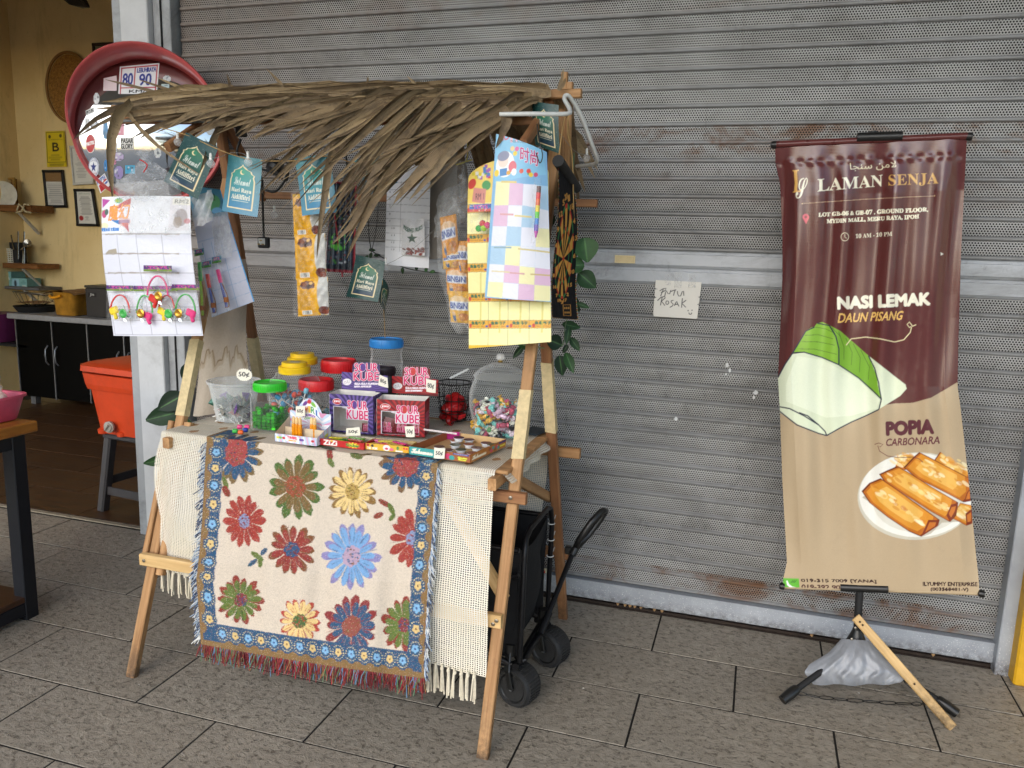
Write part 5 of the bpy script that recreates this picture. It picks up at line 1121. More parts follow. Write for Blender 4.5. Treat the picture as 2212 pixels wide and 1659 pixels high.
# ---- cloth dartboard
cF = D(CC, [(735, 548), (828, 705), (852, 1425), (705, 1412)])
c = Cv(56, 230, '16161a', cF); c.crop(*CC); cx, cy, ax_, ay_ = 775, 990, 42, 262
def seg(a0, a1, r0, r1, col_): c.poly([(cx+ax_*r*math.cos(a), cy+ay_*r*math.sin(a)) for r, aa in ((r0, (a0, (a0+a1)/2, a1)), (r1, (a1, (a0+a1)/2, a0))) for a in aa], col_)
for k in range(20):
    a0, a1 = 2*math.pi*(k-0.5)/20, 2*math.pi*(k+0.5)/20
    seg(a0, a1, 0.05, 0.93, 'cf9a4a' if k % 2 else '16161a'); seg(a0, a1, 0.93, 1.0, 'b8352c' if k % 2 else '2f7a4a'); seg(a0, a1, 0.55, 0.62, 'b8352c' if k % 2 else '2f7a4a')
c.ell(cx, cy, 4, 14, 'b8352c')
for k, n in enumerate((6, 10, 15, 2, 17, 3, 19, 7, 16, 8, 11, 14, 9, 12, 5, 20, 1, 18, 4, 13)):
    a = 2*math.pi*k/20; x, y = cx+ax_*1.18*math.cos(a), cy+ay_*1.1*math.sin(a); w = 5 if n < 10 else 8; c.text(str(n), x-w, y-11, x+w, y+11, 'c9924a', bold=0.02)
c.frame(778, 1298, 818, 1388, 3, 'c9924a')
for i in range(2):
    for j in range(3): c.ell(788+j*10, 1325+i*36, 3.4, 9, 'c9924a', n=9)
for P in ([(735, 548), (720, 980), (706, 1412)], [(706, 1408), (780, 1422), (850, 1422)], [(850, 1422), (838, 1000), (828, 705)]):
    P = np.array(P, float); L = np.concatenate([np.linspace(P[i], P[i+1], 60) for i in range(2)])
    for k in range(0, 120): c.ell(L[k, 0], L[k, 1], 3.2, 4.2, ['c23a3a', 'd8d0c0', '3a7a4a', 'd8a84a'][k % 4], n=6)
db = thing('cloth_dartboard', 'black cloth dartboard scroll with gold numbers hanging at the roof end', 'dartboard', tuple(aty(1220, 690, 2.32)))
panel('printed_cloth', c, quadfn(dq(cF, (2.24, 2.46, 2.44, 2.22)), lambda u, v: 0.006*np.sin(v*6)), CLOTHP, db)
b = MB(); A, Bq = aty(1205.5, 347, 2.23), aty(1244, 406, 2.48); b.tube([A, Bq], 0.017, 14); b.obj('top_roller', BLKM, db, True)
pcord('hanger', [(1206, 345, 2.24), (1224, 250, 2.34), (1240, 390, 2.46)], 0.0018, TWINE, db)
o = pcord('loose_cord', [(1228, 250, 2.33), (1226, 285, 2.33), (1235, 330, 2.36), (1238, 400, 2.4), (1240, 510, 2.42)], 0.0022, TWINE); tag(o, 'loose brown cord dangling from the roof post', 'string')
o = pcord('binder_clip_wire', [(1160, 268, 2.2), (1164, 300, 2.19), (1172, 335, 2.18), (1166, 352, 2.175), (1158, 330, 2.18)], 0.0016, BLK); tag(o, 'black wire binder clip holding the chequered board', 'clip')

# ---- artificial vine
def leafm():
    t = NT('vine_leaf'); w_ = t.attr('wc').outputs['Vector']; s_ = t.new('SeparateXYZ'); t.l.new(w_, s_.inputs[0]); ri = t.new('ObjectInfo').outputs['Random']
    c = t.mix(ri, lin('12281a'), lin('2c5426')); vein = t.ramp(t.math('ABSOLUTE', s_.outputs[1]), 0.0, 0.12, 0.7, 0.0); c = t.mix(vein, c, lin('5a8a4a'))
    c = t.mix(t.ramp(t.noise(t.pos(), 40, 3), 0.4, 0.7, 0, 0.4), c, lin('10241a')); t.base(c, 0.5, 0, 0.3); return t.m
VL = leafm(); VS = M('vine_stem', '5d7350', 0.5)
def vleaf(parent, x, y, Y, L, W, ang, tip=0.0, roll=0.3, nm='leaf'):
    """a pointed oval leaf L x W picture units long, stalk end at x, y, pointing along ang (picture degrees, 0 = right, 90 = down)"""
    c0 = aty(x, y, Y); mpp = np.linalg.norm(c0-CAM)/FPX; d = CR*math.cos(R_(ang))-CU*math.sin(R_(ang)); sd_ = CR*math.sin(R_(ang))+CU*math.cos(R_(ang)); nn = -CF; d = d+nn*tip
    b = MB(); vs, ws = [], []; n = 9
    for i in range(n):
        s_ = i/(n-1); w2 = W/2*math.sin(math.pi*min(1, s_*0.94+0.03)**0.78)**0.9+0.2
        for e in (-1, -0.5, 0, 0.5, 1):
            p = c0+(d*L*s_+sd_*e*w2)*mpp+nn*mpp*(abs(e)*w2*roll-6*s_*s_); vs.append(p); ws.append((s_, e, 0))
    b.add(vs, [(i*5+j, i*5+j+1, i*5+6+j, i*5+5+j) for i in range(n-1) for j in range(4)], ws); return b.obj(nm, VL, parent, True, 180)
v1 = thing('artificial_vine', 'green artificial vine with glossy leaves hanging at the roof end by the dartboard', 'vine', tuple(aty(1230, 640, 2.5)))
pcord('stem', [(1240, 330, 2.5), (1236, 450, 2.52), (1250, 560, 2.52), (1240, 640, 2.52), (1222, 700, 2.5), (1215, 745, 2.48), (1180, 752, 2.46), (1130, 745, 2.44)], 0.0022, VS, v1)
for a in ((1262, 514, 52, 54, 82), (1262, 572, 40, 34, 175), (1250, 590, 48, 40, 40), (1240, 640, 36, 14, 70), (1215, 700, 40, 20, 10), (1232, 730, 34, 18, 55), (1230, 705, 40, 14, 100), (1213, 745, 36, 34, 200), (1208, 768, 44, 28, 80), (1222, 762, 46, 22, 70), (1226, 745, 20, 12, 120), (1158, 752, 40, 18, 190), (1130, 748, 34, 14, 130), (1205, 350, 40, 22, 95), (1192, 460, 40, 22, 105), (1245, 655, 30, 12, 20), (1196, 745, 26, 20, 150)):
    vleaf(v1, a[0], a[1], 2.48+rnd.uniform(-0.04, 0.04), a[2], a[3], a[4], rnd.uniform(-0.3, 0.4))
v2 = thing('artificial_vine', 'dark green artificial vine hanging behind the mirror-side leg of the stall', 'vine', tuple(aty(365, 960, 2.72)))
pcord('stem', [(405, 760, 2.72), (398, 850, 2.74), (380, 900, 2.75), (372, 980, 2.75), (355, 1030, 2.75)], 0.0025, VS, v2)
for a in ((402, 786, 48, 26, 88), (398, 852, 60, 40, 150), (386, 890, 62, 40, 165), (392, 905, 52, 30, 120), (382, 950, 60, 30, 120), (372, 990, 56, 22, 170), (368, 995, 46, 24, 80), (380, 870, 40, 24, 60), (405, 905, 40, 30, 100)):
    vleaf(v2, a[0], a[1], 2.72+rnd.uniform(-0.04, 0.04), a[2], a[3], a[4], rnd.uniform(-0.3, 0.4))
# dark twig garland behind the lowest card
tg = thing('twig_garland', 'thin black cable with tiny leaves running behind the dangling cards', 'garland', tuple(aty(800, 500, 2.5)))
pcord('stem', [(802, 410, 2.5), (796, 480, 2.5), (800, 530, 2.5), (812, 548, 2.5), (880, 580, 2.55), (955, 590, 2.55)], 0.0018, BLK, tg)
for x, y in ((797, 540), (803, 546), (808, 552), (795, 552), (900, 584), (920, 588), (940, 586), (955, 580), (870, 578)): vleaf(tg, x, y, 2.5, 13, 7, rnd.uniform(0, 360))
# ================================================================== GOODS ON THE TABLE
T0 = TZ+0.004; TR = TZ+0.011                      # table cloth surface, and where the rug lies on it
def mpp(P): return float((np.asarray(P)-CAM)@CF)/FPX
def Yat(x, y, z=T0): return float(atz(x, y, z)[1])
PET = clear('clear_pet', (1, 1, 1), 0.05, 0.035, 0.5); FROST = clear('frosted_tub', (0.93, 0.95, 0.96), 0.25, 0.12, 0.4, 0.03); GLS = clear('thick_glass', (0.97, 0.99, 0.98), 0.02, 0.03, 0.6)
def jar(lab, x, Y, ytop, ylid, lidw, bodyw, lidmat, sq=None, lid='flat', nm='candy_jar', pet=PET, z0=T0):
    top = aty(x, ytop, Y); k = mpp(top); zt = top[2]; zl = aty(x, ylid, Y)[2]; r = lidw/2*k; R2 = bodyw/2*k; p = np.array((top[0], Y, z0)); H = zl-z0
    t = thing(nm, lab, 'jar', tuple(p)); b = MB()
    b.lathe([(R2*0.6, 0.001), (R2*0.94, 0.002), (R2, 0.012), (R2, H*0.40), (R2*0.985, H*0.42), (R2, H*0.45), (R2, H*0.80), (R2*0.93, H*0.88), (r*0.96, H*0.95), (r*0.94, H)], p, 40, sq=sq)
    b.obj('body', pet, t, True, 60)
    h = zt-zl; b = MB()
    if lid == 'flat': pr = [(r*0.985, 0), (r, 0.002), (r, h*0.80), (r*0.965, h), (r*0.90, h), (r*0.88, h*0.86), (0.001, h*0.84)]
    elif lid == 'ring': pr = [(r*0.99, 0), (r, 0.002), (r, h*0.9), (r*0.96, h), (r*0.86, h), (r*0.84, h*0.45), (0.001, h*0.42)]
    else: pr = [(r*0.985, 0), (r, 0.002), (r, h*0.55), (r*0.95, h*0.62), (r*0.80, h*0.64), (r*0.79, h*0.95), (r*0.76, h), (0.001, h*0.98)]
    b.lathe(pr, p+np.array((0, 0, H-0.004)), 44)
    for a in range(44 if lid != 'step' else 0):
        q = 2*math.pi*a/44; c = p+np.array((r*1.001*math.cos(q), r*1.001*math.sin(q), H-0.004+h*0.42)); b.box(c, (0.0022, 0.0018, h*0.7), rotz(q))
    lo = b.obj('lid', lidmat, t, True, 35)
    if lid == 'step':
        b = MB(); b.box(p+np.array((0.005, -0.004, H-0.004+h+0.0006)), (r*0.6, r*0.4, 0.0006), rotz(0.3)); b.obj('lid_sticker', M('grey_sticker', 'b9b4a8', 0.5, var=0.3, scale=200), lo)
    return t, p, R2, H
LG, LY, LR, LBL = M('green_lid', '35c22f', 0.35), M('yellow_lid', 'e8bf1c', 0.35), M('red_lid', 'c92026', 0.35), M('blue_lid', '2f86cf', 0.35)
def heap(nm, lab, p, R2, h, n, maker, mats, group=None):
    """candies piled in a jar, every sweet a piece"""
    t = thing(nm, lab, 'candies', tuple(p)); ms = [maker(m) for m in mats]
    for i in range(n):
        a = rnd.uniform(0, 6.283); q = R2*0.86*math.sqrt(rnd.random()); z = h*(rnd.random()**0.8)*(1-0.25*q/R2)+0.006
        o = link(ms[0].name.split('.')[0], rnd.choice(ms), t); o.parent = None
        o.location = (p[0]+q*math.cos(a), p[1]+q*math.sin(a), p[2]+z); o.rotation_euler = (rnd.uniform(-1.2, 1.2), rnd.uniform(-1.2, 1.2), rnd.uniform(0, 6.28)); o['_'] = 1; del o['_']; attach(o, t)
    return t
FOIL = M('green_foil', '2fb81f', 0.18, 0.75, var=0.3, scale=150)
def foil_cube(m): b = MB(); b.box((0, 0, 0), (0.015, 0.015, 0.011), ch=0.0016); return b.mesh('candy', m)
def lolly(m):
    b = MB(); b.tube([(0, 0, -0.035), (0, 0, 0.03)], 0.0016, 6); b.cur = 1; b.lathe([(0.001, 0.024), (0.008, 0.028), (0.0095, 0.036), (0.007, 0.044), (0.001, 0.047)], (0, 0, 0), 9); return b.mesh('lollipop', [M('white_stick', 'e6e6e2', 0.5), m], True)
def wrapped(m):
    b = MB(); b.lathe([(0.009, -0.020), (0.010, -0.019), (0.0035, -0.012), (0.008, -0.009), (0.0095, 0), (0.008, 0.009), (0.0035, 0.012), (0.010, 0.019), (0.009, 0.020)], (0, 0, 0), 8, (1, 0, 0)); return b.mesh('wrapped_sweet', m)
def stickpop(m):
    b = MB(); b.tube([(0, 0, -0.05), (0, 0, 0.02)], 0.0018, 6); b.cur = 1
    b.add([(-0.011, 0.001, 0.01), (0.011, 0.001, 0.01), (0.016, 0.002, 0.05), (-0.016, -0.002, 0.05), (0, 0.006, 0.03), (0, -0.006, 0.03)], [(0, 1, 4), (1, 2, 4), (2, 3, 4), (3, 0, 4), (1, 0, 5), (2, 1, 5), (3, 2, 5), (0, 3, 5)]); return b.mesh('wrapped_pop', [M('white_stick', 'e6e6e2', 0.5), m])
# open tub with lollipops
Y = Yat(507, 906); pt = aty(517, 822, Y); k = mpp(pt); r1 = 56*k; r0 = 36*k; p = np.array((aty(508, 900, Y)[0], Y, T0)); H = pt[2]-T0; r0 = 38*k
tub = thing('clear_tub', 'frosted clear plastic tub of lollipops at the mirror end of the table', 'tub', tuple(p)); b = MB()
b.lathe([(0.001, 0.002), (r0, 0.002), (r0*1.02, 0.004), (r1*0.94, H-0.012), (r1, H-0.010), (r1*1.02, H-0.002), (r1, H), (r1*0.93, H-0.003), (r0*0.98, 0.006)], p, 44); b.obj('bucket', FROST, tub, True, 50)
heap('lollipop_heap', 'striped wrapped lollipops lying loose in the frosted tub', p, r0, 0.055, 46, stickpop, [M('wrap_'+h_, h_, 0.25, 0.2, var=0.4, scale=200) for h_ in ('c9c2a0', '3a3226', 'b04a3c', '2f5a4a', '6a4a8a', 'd8cfc0')])
def price(nm, lab, txt, c, Yd, round_=False, bgc='e6e2d4', ink_='2b2b33'):
    cvp = Cv(40, 34, bgc, W=100, H=80); cvp.text(txt, 18, 24, 82, 58, ink_, bold=0.012); q = dq(c, Yd)
    hole = None
    if round_: hole = lambda u, v: ((u-0.5)**2+(v-0.5)**2)*4 > (1+0.05*np.sin(np.arctan2(v-0.5, u-0.5)*22))**2*0.96
    o = panel(nm, cvp, quadfn(q, lambda u, v: 0.003*np.sin(u*3)), MATTE, None, hole); return tag(o, lab, 'price tag', 'handwritten price tags')
price('price_tag', 'round scalloped price tag reading 50 cents on the frosted tub', '50¢', [(510, 795), (545, 796), (545, 823), (510, 822)], Y-r1-0.004, True)
# green-lidded square jar
t, p, R2, H = jar('square clear jar with green lid beside the frosted tub', 583, Yat(583, 925), 822, 840, 70, 66, LG, sq=7, lid='flat')
hp = thing('candy_heap', 'green foil candy cubes packed in the green-lidded jar', 'candies', tuple(p)); cm = foil_cube(FOIL)
for iz in range(6):
    for ix in range(5):
        for iy in range(5):
            if ix in (0, 4) or iy in (0, 4) or iz == 5:
                if iz > 3 and rnd.random() < 0.45: continue
                o = link('candy', cm, None); sc_ = R2*2*0.86/5; o.location = (p[0]+(ix-2)*sc_, p[1]+(iy-2)*sc_, p[2]+0.010+iz*0.0122); o.rotation_euler = (rnd.uniform(-0.12, 0.12), rnd.uniform(-0.12, 0.12), rnd.uniform(-0.3, 0.3)); attach(o, hp)
b = MB(); b.lathe([(0.012, 0), (0.012, 0.0006)], (p[0], p[1]-0.004, p[2]+H+0.012), 20); tag(b.obj('lid_label', M('tan_label', 'b49a6a', 0.6, var=0.4, scale=300)), 'brown round label on the green jar lid', 'label')
# yellow-lidded jars
t, p, R2, H = jar('clear jar with stepped yellow lid standing in front of its yellow-lidded twin', 636, 2.36, 779, 803, 68, 88, LY, sq=6, lid='step')
heap('lollipop_heap', 'blue and white lollipops filling the nearer yellow-lidded jar', p, R2, 0.115, 95, lolly, [M('pop_'+h_, h_, 0.3, var=0.3, scale=150) for h_ in ('3f8fb8', '7ab8d0', 'c04a3c', '2f4a6a')])
jar('clear jar with stepped yellow lid standing farther back by the shutter', 653, 2.50, 760, 783, 64, 84, LY, sq=6, lid='step')
# red-lidded jars
jar('clear jar with closed dark red lid standing back behind the purple carton', 732, 2.52, 774, 799, 76, 86, LR, lid='flat')
t, p, R2, H = jar('clear jar with open rimmed red lid behind the striped candy tray', 683, Yat(683, 915), 816, 838, 74, 84, LR, lid='ring')
heap('sweet_heap', 'mixed wrapped sweets in the rimmed red-lidded jar', p, R2, 0.06, 40, wrapped, [M('sw_'+h_, h_, 0.25, 0.2, var=0.4, scale=150) for h_ in ('5a7f8a', 'c8c0b0', '6a3a3c', '3a5a4a')])
t, p, R2, H = jar('tall clear jar with blue lid against the shutter', 835, 2.60, 729, 747, 72, 70, LBL, lid='flat')
heap('sweet_heap', 'yellow and green fruit sweets at the bottom of the blue-lidded jar', p, R2, 0.10, 46, wrapped, [M('swb_'+h_, h_, 0.25, 0.1, var=0.4, scale=150) for h_ in ('d8c22c', '6ab83a', 'e0a02c', 'c8503c')])
jar('dark jar with black screw lid behind the purple carton', 828, 2.50, 790, 806, 52, 56, M('black_lid', '2a1a22', 0.4), lid='flat', pet=M('smoky_jar', '3a3a3e', 0.15))
# big glass jar with knob lid
Y = Yat(1082, 940); top = aty(1080, 812, Y); k = mpp(top); R2 = 66*k; p = np.array((top[0], Y, T0)); H = aty(1080, 815, Y)[2]-T0
gj = thing('glass_jar', 'large glass candy jar with domed lid and faceted knob', 'jar', tuple(p)); b = MB()
b.lathe([(R2*0.70, 0.001), (R2*0.76, 0.006), (R2*0.90, H*0.28), (R2, H*0.55), (R2*0.99, H*0.75), (R2*0.88, H*0.92), (R2*0.82, H)], p, 48); b.obj('body', GLS, gj, True, 60)
zt = aty(1080, 783, Y)[2]-T0; b = MB(); b.lathe([(R2*0.86, H), (R2*0.88, H+0.004), (R2*0.84, H+0.010), (R2*0.66, H+(zt-H)*0.6), (R2*0.30, zt-0.003), (0.008, zt)], p, 48); lo = b.obj('lid', clear('lid_glass', (0.95, 0.96, 0.96), 0.03, 0.05, 0.6), gj, True, 60)
b = MB(); b.lathe([(0.008, zt), (0.009, zt+0.003), (0.006, zt+0.008)], p, 14); b.obj('knob_base', M('brass_ring', 'c9a85a', 0.25, 0.9), lo, True)
b = MB(); b.lathe([(0.006, zt+0.007), (0.014, zt+0.012), (0.0155, zt+0.020), (0.011, zt+0.028), (0.003, zt+0.031)], p, 9); b.obj('knob', clear('crystal', (1, 1, 1), 0.01, 0.35, 0.8), lo)
heap('sweet_heap', 'assorted pink, mint and black wrapped sweets half filling the glass jar', p, R2*0.93, H*0.60, 240, wrapped, [M('swg_'+h_, h_, 0.25, 0.1, var=0.5, scale=190) for h_ in ('c9a8c0', '7fc8c4', '2b2b2e', 'd8d4c8', 'b8506a', '5a8a5a', 'd0a040', 'e0c8d4')])
# wire basket with red sweets
Y = Yat(985, 912); top = aty(981, 826, Y); k = mpp(top); R1 = 37*k; R0 = 26*k; p = np.array((top[0], Y, T0+0.006)); H = top[2]-T0
wb = thing('wire_basket', 'round black wire basket between the red carton and glass jar', 'basket', tuple(p)); BW = M('black_wire', '141414', 0.35, 0.3)
def hoop(r, z, w_, nm='hoop'): b_ = MB(); b_.tube([p+np.array((r*math.cos(a), r*math.sin(a), z)) for a in np.linspace(0, 6.283, 33)[:-1]], w_, 6, closed=True); b_.obj(nm, BW, wb, True)
for r, z, w_ in ((R1, H-0.006, 0.0024), (R1*0.93, H*0.55, 0.002), (R1*0.86, H*0.30, 0.0018), (R1*0.80, H*0.22, 0.0018), (R0, 0.004, 0.002)): hoop(r, z, w_)
for i in range(14):
    a = i*6.283/14; b = MB(); b.tube([p+np.array((q*math.cos(a), q*math.sin(a), z)) for q, z in ((0.004, 0.002), (R0, 0.003), (R1*0.80, H*0.22), (R1*0.93, H*0.55), (R1, H-0.006))], 0.0013, 5); b.obj('rib', BW, wb, True)
for i in range(3): a = i*2.094-1.4; b = MB(); b.lathe([(0.001, -0.006), (0.006, -0.003), (0.006, 0.003), (0.001, 0.006)], p+np.array((R0*math.cos(a), R0*math.sin(a), 0.0)), 10); b.obj('ball_foot', BW, wb, True)
def redpack(m): b = MB(); b.lathe([(0.001, -0.012), (0.016, -0.009), (0.022, 0), (0.016, 0.009), (0.001, 0.012)], (0, 0, 0), 10); return b.mesh('candy', m, True)
heap('candy_heap', 'red film-wrapped candies piled in the wire basket', p, R1*0.72, H*0.60, 34, redpack, [M('red_candy_'+h_, h_, 0.2, var=0.3) for h_ in ('a81c1c', 'c2242a', '8a1418')])
b = MB(); A, Bq = aty(972, 817, Y-0.01), aty(1012, 797, Y+0.03); b.bar(A, Bq, 0.014, 0.002); tag(b.obj('plastic_scoop', M('white_handle', 'd9dcdc', 0.4)), 'white plastic scoop handle sticking out of the wire basket', 'scoop')
# ---- cartons
def sour_cv(base_, ray, corners, logo, brand=True, text2=None):
    c = Cv(76, 60, base_, corners); g = random.Random(3); mx = sum(q[0] for q in corners)/4; my = sum(q[1] for q in corners)/4
    for k in range(26):
        a = 6.283*k/26; da = 0.055; c.poly([(mx+20*math.cos(a), my+15*math.sin(a)), (mx+140*math.cos(a-da), my+110*math.sin(a-da)), (mx+140*math.cos(a+da), my+110*math.sin(a+da))], ray, 0.9)
    return c
def logo_text(c, x0, y0, x1, y1, dy=0.0, face='5a3a8a'):
    h = y1-y0; w_ = x1-x0
    for bold, q in ((0.14, 'f0e4ee'), (0.045, 'cc2468')):
        c.text('SOUR', x0+w_*0.04, y0, x1-w_*0.04, y0+h*0.46, q, bold=bold); c.text('KUBE', x0, y0+h*0.52, x1, y1, q, bold=bold)
    c.ell(x0+w_*0.38, y0+h*0.23, w_*0.11, h*0.22, face, n=14)
def carton(lab, BLc, BRc, depth, hpx, cols, face, flap, side=True):
    bl, br = atz(*BLc, TR), atz(*BRc, TR); ex_ = (br-bl); ex_[2] = 0; W_ = np.linalg.norm(ex_); ex_ /= W_; ey_ = np.array([-ex_[1], ex_[0], 0]); ez_ = np.array([0, 0, 1.0])
    H_ = aty(BLc[0], hpx, bl[1])[2]-TR
    t = thing('candy_carton', lab, 'candy box', tuple(bl+ex_*W_/2+ey_*depth/2)); P = lambda x, y, z: bl+ex_*x+ey_*y+ez_*z
    return t, P, W_, H_
WHB = M('white_card_inside', 'd8d4cc', 0.7)
for lab, BLc, BRc, hp_, cols, flapc, face, flav, win in (
   ('open purple sour candy carton with a cut-out window', (712, 932), (806, 939), 850, ('33265c', '6a55a0'), [(738, 803), (838, 812), (838, 849), (738, 843)], '5a3a8a', 'RASA ANGGUR', True),
   ('open red sour candy carton filled with dark red packs', (814, 940), (917, 945), 862, ('6b1620', 'b0282c'), [(846.5, 812), (947, 820), (946, 856), (847, 848)], 'c23a3a', 'RASA STRAWBERRY', True)):
    dep = 0.085; t, P, W_, H_ = carton(lab, BLc, BRc, dep, hp_, cols, None, None)
    c = Cv(124, 100, cols[0], W=100, H=80)
    for k in range(30): a = 6.283*k/30; c.poly([(60, 40), (60+140*math.cos(a-0.05), 40+120*math.sin(a-0.05)), (60+140*math.cos(a+0.05), 40+120*math.sin(a+0.05))], cols[1], 0.85)
    c.ell(18, 16, 10.5, 6.5, 'e8dcdc'); c.ell(18, 16, 9.5, 5.6, 'c22030'); c.text('JOMEI', 11, 13.5, 25, 18.5, 'f4ecec', bold=0.03)
    c.rect(9, 25, 88, 76, 'cfccd4'); logo_text(c, 40, 12, 88, 50, face=face)
    letters = c.a.copy()
    panel('front', c, quadfn([P(0, 0, H_), P(W_, 0, H_), P(W_, 0, 0), P(0, 0, 0)]), PAPER, t, hole=lambda u, v: (u > 0.10) & (u < 0.87) & (v > 0.33) & (v < 0.94) & ~((u > 0.38) & (v < 0.64)) & ~((u > 0.30) & (u < 0.40) & (v < 0.36)))
    c = Cv(30, 50, cols[0], W=60, H=80)
    for k in range(16): a = 6.283*k/16; c.poly([(30, 40), (30+100*math.cos(a-0.08), 40+90*math.sin(a-0.08)), (30+100*math.cos(a+0.08), 40+90*math.sin(a+0.08))], cols[1], 0.85)
    logo_text(c, 12, 30, 50, 56, face=face)
    panel('side', c, quadfn([P(W_, 0, H_), P(W_, dep, H_), P(W_, dep, 0), P(W_, 0, 0)]), PAPER, t)
    b = MB(); th = 0.0012
    b.box(P(W_/2, dep, H_/2), (W_, th, H_), axes(P(1, 0, 0)-P(0, 0, 0))); b.box(P(0, dep/2, H_/2), (th, dep, H_), axes(P(1, 0, 0)-P(0, 0, 0))); b.box(P(W_/2, dep/2, 0.001), (W_-0.002, dep-0.002, 0.001), axes(P(1, 0, 0)-P(0, 0, 0)))
    b.box(P(W_/2, 0.0012, H_*0.955), (W_-0.002, th, H_*0.08), axes(P(1, 0, 0)-P(0, 0, 0))); b.box(P(W_-0.0012, dep/2, H_/2), (th, dep-0.002, H_-0.002), axes(P(1, 0, 0)-P(0, 0, 0)))
    b.obj('inner_walls', WHB, t)
    q = [P(0, 0, H_), P(W_, 0, H_), P(W_, 0.02, H_+0.012), P(0, 0.02, H_+0.012)]
    yb_ = float(P(W_/2, dep, 0)[1]); c = Cv(84, 40, cols[0], flapc); mx, my = (flapc[0][0]+flapc[1][0])/2, flapc[3][1]
    for k in range(22): a = -math.pi*k/21; c.poly([(mx, my), (mx+140*math.cos(a-0.05), my+140*math.sin(a-0.05)), (mx+140*math.cos(a+0.05), my+140*math.sin(a+0.05))], cols[1], 0.85)
    x0, y0 = flapc[0]; c.ell(x0+13, y0+22, 10, 7, 'e8e4e8'); c.text('حلال', x0+7, y0+18, x0+19, y0+26, '55505a'); c.text('GULA-GULA KUNYAH', x0+30, y0+24, x0+80, y0+28, 'e8e0ea', bold=0.02); c.text(flav, x0+30, y0+30, x0+66, y0+33.6, 'e8e0ea', bold=0.02)
    panel('display_flap', c, quadfn(dq(flapc, yb_+0.006)), PAPER, t)
    lx0, lx1, ly0, ly1 = x0+26, x0+80, y0-19, y0+20
    c = Cv(90, 66, cols[0], [(lx0-3, ly0-3), (lx1+3, ly0-1), (lx1+3, ly1+2), (lx0-3, ly1)]); logo_text(c, lx0, ly0+1, lx1, ly1-1, face=face)
    panel('display_logo', c, quadfn(dq([(lx0-3, ly0-3), (lx1+3, ly0-1), (lx1+3, ly1+2), (lx0-3, ly1)], yb_+0.002)), PAPER, t, hole=lambda u, v: (np.abs(u-0.5)*2)**6+(np.maximum(0, 0.5-v)*2)**4*1.0 > 1.02-0.18*np.abs(np.sin(u*6.28*1.0))*(v < 0.3))
    cpk = Cv(40, 30, cols[0] if 'red' in lab else '6a1a24', W=100, H=70); logo_text(cpk, 20, 15, 80, 60, face='8a2a2a'); cpk.a *= 0.8
    for i in range(7 if 'red' in lab else 1):
        x = W_*(0.16+0.11*i) if 'red' in lab else W_*0.80; q = [P(x-0.025, 0.015+0.006*(i % 3), 0.055+0.006*(i % 2)), P(x+0.03, 0.016+0.006*(i % 3), 0.05), P(x+0.032, 0.012+0.006*(i % 3), 0.004), P(x-0.022, 0.011+0.006*(i % 3), 0.006)]
        if 'red' not in lab: q = [P(x-0.012, 0.012, 0.035), P(x+0.014, 0.012, 0.038), P(x+0.014, 0.012, 0.004), P(x-0.014, 0.012, 0.004)]
        panel('candy_pack', cpk, quadfn(q, lambda u, v: 0.004*np.sin(u*3.14)*np.sin(v*3.14)), GLOSS, t)
price('price_tag', 'price tag reading 80 cents on the purple carton flap', '80¢', [(820, 809), (837, 816), (839, 838), (817, 832)], Yat(712, 932, TR)+0.06)
price('price_tag', 'price tag reading 80 cents on the red carton flap', '80¢', [(920, 818), (942, 822), (941, 849), (921, 846)], Yat(814, 940, TR)+0.06)
# ---- striped tray with candy tubes
bl, br = atz(594, 953, TR), atz(684, 964, TR)
ex_ = br-bl; W_ = np.linalg.norm(ex_); ex_ = ex_/W_; ey_ = np.array([-ex_[1], ex_[0], 0]); P = lambda x, y, z: bl+ex_*x+ey_*y+np.array((0, 0, z)); dep = 0.085; HF = 0.026; HB = 0.085
tw = thing('candy_tray', 'pastel striped candy tray with five orange tubes before the red-lidded jar', 'candy box', tuple(P(W_/2, dep/2, 0)))
c = Cv(70, 24, 'b8cfe4', W=100, H=30); g = random.Random(6)
for k in range(14): c.poly([(k*8-6, 0), (k*8-2, 0), (k*8+2, 30), (k*8-2, 30)], ['d8a8c8', 'e8e4ec'][k % 2])
c.ell(42, 14, 18, 12, 'f0eef2'); c.text('TWIRL', 30, 5, 54, 15, 'd84a6a', bold=0.06); c.text('SQUEEZE CANDY', 33, 18, 52, 23, 'd8a03a', bold=0.04)
for x, q in ((8, 'e8d84a'), (14, '7ab84a'), (22, 'c2303c'), (62, '5a3a8a'), (66, '6a4a9a'), (90, 'c2303c')): c.ell(x, 14, 4, 4.5, q, n=10)
c.text('30PCS', 86, 22, 97, 27, '6a4a7a'); panel('front', c, quadfn([P(0, 0, HF), P(W_, 0, HF), P(W_, 0, 0), P(0, 0, 0)]), PAPER, tw)
cs = Cv(26, 26, 'b8cfe4', W=60, H=60)
for k in range(10): cs.poly([(k*8-6, 0), (k*8-2, 0), (k*8+2, 60), (k*8-2, 60)], ['d8a8c8', 'e8e4ec'][k % 2])
cs.ell(40, 30, 8, 8, 'c8c83a'); cs.ell(18, 36, 6, 8, '2b2b3a')
panel('side', cs, lambda u, v: tuple(P(0, 0, 0)[i]+ey_[i]*dep*u+(W_*ex_[i])+(np.array((0, 0, 1.0))[i])*((HF+(HB*0.6-HF)*u)*(1-v)) for i in range(3)), PAPER, tw)
c = Cv(76, 66, 'bcd0e6', W=100, H=90)
for k in range(24): a = 6.283*k/24; c.poly([(50, 60), (50+120*math.cos(a-0.07), 60+120*math.sin(a-0.07)), (50+120*math.cos(a+0.07), 60+120*math.sin(a+0.07))], ['d48ab0', 'e8e6f0'][k % 2], 0.9)
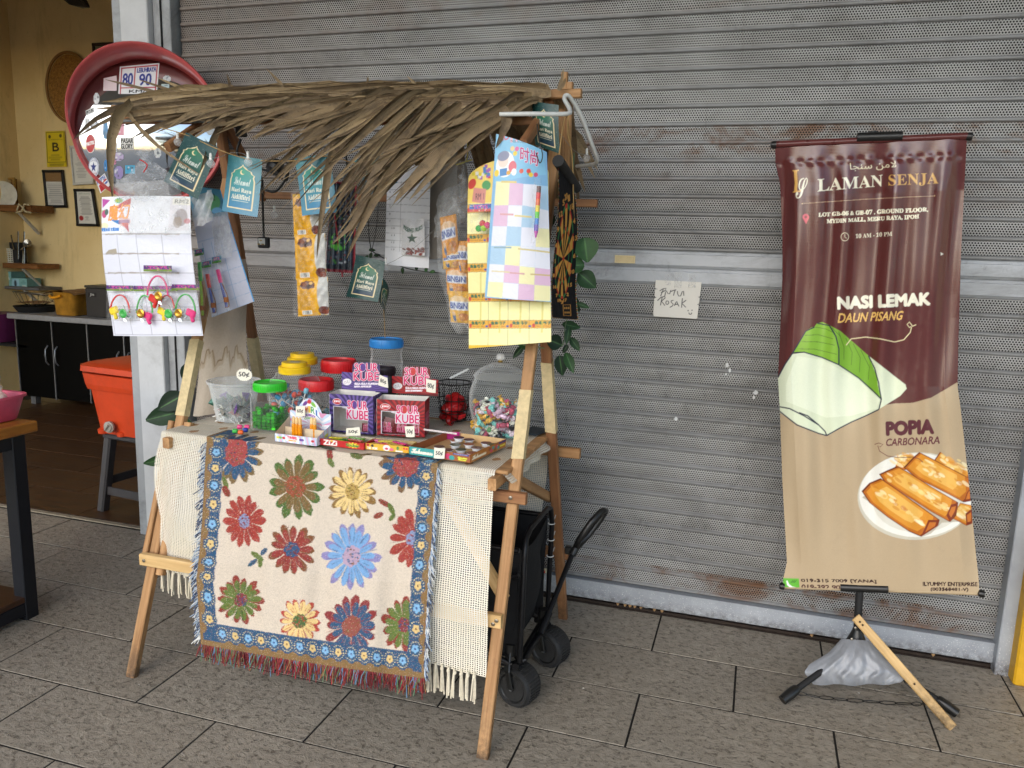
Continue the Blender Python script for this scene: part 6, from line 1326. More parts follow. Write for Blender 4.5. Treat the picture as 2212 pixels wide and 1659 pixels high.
c.ell(46, 28, 28, 20, 'eef0f4'); c.ell(38, 10, 6, 5, '6a3a8a'); c.ell(48, 8, 5, 5, 'c2303c'); c.ell(58, 11, 6, 5, '7ab84a')
for ch, x, q in (('T', 24, 'd8303c'), ('W', 34, 'e8803a'), ('I', 46, 'e8c83a'), ('R', 52, '4a9a5a'), ('L', 64, '3a6ab8')): c.text(ch, x, 18, x+(9 if ch not in 'IW' else 4 if ch == 'I' else 11), 32, q, bold=0.05)
c.text('SQUEEZE', 32, 36, 62, 41, '8a5ab0', bold=0.04); c.text('CANDY', 36, 43, 58, 47, '4aa05a', bold=0.04); c.text('30PCS', 78, 40, 94, 46, 'f0f0f4', bold=0.04)
panel('display_back', c, lambda u, v: tuple(P(0, dep, 0)[i]+ex_[i]*W_*u+(np.array((0, 0, 1.0))[i])*((HB+0.045*np.clip(np.sin(np.clip((u-0.18)/0.6, 0, 1)*math.pi), 0, 1)**0.7)*(1-v)) for i in range(3)), PAPER, tw)
b = MB(); RX = axes(ex_); b.box(P(W_/2, dep/2, 0.0015), (W_-0.003, dep-0.003, 0.001), RX); b.box(P(W_/2, dep*0.62, 0.02), (W_-0.003, 0.001, 0.036), RX)
b.add([P(0, 0, 0), P(0, dep, 0), P(0, dep, HB*0.8), P(0, 0, HF)], [(0, 1, 2, 3)]); b.obj('inner_walls', M('kraft_inside', 'd0bfa4', 0.7), tw)
ORT = M('orange_tube', 'e09018', 0.2, var=0.3, scale=160); CAP = clear('amber_cap', (0.95, 0.75, 0.4), 0.08, 0.45)
for i, (x, y) in enumerate(((0.040, 0.045), (0.053, 0.043), (0.067, 0.040), (0.097, 0.06), (0.109, 0.058))):
    if x > W_: x = W_*0.9
    q = P(x, y, 0.003); t = thing('candy_tube', ('orange squeeze candy tube, ' + ['first', 'second', 'third', 'fourth', 'last'][i] + ' from the tub end of the striped tray'), 'candy tube', tuple(q), 'orange candy tubes in the striped tray')
    b = MB(); b.lathe([(0.0055, 0), (0.0066, 0.004), (0.0066, 0.045), (0.0055, 0.050)], q, 14); b.obj('tube', ORT, t, True); b = MB(); b.lathe([(0.0055, 0.049), (0.0055, 0.066), (0.003, 0.072), (0.001, 0.073)], q, 14); b.obj('cap', CAP, t, True)
price('price_tag', 'price tag reading 60 cents on the striped candy tray', '60¢', [(639, 877), (659, 877), (659, 899), (639, 898)], float(P(0, dep-0.006, 0)[1])-0.012)
# ---- low trays at the table edge
def tray(lab, c4, dep, h, front_cv, wallcol, incol, side_cv=None, right=None):
    bl, br = atz(*c4[0], TR), atz(*c4[1], TR); ex_ = br-bl; W_ = np.linalg.norm(ex_); ex_ = ex_/W_; ey_ = np.array([-ex_[1], ex_[0], 0]) if right is None else None
    if right is not None: ey_ = atz(*right, TR)-br; dep = np.linalg.norm(ey_); ey_ = ey_/dep
    P = lambda x, y, z: bl+ex_*x+ey_*y+np.array((0, 0, z)); t = thing('sweet_tray', lab, 'candy box', tuple(P(W_/2, dep/2, 0)))
    panel('front', front_cv, quadfn([P(0, -0.0008, h), P(W_, -0.0008, h), P(W_, -0.0008, 0), P(0, -0.0008, 0)]), PAPER, t)
    if side_cv is not None: panel('side', side_cv, quadfn([P(W_+0.0008, 0, h), P(W_+0.0008, dep, h), P(W_+0.0008, dep, 0), P(W_+0.0008, 0, 0)]), PAPER, t)
    m1 = M('tray_'+wallcol, wallcol, 0.5); m2 = M('tray_in_'+incol, incol, 0.6); b = MB(); th = 0.0012
    def wall(a, b_, z0, z1, mm):
        a, b_ = np.array(a), np.array(b_); b.cur = mm; n_ = np.cross(b_-a, (0, 0, 1)); n_ = n_/np.linalg.norm(n_)*th
        vs = [a+(0, 0, z0), b_+(0, 0, z0), b_+(0, 0, z1), a+(0, 0, z1)]; b.add([v for v in vs]+[v+n_ for v in vs], [(0, 1, 2, 3), (7, 6, 5, 4), (0, 4, 5, 1), (1, 5, 6, 2), (2, 6, 7, 3), (3, 7, 4, 0)])
    wall(P(0, 0, 0), P(0, dep, 0), 0, h, 0); wall(P(0, dep, 0), P(W_, dep, 0), 0, h, 1); wall(P(W_, dep, 0), P(W_, 0, 0), 0, h, 0); wall(P(W_, 0.0003, 0), P(0, 0.0003, 0), 0, h-0.001, 0)
    b.cur = 1; b.add([P(0, 0, 0.001), P(W_, 0, 0.001), P(W_, dep, 0.001), P(0, dep, 0.001)], [(0, 1, 2, 3)]); b.obj('walls', [m1, m2], t); return t, P, W_, dep
c = Cv(76, 18, 'b81c20', W=100, H=18); c.text('ZiZi', 13, 3, 42, 15, 'f2efe8', bold=0.06); c.ell(31, 4, 2.4, 2, 'e8c83a')
P_ = []
for k in range(20): a = 6.283*k/20; r = 1 if k % 2 else 0.5; P_.append((76+16*r*math.cos(a), 9+8.5*r*math.sin(a)))
c.poly(P_, 'e8d23a'); c.text('Sticker', 62, 5.5, 90, 12.5, '3a7a3c', bold=0.05)
t, P, W_, dep = tray('red cardboard tray of flat green sticker sweets next to the striped tray', [(687, 960), (786, 972)], 0.075, 0.021, c, 'b81c20', 'cbbfa6')
GS = [M('gs_'+h_, h_, 0.2, var=0.5, scale=160) for h_ in ('5f9a2c', '9ab84a', 'c8b83a', '3f6a2a', 'a8503c')]
def strip(t, P, x, y, z, w_, d_, a, m, nm='sweet_strip'): b = MB(); ex2 = P(1, 0, 0)-P(0, 0, 0); b.box(P(x, y, z), (w_, d_, 0.004), axes(ex2*math.cos(a)+np.array((-ex2[1], ex2[0], 0))*math.sin(a)), 0.0008); b.obj(nm, m, t)
for i in range(16): strip(t, P, W_*rnd.uniform(0.25, 0.78), dep*rnd.uniform(0.2, 0.8), 0.005+0.0011*i, 0.055, 0.014, rnd.uniform(-0.4, 0.4), GS[i % 5])
crumple(lambda u, v: P(W_*(0.1+0.8*u), dep*(0.1+0.8*v), 0.027), 12, 8, 0.004, 51).obj('film', FILM, t, True, 180)
price('price_tag', 'curled price tag reading 50 cents standing in the red sticker tray', '50¢', [(748, 925), (777, 922), (779, 941), (747, 941)], float(P(0, dep*0.85, 0)[1]))
c = Cv(70, 18, 'd8b03a', W=100, H=18); c.text('TIK TOK', 6, 10, 30, 16, 'f0e8d8', bold=0.05); c.ell(8, 5, 3.4, 4, 'c2303c'); c.ell(18, 6, 3, 4, '2b2b30')
c.ell(50, 9, 8, 8, 'e8e4ea'); c.ell(50, 11, 4, 3, 'c23a5a'); c.ell(61, 12, 5, 4, 'd86a8a'); c.ell(75, 7, 3, 5, '4a8a4a'); c.ell(92, 9, 7.5, 8, 'e8a82c'); c.ell(89, 6.5, 2.4, 2.6, 'd8304a'); c.ell(95, 6.5, 2.4, 2.6, 'd8304a'); c.rect(70, 13, 86, 17, 'ece8e0')
t, P, W_, dep = tray('yellow emoji-printed tray of pink sweets in front of the red carton', [(788, 970), (883, 979)], 0.07, 0.02, c, 'd8b03a', 'c8b078')
PS = [M('ps_'+h_, h_, 0.2, var=0.5, scale=160) for h_ in ('c22a6a', 'd83a4a', 'b8983a', 'd86a9a', 'e0c84a')]
for i in range(16): strip(t, P, W_*rnd.uniform(0.25, 0.78), dep*rnd.uniform(0.2, 0.8), 0.005+0.0011*i, 0.055, 0.013, rnd.uniform(-0.4, 0.4), PS[i % 5])
crumple(lambda u, v: P(W_*(0.1+0.8*u), dep*(0.1+0.8*v), 0.028), 12, 8, 0.004, 52).obj('film', FILM, t, True, 180)
price('price_tag', 'price tag reading 50 cents leaning on the red carton', '50¢', [(874, 921), (895, 920), (896, 944), (877, 944)], float(P(0, dep*0.6, 0)[1]))
c = Cv(96, 22, '3f9a98', W=100, H=18); c.text(script('Kokomass'), 4, 3, 39, 14, 'f0ead8', bold=0.05); c.rect(56, 0, 100, 18, '9a5a34'); c.ell(64, 10, 5, 6, 'c83a6a'); c.ell(70, 12, 4.5, 5, '3a9a9a'); c.rect(72, 1.5, 97, 5, '2a3a8a'); c.text('Smooth & Creamy', 74, 2.2, 95, 4.4, 'f0eef0'); c.text('Chocolate', 80, 8, 94, 11.4, 'd8e04a', bold=0.06); c.text('Flavour', 81, 12, 93, 15, 'd8e04a', bold=0.06)
c2 = Cv(60, 20, 'b0702c', W=100, H=20); c2.text(script('Kokomass'), 5, 5, 42, 15, 'f0e8d0', bold=0.05)
for k in range(6): c2.ell(52+k*5, 8+(k % 2)*5, 3.4, 4, ['8a4a2c', 'c83a6a', '3a9a9a'][k % 3])
c2.rect(78, 2, 98, 6, '3a3a8a'); c2.text('Smooth', 82, 9, 96, 14, 'e8d84a', bold=0.05)
t, P, W_, dep = tray('teal and brown pudding tray with a magenta lining at the table corner', [(884.5, 981), (1016, 1000)], 0.08, 0.025, c, '9a5a34', 'c9a878', c2, right=(1092, 964.5))
b = MB(); b.add([P(0.001, 0.001, 0.002), P(0.001, dep*0.95, 0.002), P(0.001, dep*0.95, 0.026), P(0.001, 0.001, 0.024), P(0.045, dep*0.97, 0.002), P(0.045, dep*0.97, 0.03)], [(0, 1, 2, 3), (1, 4, 5, 2)]); b.obj('lining', M('magenta_card', 'b0207a', 0.5), t)
CUPW = M('cup_white', 'dfe3e8', 0.3); FO = [M('cupfoil_'+h_, h_, 0.3, 0.35, var=0.4, scale=120) for h_ in ('7a4a3a', 'a8603c', '5a5a3c', '6a3a4a')]
cn = 0
for fx, fy, z in ((0.30, 0.30, 0), (0.30, 0.72, 0), (0.44, 0.50, 0), (0.46, 0.85, 0), (0.50, 0.20, 0), (0.60, 0.62, 0), (0.66, 0.30, 0), (0.78, 0.80, 0), (0.80, 0.50, 0), (0.90, 0.22, 0), (0.92, 0.75, 0), (0.40, 0.66, 0.014)):
    x, y = W_*fx, dep*fy
    q = P(x, y, 0.003+z); cup = thing('pudding_cup', 'white pudding cup with brown foil lid, '+['by the magenta lining', 'behind that one', 'mid near row', 'behind the stacked cup', 'against the front wall', 'mid tray', 'near the front corner', 'at the far edge', 'beside the side wall', 'in the front outer corner', 'in the back outer corner', 'stacked on another'][cn]+' of the pudding tray', 'pudding cup', tuple(q), 'pudding cups in the corner tray')
    b = MB(); b.lathe([(0.010, 0), (0.0125, 0.002), (0.0145, 0.012), (0.0175, 0.0125), (0.0175, 0.0135)], q, 18); b.obj('cup', CUPW, cup, True, 40); b = MB(); b.lathe([(0.0172, 0.0136), (0.0172, 0.0144), (0.001, 0.0148)], q, 18); b.obj('foil_lid', FO[cn % 4], cup); cn += 1
price('price_tag', 'price tag reading 50 cents stuck on the pudding tray front', '50¢', [(938, 967), (962, 968), (960, 991), (937, 990)], float(P(W_*0.45, 0, 0)[1])-0.012)
for i in range(6):
    sw = ['first', 'second', 'third', 'fourth', 'fifth', 'last'][i]
    A = P(-0.01+0.012*i, dep*0.85, 0.03); b = MB(); b.bar(A, A+np.array((-0.055, -0.008, 0.004)), 0.004, 0.0012); o = b.obj('mini_spoon', clear('spoon_plastic', (0.95, 0.9, 0.9), 0.1, 0.5)); tag(o, 'clear mini spoon on the magenta lining, '+sw+' counted from the red carton', 'spoon', 'mini spoons on the pudding tray')
# ---- candy sachet and dark folder
sc2 = thing('candy_sachet', 'small clear sachet of four neon candies beside the green-lidded jar', 'candies', tuple(atz(520, 930, TR)))
for x, y, m in ((508, 931, GRN), (520, 934, ORG), (530, 929, BLU), (534, 922, PNK), (518, 922, PNK)): b = MB(); b.lathe([(0.006, -0.008), (0.0075, -0.006), (0.0075, 0.006), (0.006, 0.008)], atz(x, y, TR+0.008), 8, (1, 0.4, 0)); b.obj('candy', m, sc2, True)
q = atz(520, 930, TR); crumple(lambda u, v: (q[0]-0.04+0.085*u, q[1]-0.02+0.06*v, TR+0.017-0.016*(2*abs(u-0.5))**2), 12, 8, 0.004, 61).obj('sachet', FILM, sc2, True, 180)
b = MB(); q = atz(1160, 934, T0); b.box(q+np.array((-0.01, 0, 0.004)), (0.07, 0.10, 0.006), rotz(-0.25)); tag(b.obj('dark_booklet', M('teal_black_cover', '26313a', 0.5)), 'dark booklet lying behind the glass jar', 'booklet')
# ================================================================== BANNER, SIGN, MIRROR, WAGON
C3, C4, C5, C23 = crop(3000, 450, 1096, 1732), crop(3000, 1200, 1096, 1515), crop(2900, 2250, 1196, 2212), crop(2300, 950, 600, 2212)
BLt = np.array([(1674.7, 310), (1674.7, 352), (1685, 397), (1690, 516), (1690, 602), (1685, 721), (1680.5, 816), (1684.5, 882), (1690, 1039), (1700, 1214), (1692, 1250), (1692, 1268)]); BRt = np.array([(2089, 291), (2086.5, 342), (2081, 448), (2076, 550), (2073, 653), (2071, 726), (2068.5, 835), (2075, 882), (2092.7, 1039), (2108, 1195), (2114, 1250), (2115.4, 1281)])
def edge(E_, y): return np.interp(y, E_[:, 1], E_[:, 0])
def ban_uv(P):
    x, y = P[:, 0], P[:, 1]; t = (y-305)/965
    for _ in range(6):
        yl = 310+958*t; yr = 291+990*t; xl_, xr_ = edge(BLt, yl), edge(BRt, yr); u = (x-xl_)/(xr_-xl_); yy = yl+(yr-yl)*u; t = t+(y-yy)/965
    return np.stack([u, t], 1)
MAR, TANB, CRM, GLD = '5b2b2a', 'b5a082', 'efe9d2', 'd9a85c'
c = Cv(330, 740, MAR); c.fn = ban_uv; c.crop(*C4)
c.poly([(1300, 400), (1160, 445), (1100, 482), (1000, 540), (900, 568), (800, 572), (600, 600), (100, 560), (60, 1000), (60, 1800), (1400, 1800)], TANB)
# spring rolls on a plate
c.poly([(920+325*math.cos(a), 1083+242*math.sin(a)-40*math.cos(a)*0.2) for a in np.linspace(0, 6.283, 48)], 'c9c4b4'); c.poly([(922+318*math.cos(a), 1078+232*math.sin(a)) for a in np.linspace(0, 6.283, 48)], 'e9e7df'); c.ell(930, 1120, 250, 165, 'd3cfc2', 0.8); c.poly([(620, 1090), (760, 1180), (950, 1310), (1000, 1290), (1060, 1230), (1240, 1220), (1100, 1180), (700, 1040)], 'a89c86', 0.7)
def roll(P, hi, end=None):
    P = np.array(P, float); m = P.mean(0); c.poly(P, '6e3210'); c.poly(m+(P-m)*0.95, 'b8661a'); c.poly(m+(P-m)*0.86+np.array((-3, -7)), 'd58e2c'); c.poly(m+(P-m)*0.62+np.array((-5, -14)), 'e8b85c', 0.8); q = random.Random(int(m[0]))
    A, B_ = np.array(hi[0], float), np.array(hi[1], float)
    for k in range(34):
        f = q.random(); p = A+(B_-A)*f+np.array((q.gauss(0, 22), q.gauss(0, 14))); c.ell(p[0], p[1], q.uniform(10, 30), q.uniform(5, 12), q.choice(['f0d48c', 'f8ebc0', 'e0a443', 'c87a22']), 0.6, rot=0.55, n=10, wob=0.2)
    if end is not None: c.poly(end, '7a2e12'); c.poly(np.array(end).mean(0)+(np.array(end)-np.array(end).mean(0))*0.6, 'c2702a')
roll([(800, 925), (838, 856), (885, 858), (925, 872), (860, 940), (820, 930)], ((830, 880), (880, 890)))
roll([(1015, 888), (1050, 838), (1100, 882), (1215, 962), (1215, 1010), (1100, 940)], ((1060, 870), (1190, 960)))
roll([(1115, 1205), (1160, 1120), (1230, 1135), (1228, 1235), (1195, 1247)], ((1150, 1170), (1210, 1200)), [(1190, 1180), (1228, 1150), (1226, 1235), (1195, 1245)])
roll([(848, 925), (900, 870), (935, 840), (1010, 878), (1215, 985), (1222, 1080), (1180, 1118), (1090, 1070), (920, 985)], ((930, 890), (1180, 1040)), [(1195, 1070), (1224, 1020), (1222, 1110), (1182, 1118)])
roll([(713, 962), (760, 940), (812, 918), (865, 945), (1000, 1030), (1150, 1118), (1140, 1190), (1105, 1227), (1010, 1175), (860, 1080), (740, 1000)], ((780, 960), (1100, 1160)), [(1085, 1190), (1110, 1130), (1150, 1120), (1140, 1165), (1105, 1226)])
roll([(617, 1056), (660, 1010), (722, 984), (790, 1030), (930, 1130), (1048, 1214), (1040, 1245), (945, 1308), (880, 1280), (760, 1200), (660, 1120)], ((690, 1040), (960, 1240)), [(945, 1306), (985, 1215), (1046, 1215), (1035, 1250)])
# leaf-wrapped rice
OUT = '2a3040'
c.poly([(100, 520), (155, 430), (230, 300), (300, 290), (400, 320), (490, 360), (600, 430), (720, 545), (727, 580), (712, 605), (640, 640), (500, 705), (440, 746), (410, 749), (380, 735), (270, 690), (165, 622), (100, 600)], 'd7dfc4')
c.poly([(200, 470), (260, 310), (400, 330), (600, 440), (715, 550), (700, 600), (560, 640), (420, 650), (200, 560)], 'e3ead2')
c.poly([(655, 308), (860, 468), (866, 490), (830, 530), (715, 602), (727, 560), (700, 430)], 'dbe3c8')
c.poly([(238, 292), (310, 172), (340, 152), (358, 148), (372, 128), (400, 122), (432, 136), (500, 172), (655, 308), (700, 420), (724, 545), (600, 432), (490, 357), (400, 320), (300, 290)], '86b53c'); c.poly([(440, 140), (500, 175), (655, 310), (700, 420), (722, 540), (600, 430), (492, 352), (485, 240)], '7aab34')
for P in ([(238, 292), (300, 288), (400, 318), (490, 357), (600, 430), (670, 492), (724, 546)], [(440, 142), (475, 200), (492, 270), (492, 355)], [(655, 308), (690, 380), (712, 460), (726, 548), (712, 605)], [(238, 292), (310, 172), (358, 150)], [(155, 430), (195, 355), (238, 292)], [(100, 590), (165, 615), (260, 690), (380, 737), (425, 749)], [(425, 749), (500, 706), (560, 675), (640, 640), (712, 605)], [(165, 590), (220, 600), (300, 640), (380, 690), (415, 725), (425, 748)], [(272, 622), (320, 640), (380, 690)], [(372, 128), (440, 142), (470, 190)]): c.line(P, 7, OUT)
for P in ([(270, 270), (360, 272), (480, 300)], [(285, 230), (380, 232), (470, 250)], [(305, 195), (380, 192), (460, 215)], [(362, 150), (420, 160), (460, 180)], [(490, 175), (520, 260), (520, 330)], [(530, 210), (565, 290), (560, 360)], [(570, 240), (610, 320), (605, 400)], [(612, 275), (660, 370), (655, 440)], [(455, 155), (500, 200)]): c.line(P, 2.5, '3f5a2a')
c.line([(532, 250), (560, 215), (640, 205), (720, 215), (800, 232), (850, 220), (885, 180), (895, 140), (880, 122), (868, 135), (880, 152), (918, 137)], 5, 'e9dcb0')
c.line([(688, 798), (712, 790), (735, 798), (720, 812), (706, 804), (716, 835), (760, 862), (820, 870), (900, 868), (935, 878), (955, 896)], 4, '6a3a3a')
c.text('POPIA', 0, 0, 0, 0, '5a2a32', bold=0.17, quad=[(755, 677), (1012, 662), (1012, 735), (757, 746)]); c.text('CARBONARA', 0, 0, 0, 0, '6a3a3e', bold=0.012, shear=0.02, quad=[(750, 768), (1047, 752), (1047, 794), (750, 807)])
c.poly([(180, 1536), (272, 1538), (276, 1596), (180, 1592)], '5fae38'); c.line([(205, 1550), (212, 1572), (232, 1588), (252, 1590)], [7, 12, 12, 7], 'f0f2ea')
for k in range(3): c.line([(228+k*9, 1562), (240+k*9, 1548)], 3, '2a4a2a')
c.text('019-315 7009 [YANA]', 0, 0, 0, 0, '3a2420', bold=0.03, shear=-0.01, quad=[(287, 1540), (700, 1545), (700, 1566), (287, 1562)]); c.text('019-392 90', 0, 0, 0, 0, '4a2a2a', bold=0.03, quad=[(287, 1572), (498, 1576), (498, 1600), (287, 1596)])
c.text('ILYUMMY ENTERPRISE', 0, 0, 0, 0, '3a2420', bold=0.025, quad=[(955, 1557), (1255, 1560), (1255, 1581), (955, 1578)]); c.text('(003568481-V)', 0, 0, 0, 0, '3a2420', bold=0.025, quad=[(998, 1588), (1205, 1590), (1205, 1612), (998, 1610)])
c.crop(*C3)
c.text('\ufe8e\ufea0\ufee8\ufeb3 \ufee6\ufee3\ufefb', 0, 0, 0, 0, 'e9dfc0', quad=[(632, 322), (922, 306), (925, 360), (632, 376)])
c.text(serif('L'), 0, 0, 0, 0, GLD, quad=[(270, 366), (340, 362), (340, 500), (272, 508)]); c.text(script('S'), 0, 0, 0, 0, CRM, quad=[(290, 418), (366, 414), (366, 540), (290, 546)])
c.text(serif('LAMAN'), 0, 0, 0, 0, CRM, quad=[(428, 422), (838, 394), (838, 468), (428, 502)]); c.text(serif('SENJA'), 0, 0, 0, 0, GLD, quad=[(875, 396), (1190, 380), (1190, 460), (875, 472)])
c.line([(332, 577), (750, 548), (1165, 528)], 3.0, 'c9a88a'); c.ell(332, 577, 4, 4, 'd9b88a'); c.ell(1165, 528, 4, 4, 'd9b88a')
c.text(serif('LOT GB-06 & GB-07 , GROUND FLOOR,'), 0, 0, 0, 0, CRM, bold=0.01, quad=[(435, 634), (1123, 600), (1123, 630), (435, 663)]); c.text(serif('MYDIN MALL, MERU RAYA, IPOH'), 0, 0, 0, 0, CRM, bold=0.01, quad=[(487, 677), (1067, 646), (1067, 674), (487, 705)])
c.ell(354, 662, 21, 20, 'd8556a'); c.poly([(334, 668), (374, 668), (356, 706)], 'd8556a'); c.ell(354, 662, 8, 8, '7a3038')
c.ell(600, 787, 26, 27, 'e9dcc0'); c.ell(600, 787, 22.5, 23.5, MAR); c.line([(600, 770), (600, 788), (612, 797)], 3, 'e9dcc0'); c.text(serif('10 AM - 10 PM'), 0, 0, 0, 0, CRM, quad=[(668, 769), (897, 754), (897, 781), (668, 796)])
c.text('NASI LEMAK', 0, 0, 0, 0, 'f2eedb', bold=0.15, quad=[(556, 1170), (1135, 1142), (1135, 1214), (558, 1242)]); c.text('DAUN PISANG', 0, 0, 0, 0, 'e3b768', bold=0.015, shear=0.03, quad=[(553, 1272), (960, 1256), (956, 1310), (556, 1330)])
c.poly([(1203, 884), (1222, 896), (1205, 905)], 'f0ece4')
g = np.random.RandomState(3); c.a *= 1+0.015*g.randn(c.ny, c.nx, 1)
bn = thing('banner_stand', 'maroon and tan food banner on a black T-shaped stand before the shutter', 'banner', tuple(atz(1870, 1480, 0)))
BY = 2.72
def ban_fn(u, v):
    yl = 310+958*v; yr = 291+990*v; X = edge(BLt, yl)*(1-u)+edge(BRt, yr)*u; Yp = yl*(1-u)+yr*u
    Dd = CR*((X-IW/2)/FPX)[..., None]-CU*((Yp-IH/2)/FPX)[..., None]+CF
    amp = np.interp(v, [0, 0.03, 0.12, 0.35, 0.6, 0.85, 1], [0.001, 0.007, 0.020, 0.020, 0.012, 0.009, 0.0])
    off = amp*(0.55*np.sin(u*26+2.5*np.sin(v*3))+0.45*np.sin(u*13+1.0+v*3)+0.35*np.sin(u*47+v*6))+0.004*np.sin(v*22+u*5)*np.interp(v, [0, .4, .6, 1], [0.2, 0.4, 1, 0.3])
    off = off+0.006*np.exp(-((v-0.045)/0.008)**2)*np.sin(u*60)*0.5-0.03*np.interp(np.abs(u-0.5)*2, [0.85, 1], [0, 1])*np.interp(v, [0, 0.1, 0.4, 0.9, 1], [0, 0.6, 1, 0.5, 0])*-1
    k = (BY+off-CAM[1])/Dd[..., 1]; P = CAM+Dd*k[..., None]; return P[..., 0], P[..., 1], P[..., 2]
panel('banner_cloth', c, ban_fn, ink('glossy_vinyl', 0.2, 0.6, weave=0.06, ws=95, dirt=0.12), bn)
VIN = M('maroon_vinyl', MAR, 0.3); VIT = M('tan_vinyl', TANB, 0.35)
b = MB(); b.tube([aty(1676, 312, BY+0.004), aty(2089, 294, BY+0.004)], 0.0105, 14); tb = b.obj('top_bar', VIN, bn, True)
b = MB(); b.tube([aty(1692, 1266, BY+0.013), aty(2116, 1280, BY+0.013)], 0.0095, 14); bb2 = b.obj('bottom_bar', VIT, bn, True)
for x, y, q in ((1671, 313, tb), (2093, 295, tb), (1689, 1266, bb2), (2119, 1282, bb2)):
    p = aty(x, y, BY+0.004); b = MB(); b.lathe([(0.001, -0.010), (0.010, -0.008), (0.0125, 0), (0.012, 0.008), (0.001, 0.010)], p, 12, (1, 0, 0)); b.obj('end_cap', BLK, q, True)
b = MB(); b.tube([aty(1851, 297, BY), aty(1949, 294, BY)], 0.0145, 12); b.tube([aty(1886, 292, BY+0.01), aty(1886, 284, BY+0.012)], 0.011, 10); b.obj('top_clamp', BLK, bn, True)
b = MB(); b.tube([aty(1815, 1268, BY+0.006), aty(1918, 1272, BY+0.006)], 0.0145, 12); b.obj('bottom_clamp', BLK, bn, True)
hub = aty(1850, 1385, 2.73)
b = MB(); b.tube([hub, aty(1857, 1275, BY+0.02)], 0.0125, 14); b.tube([aty(1857, 1275, BY+0.02), aty(1858, 1230, BY+0.05), aty(1884, 330, BY+0.05), aty(1886, 290, BY+0.021)], 0.009, 12); b.obj('pole', BLKM, bn, True)
b = MB(); b.lathe([(0.016, 0.05), (0.022, 0.03), (0.035, 0.0), (0.04, -0.02), (0.03, -0.03)], hub+np.array((0, 0, -0.005)), 14); hb = b.obj('hub', BLK, bn, True)
for x, y in ((1848, 1356), (1840, 1380)): p = aty(x, y, 2.69); b = MB(); b.lathe([(0.005, 0), (0.005, 0.004), (0.002, 0.006)], p, 8, (0, -1, 0)); b.obj('rivet', SCREW, hb, True)
FT = [atz(1692, 1520, 0), atz(2062, 1548, 0), np.array((0.45, 3.0, 0.0))]
for f in FT:
    e = f+np.array((0, 0, 0.016)); d = (hub-e)/np.linalg.norm(hub-e); b = MB(); b.tube([hub+np.array((0, 0, -0.02)), e+d*0.04], 0.0105, 12); lo = b.obj('leg', BLKM, bn, True)
    b = MB(); b.tube([e+d*0.062, e+d*0.055, e+d*0.03, e-d*0.006], [0.0125, 0.0165, 0.018, 0.016], 14); b.obj('rubber_foot', BLK, lo, True)
# water bag slung between the legs
SILB = M('silver_pvc', '84878d', 0.36, 0.1, var=0.12, scale=20, dirt=0.25, bump=0.25, bscale=28)
TOPP = [(860, 566), (960, 572), (1090, 582)]; outl = np.array(D(C5, [(862, 566), (1090, 580), (1392, 830), (1300, 890), (1225, 918), (1080, 930), (930, 946), (780, 942), (650, 905), (588, 800), (690, 735), (780, 650)]))
wbg = thing('water_bag', 'limp silver-grey ballast bag slung on the banner stand legs', 'ballast bag', tuple(aty(1835, 1490, 2.66)))
def bag_pt(u, v, front):
    top = np.array([1817.5+67*u, 1380+4*u]); lft = np.interp(v, [0, 0.35, 0.65, 0.85, 1], [1817, 1790, 1748, 1737, 1756]); rgt = np.interp(v, [0, 0.35, 0.7, 1], [1884, 1922, 1972, 1945]); yl = 1380+np.interp(v, [0, 0.85, 1], [0, 72, 98]); yr = 1384+np.interp(v, [0, 0.7, 1], [0, 72, 92]); yy = yl*(1-u)+yr*u+(3*math.sin(u*math.pi)+2*math.sin(u*17))*v
    bul = math.sin(u*math.pi)**0.6*math.sin(min(1, 0.08+v*0.92)*math.pi)**0.5*0.026+(0.005*math.sin(u*24+v*5)+0.004*math.sin(u*39-v*9+1)*math.sin(v*7+u*3)+0.003*math.sin(u*63+v*11))*v*(1-abs(2*u-1)**3)
    Yb = np.interp(v, [0, 1], [2.70, 2.625]); return aty(lft*(1-u)+rgt*u, yy, Yb-bul if front else Yb+0.012*math.sin(u*math.pi))
b = MB(); b.sheet(lambda u, v: bag_pt(u, v, True), 36, 22); b.obj('front_skin', SILB, wbg, True, 180); b = MB(); b.sheet(lambda u, v: bag_pt(u, v, False), 20, 12); b.obj('rear_skin', SILB, wbg, True, 180)
ch = thing('plastic_chain', 'thin black plastic chain lying between the feet of the banner stand', 'chain', tuple(atz(1880, 1518, 0.0)))
pts = [np.array(q) for q in (aty(1715, 1495, 2.56), atz(1770, 1506, 0.012), atz(1830, 1512, 0.008), atz(1900, 1517, 0.008), atz(1970, 1521, 0.012), aty(2010, 1520, 2.62))]
L = []
for i in range(len(pts)-1):
    for j in range(2): L.append((pts[i]+(pts[i+1]-pts[i])*j/2, pts[i]+(pts[i+1]-pts[i])*(j+1)/2))
for x0, y0, x1, y1 in ((1955, 1474, 1985, 1493), (1985, 1493, 2010, 1508)): L.append((aty(x0, y0, 2.66), aty(x1, y1, 2.64)))
for i, (a, e) in enumerate(L):
    d, A, B_ = frame_of(e-a); m = (a+e)/2; h = np.linalg.norm(e-a)/2*1.1; w_ = 0.006; ax = A if i % 2 else B_; b = MB()
    b.tube([m+d*h*math.cos(t)+ax*w_*math.sin(t) for t in np.linspace(0, 6.283, 19)[:-1]], 0.0014, 5, closed=True); b.obj('link', BLK, ch, True)
A, Bq = aty(1848, 1333, 2.665), atz(2058, 1572, 0.006); b = MB(); b.bar(A, Bq, 0.030, 0.013, (0, -1, 0.6)); stk = b.obj('wooden_batten', PALE); tag(stk, 'loose pale wooden batten leaning on the banner stand', 'batten')
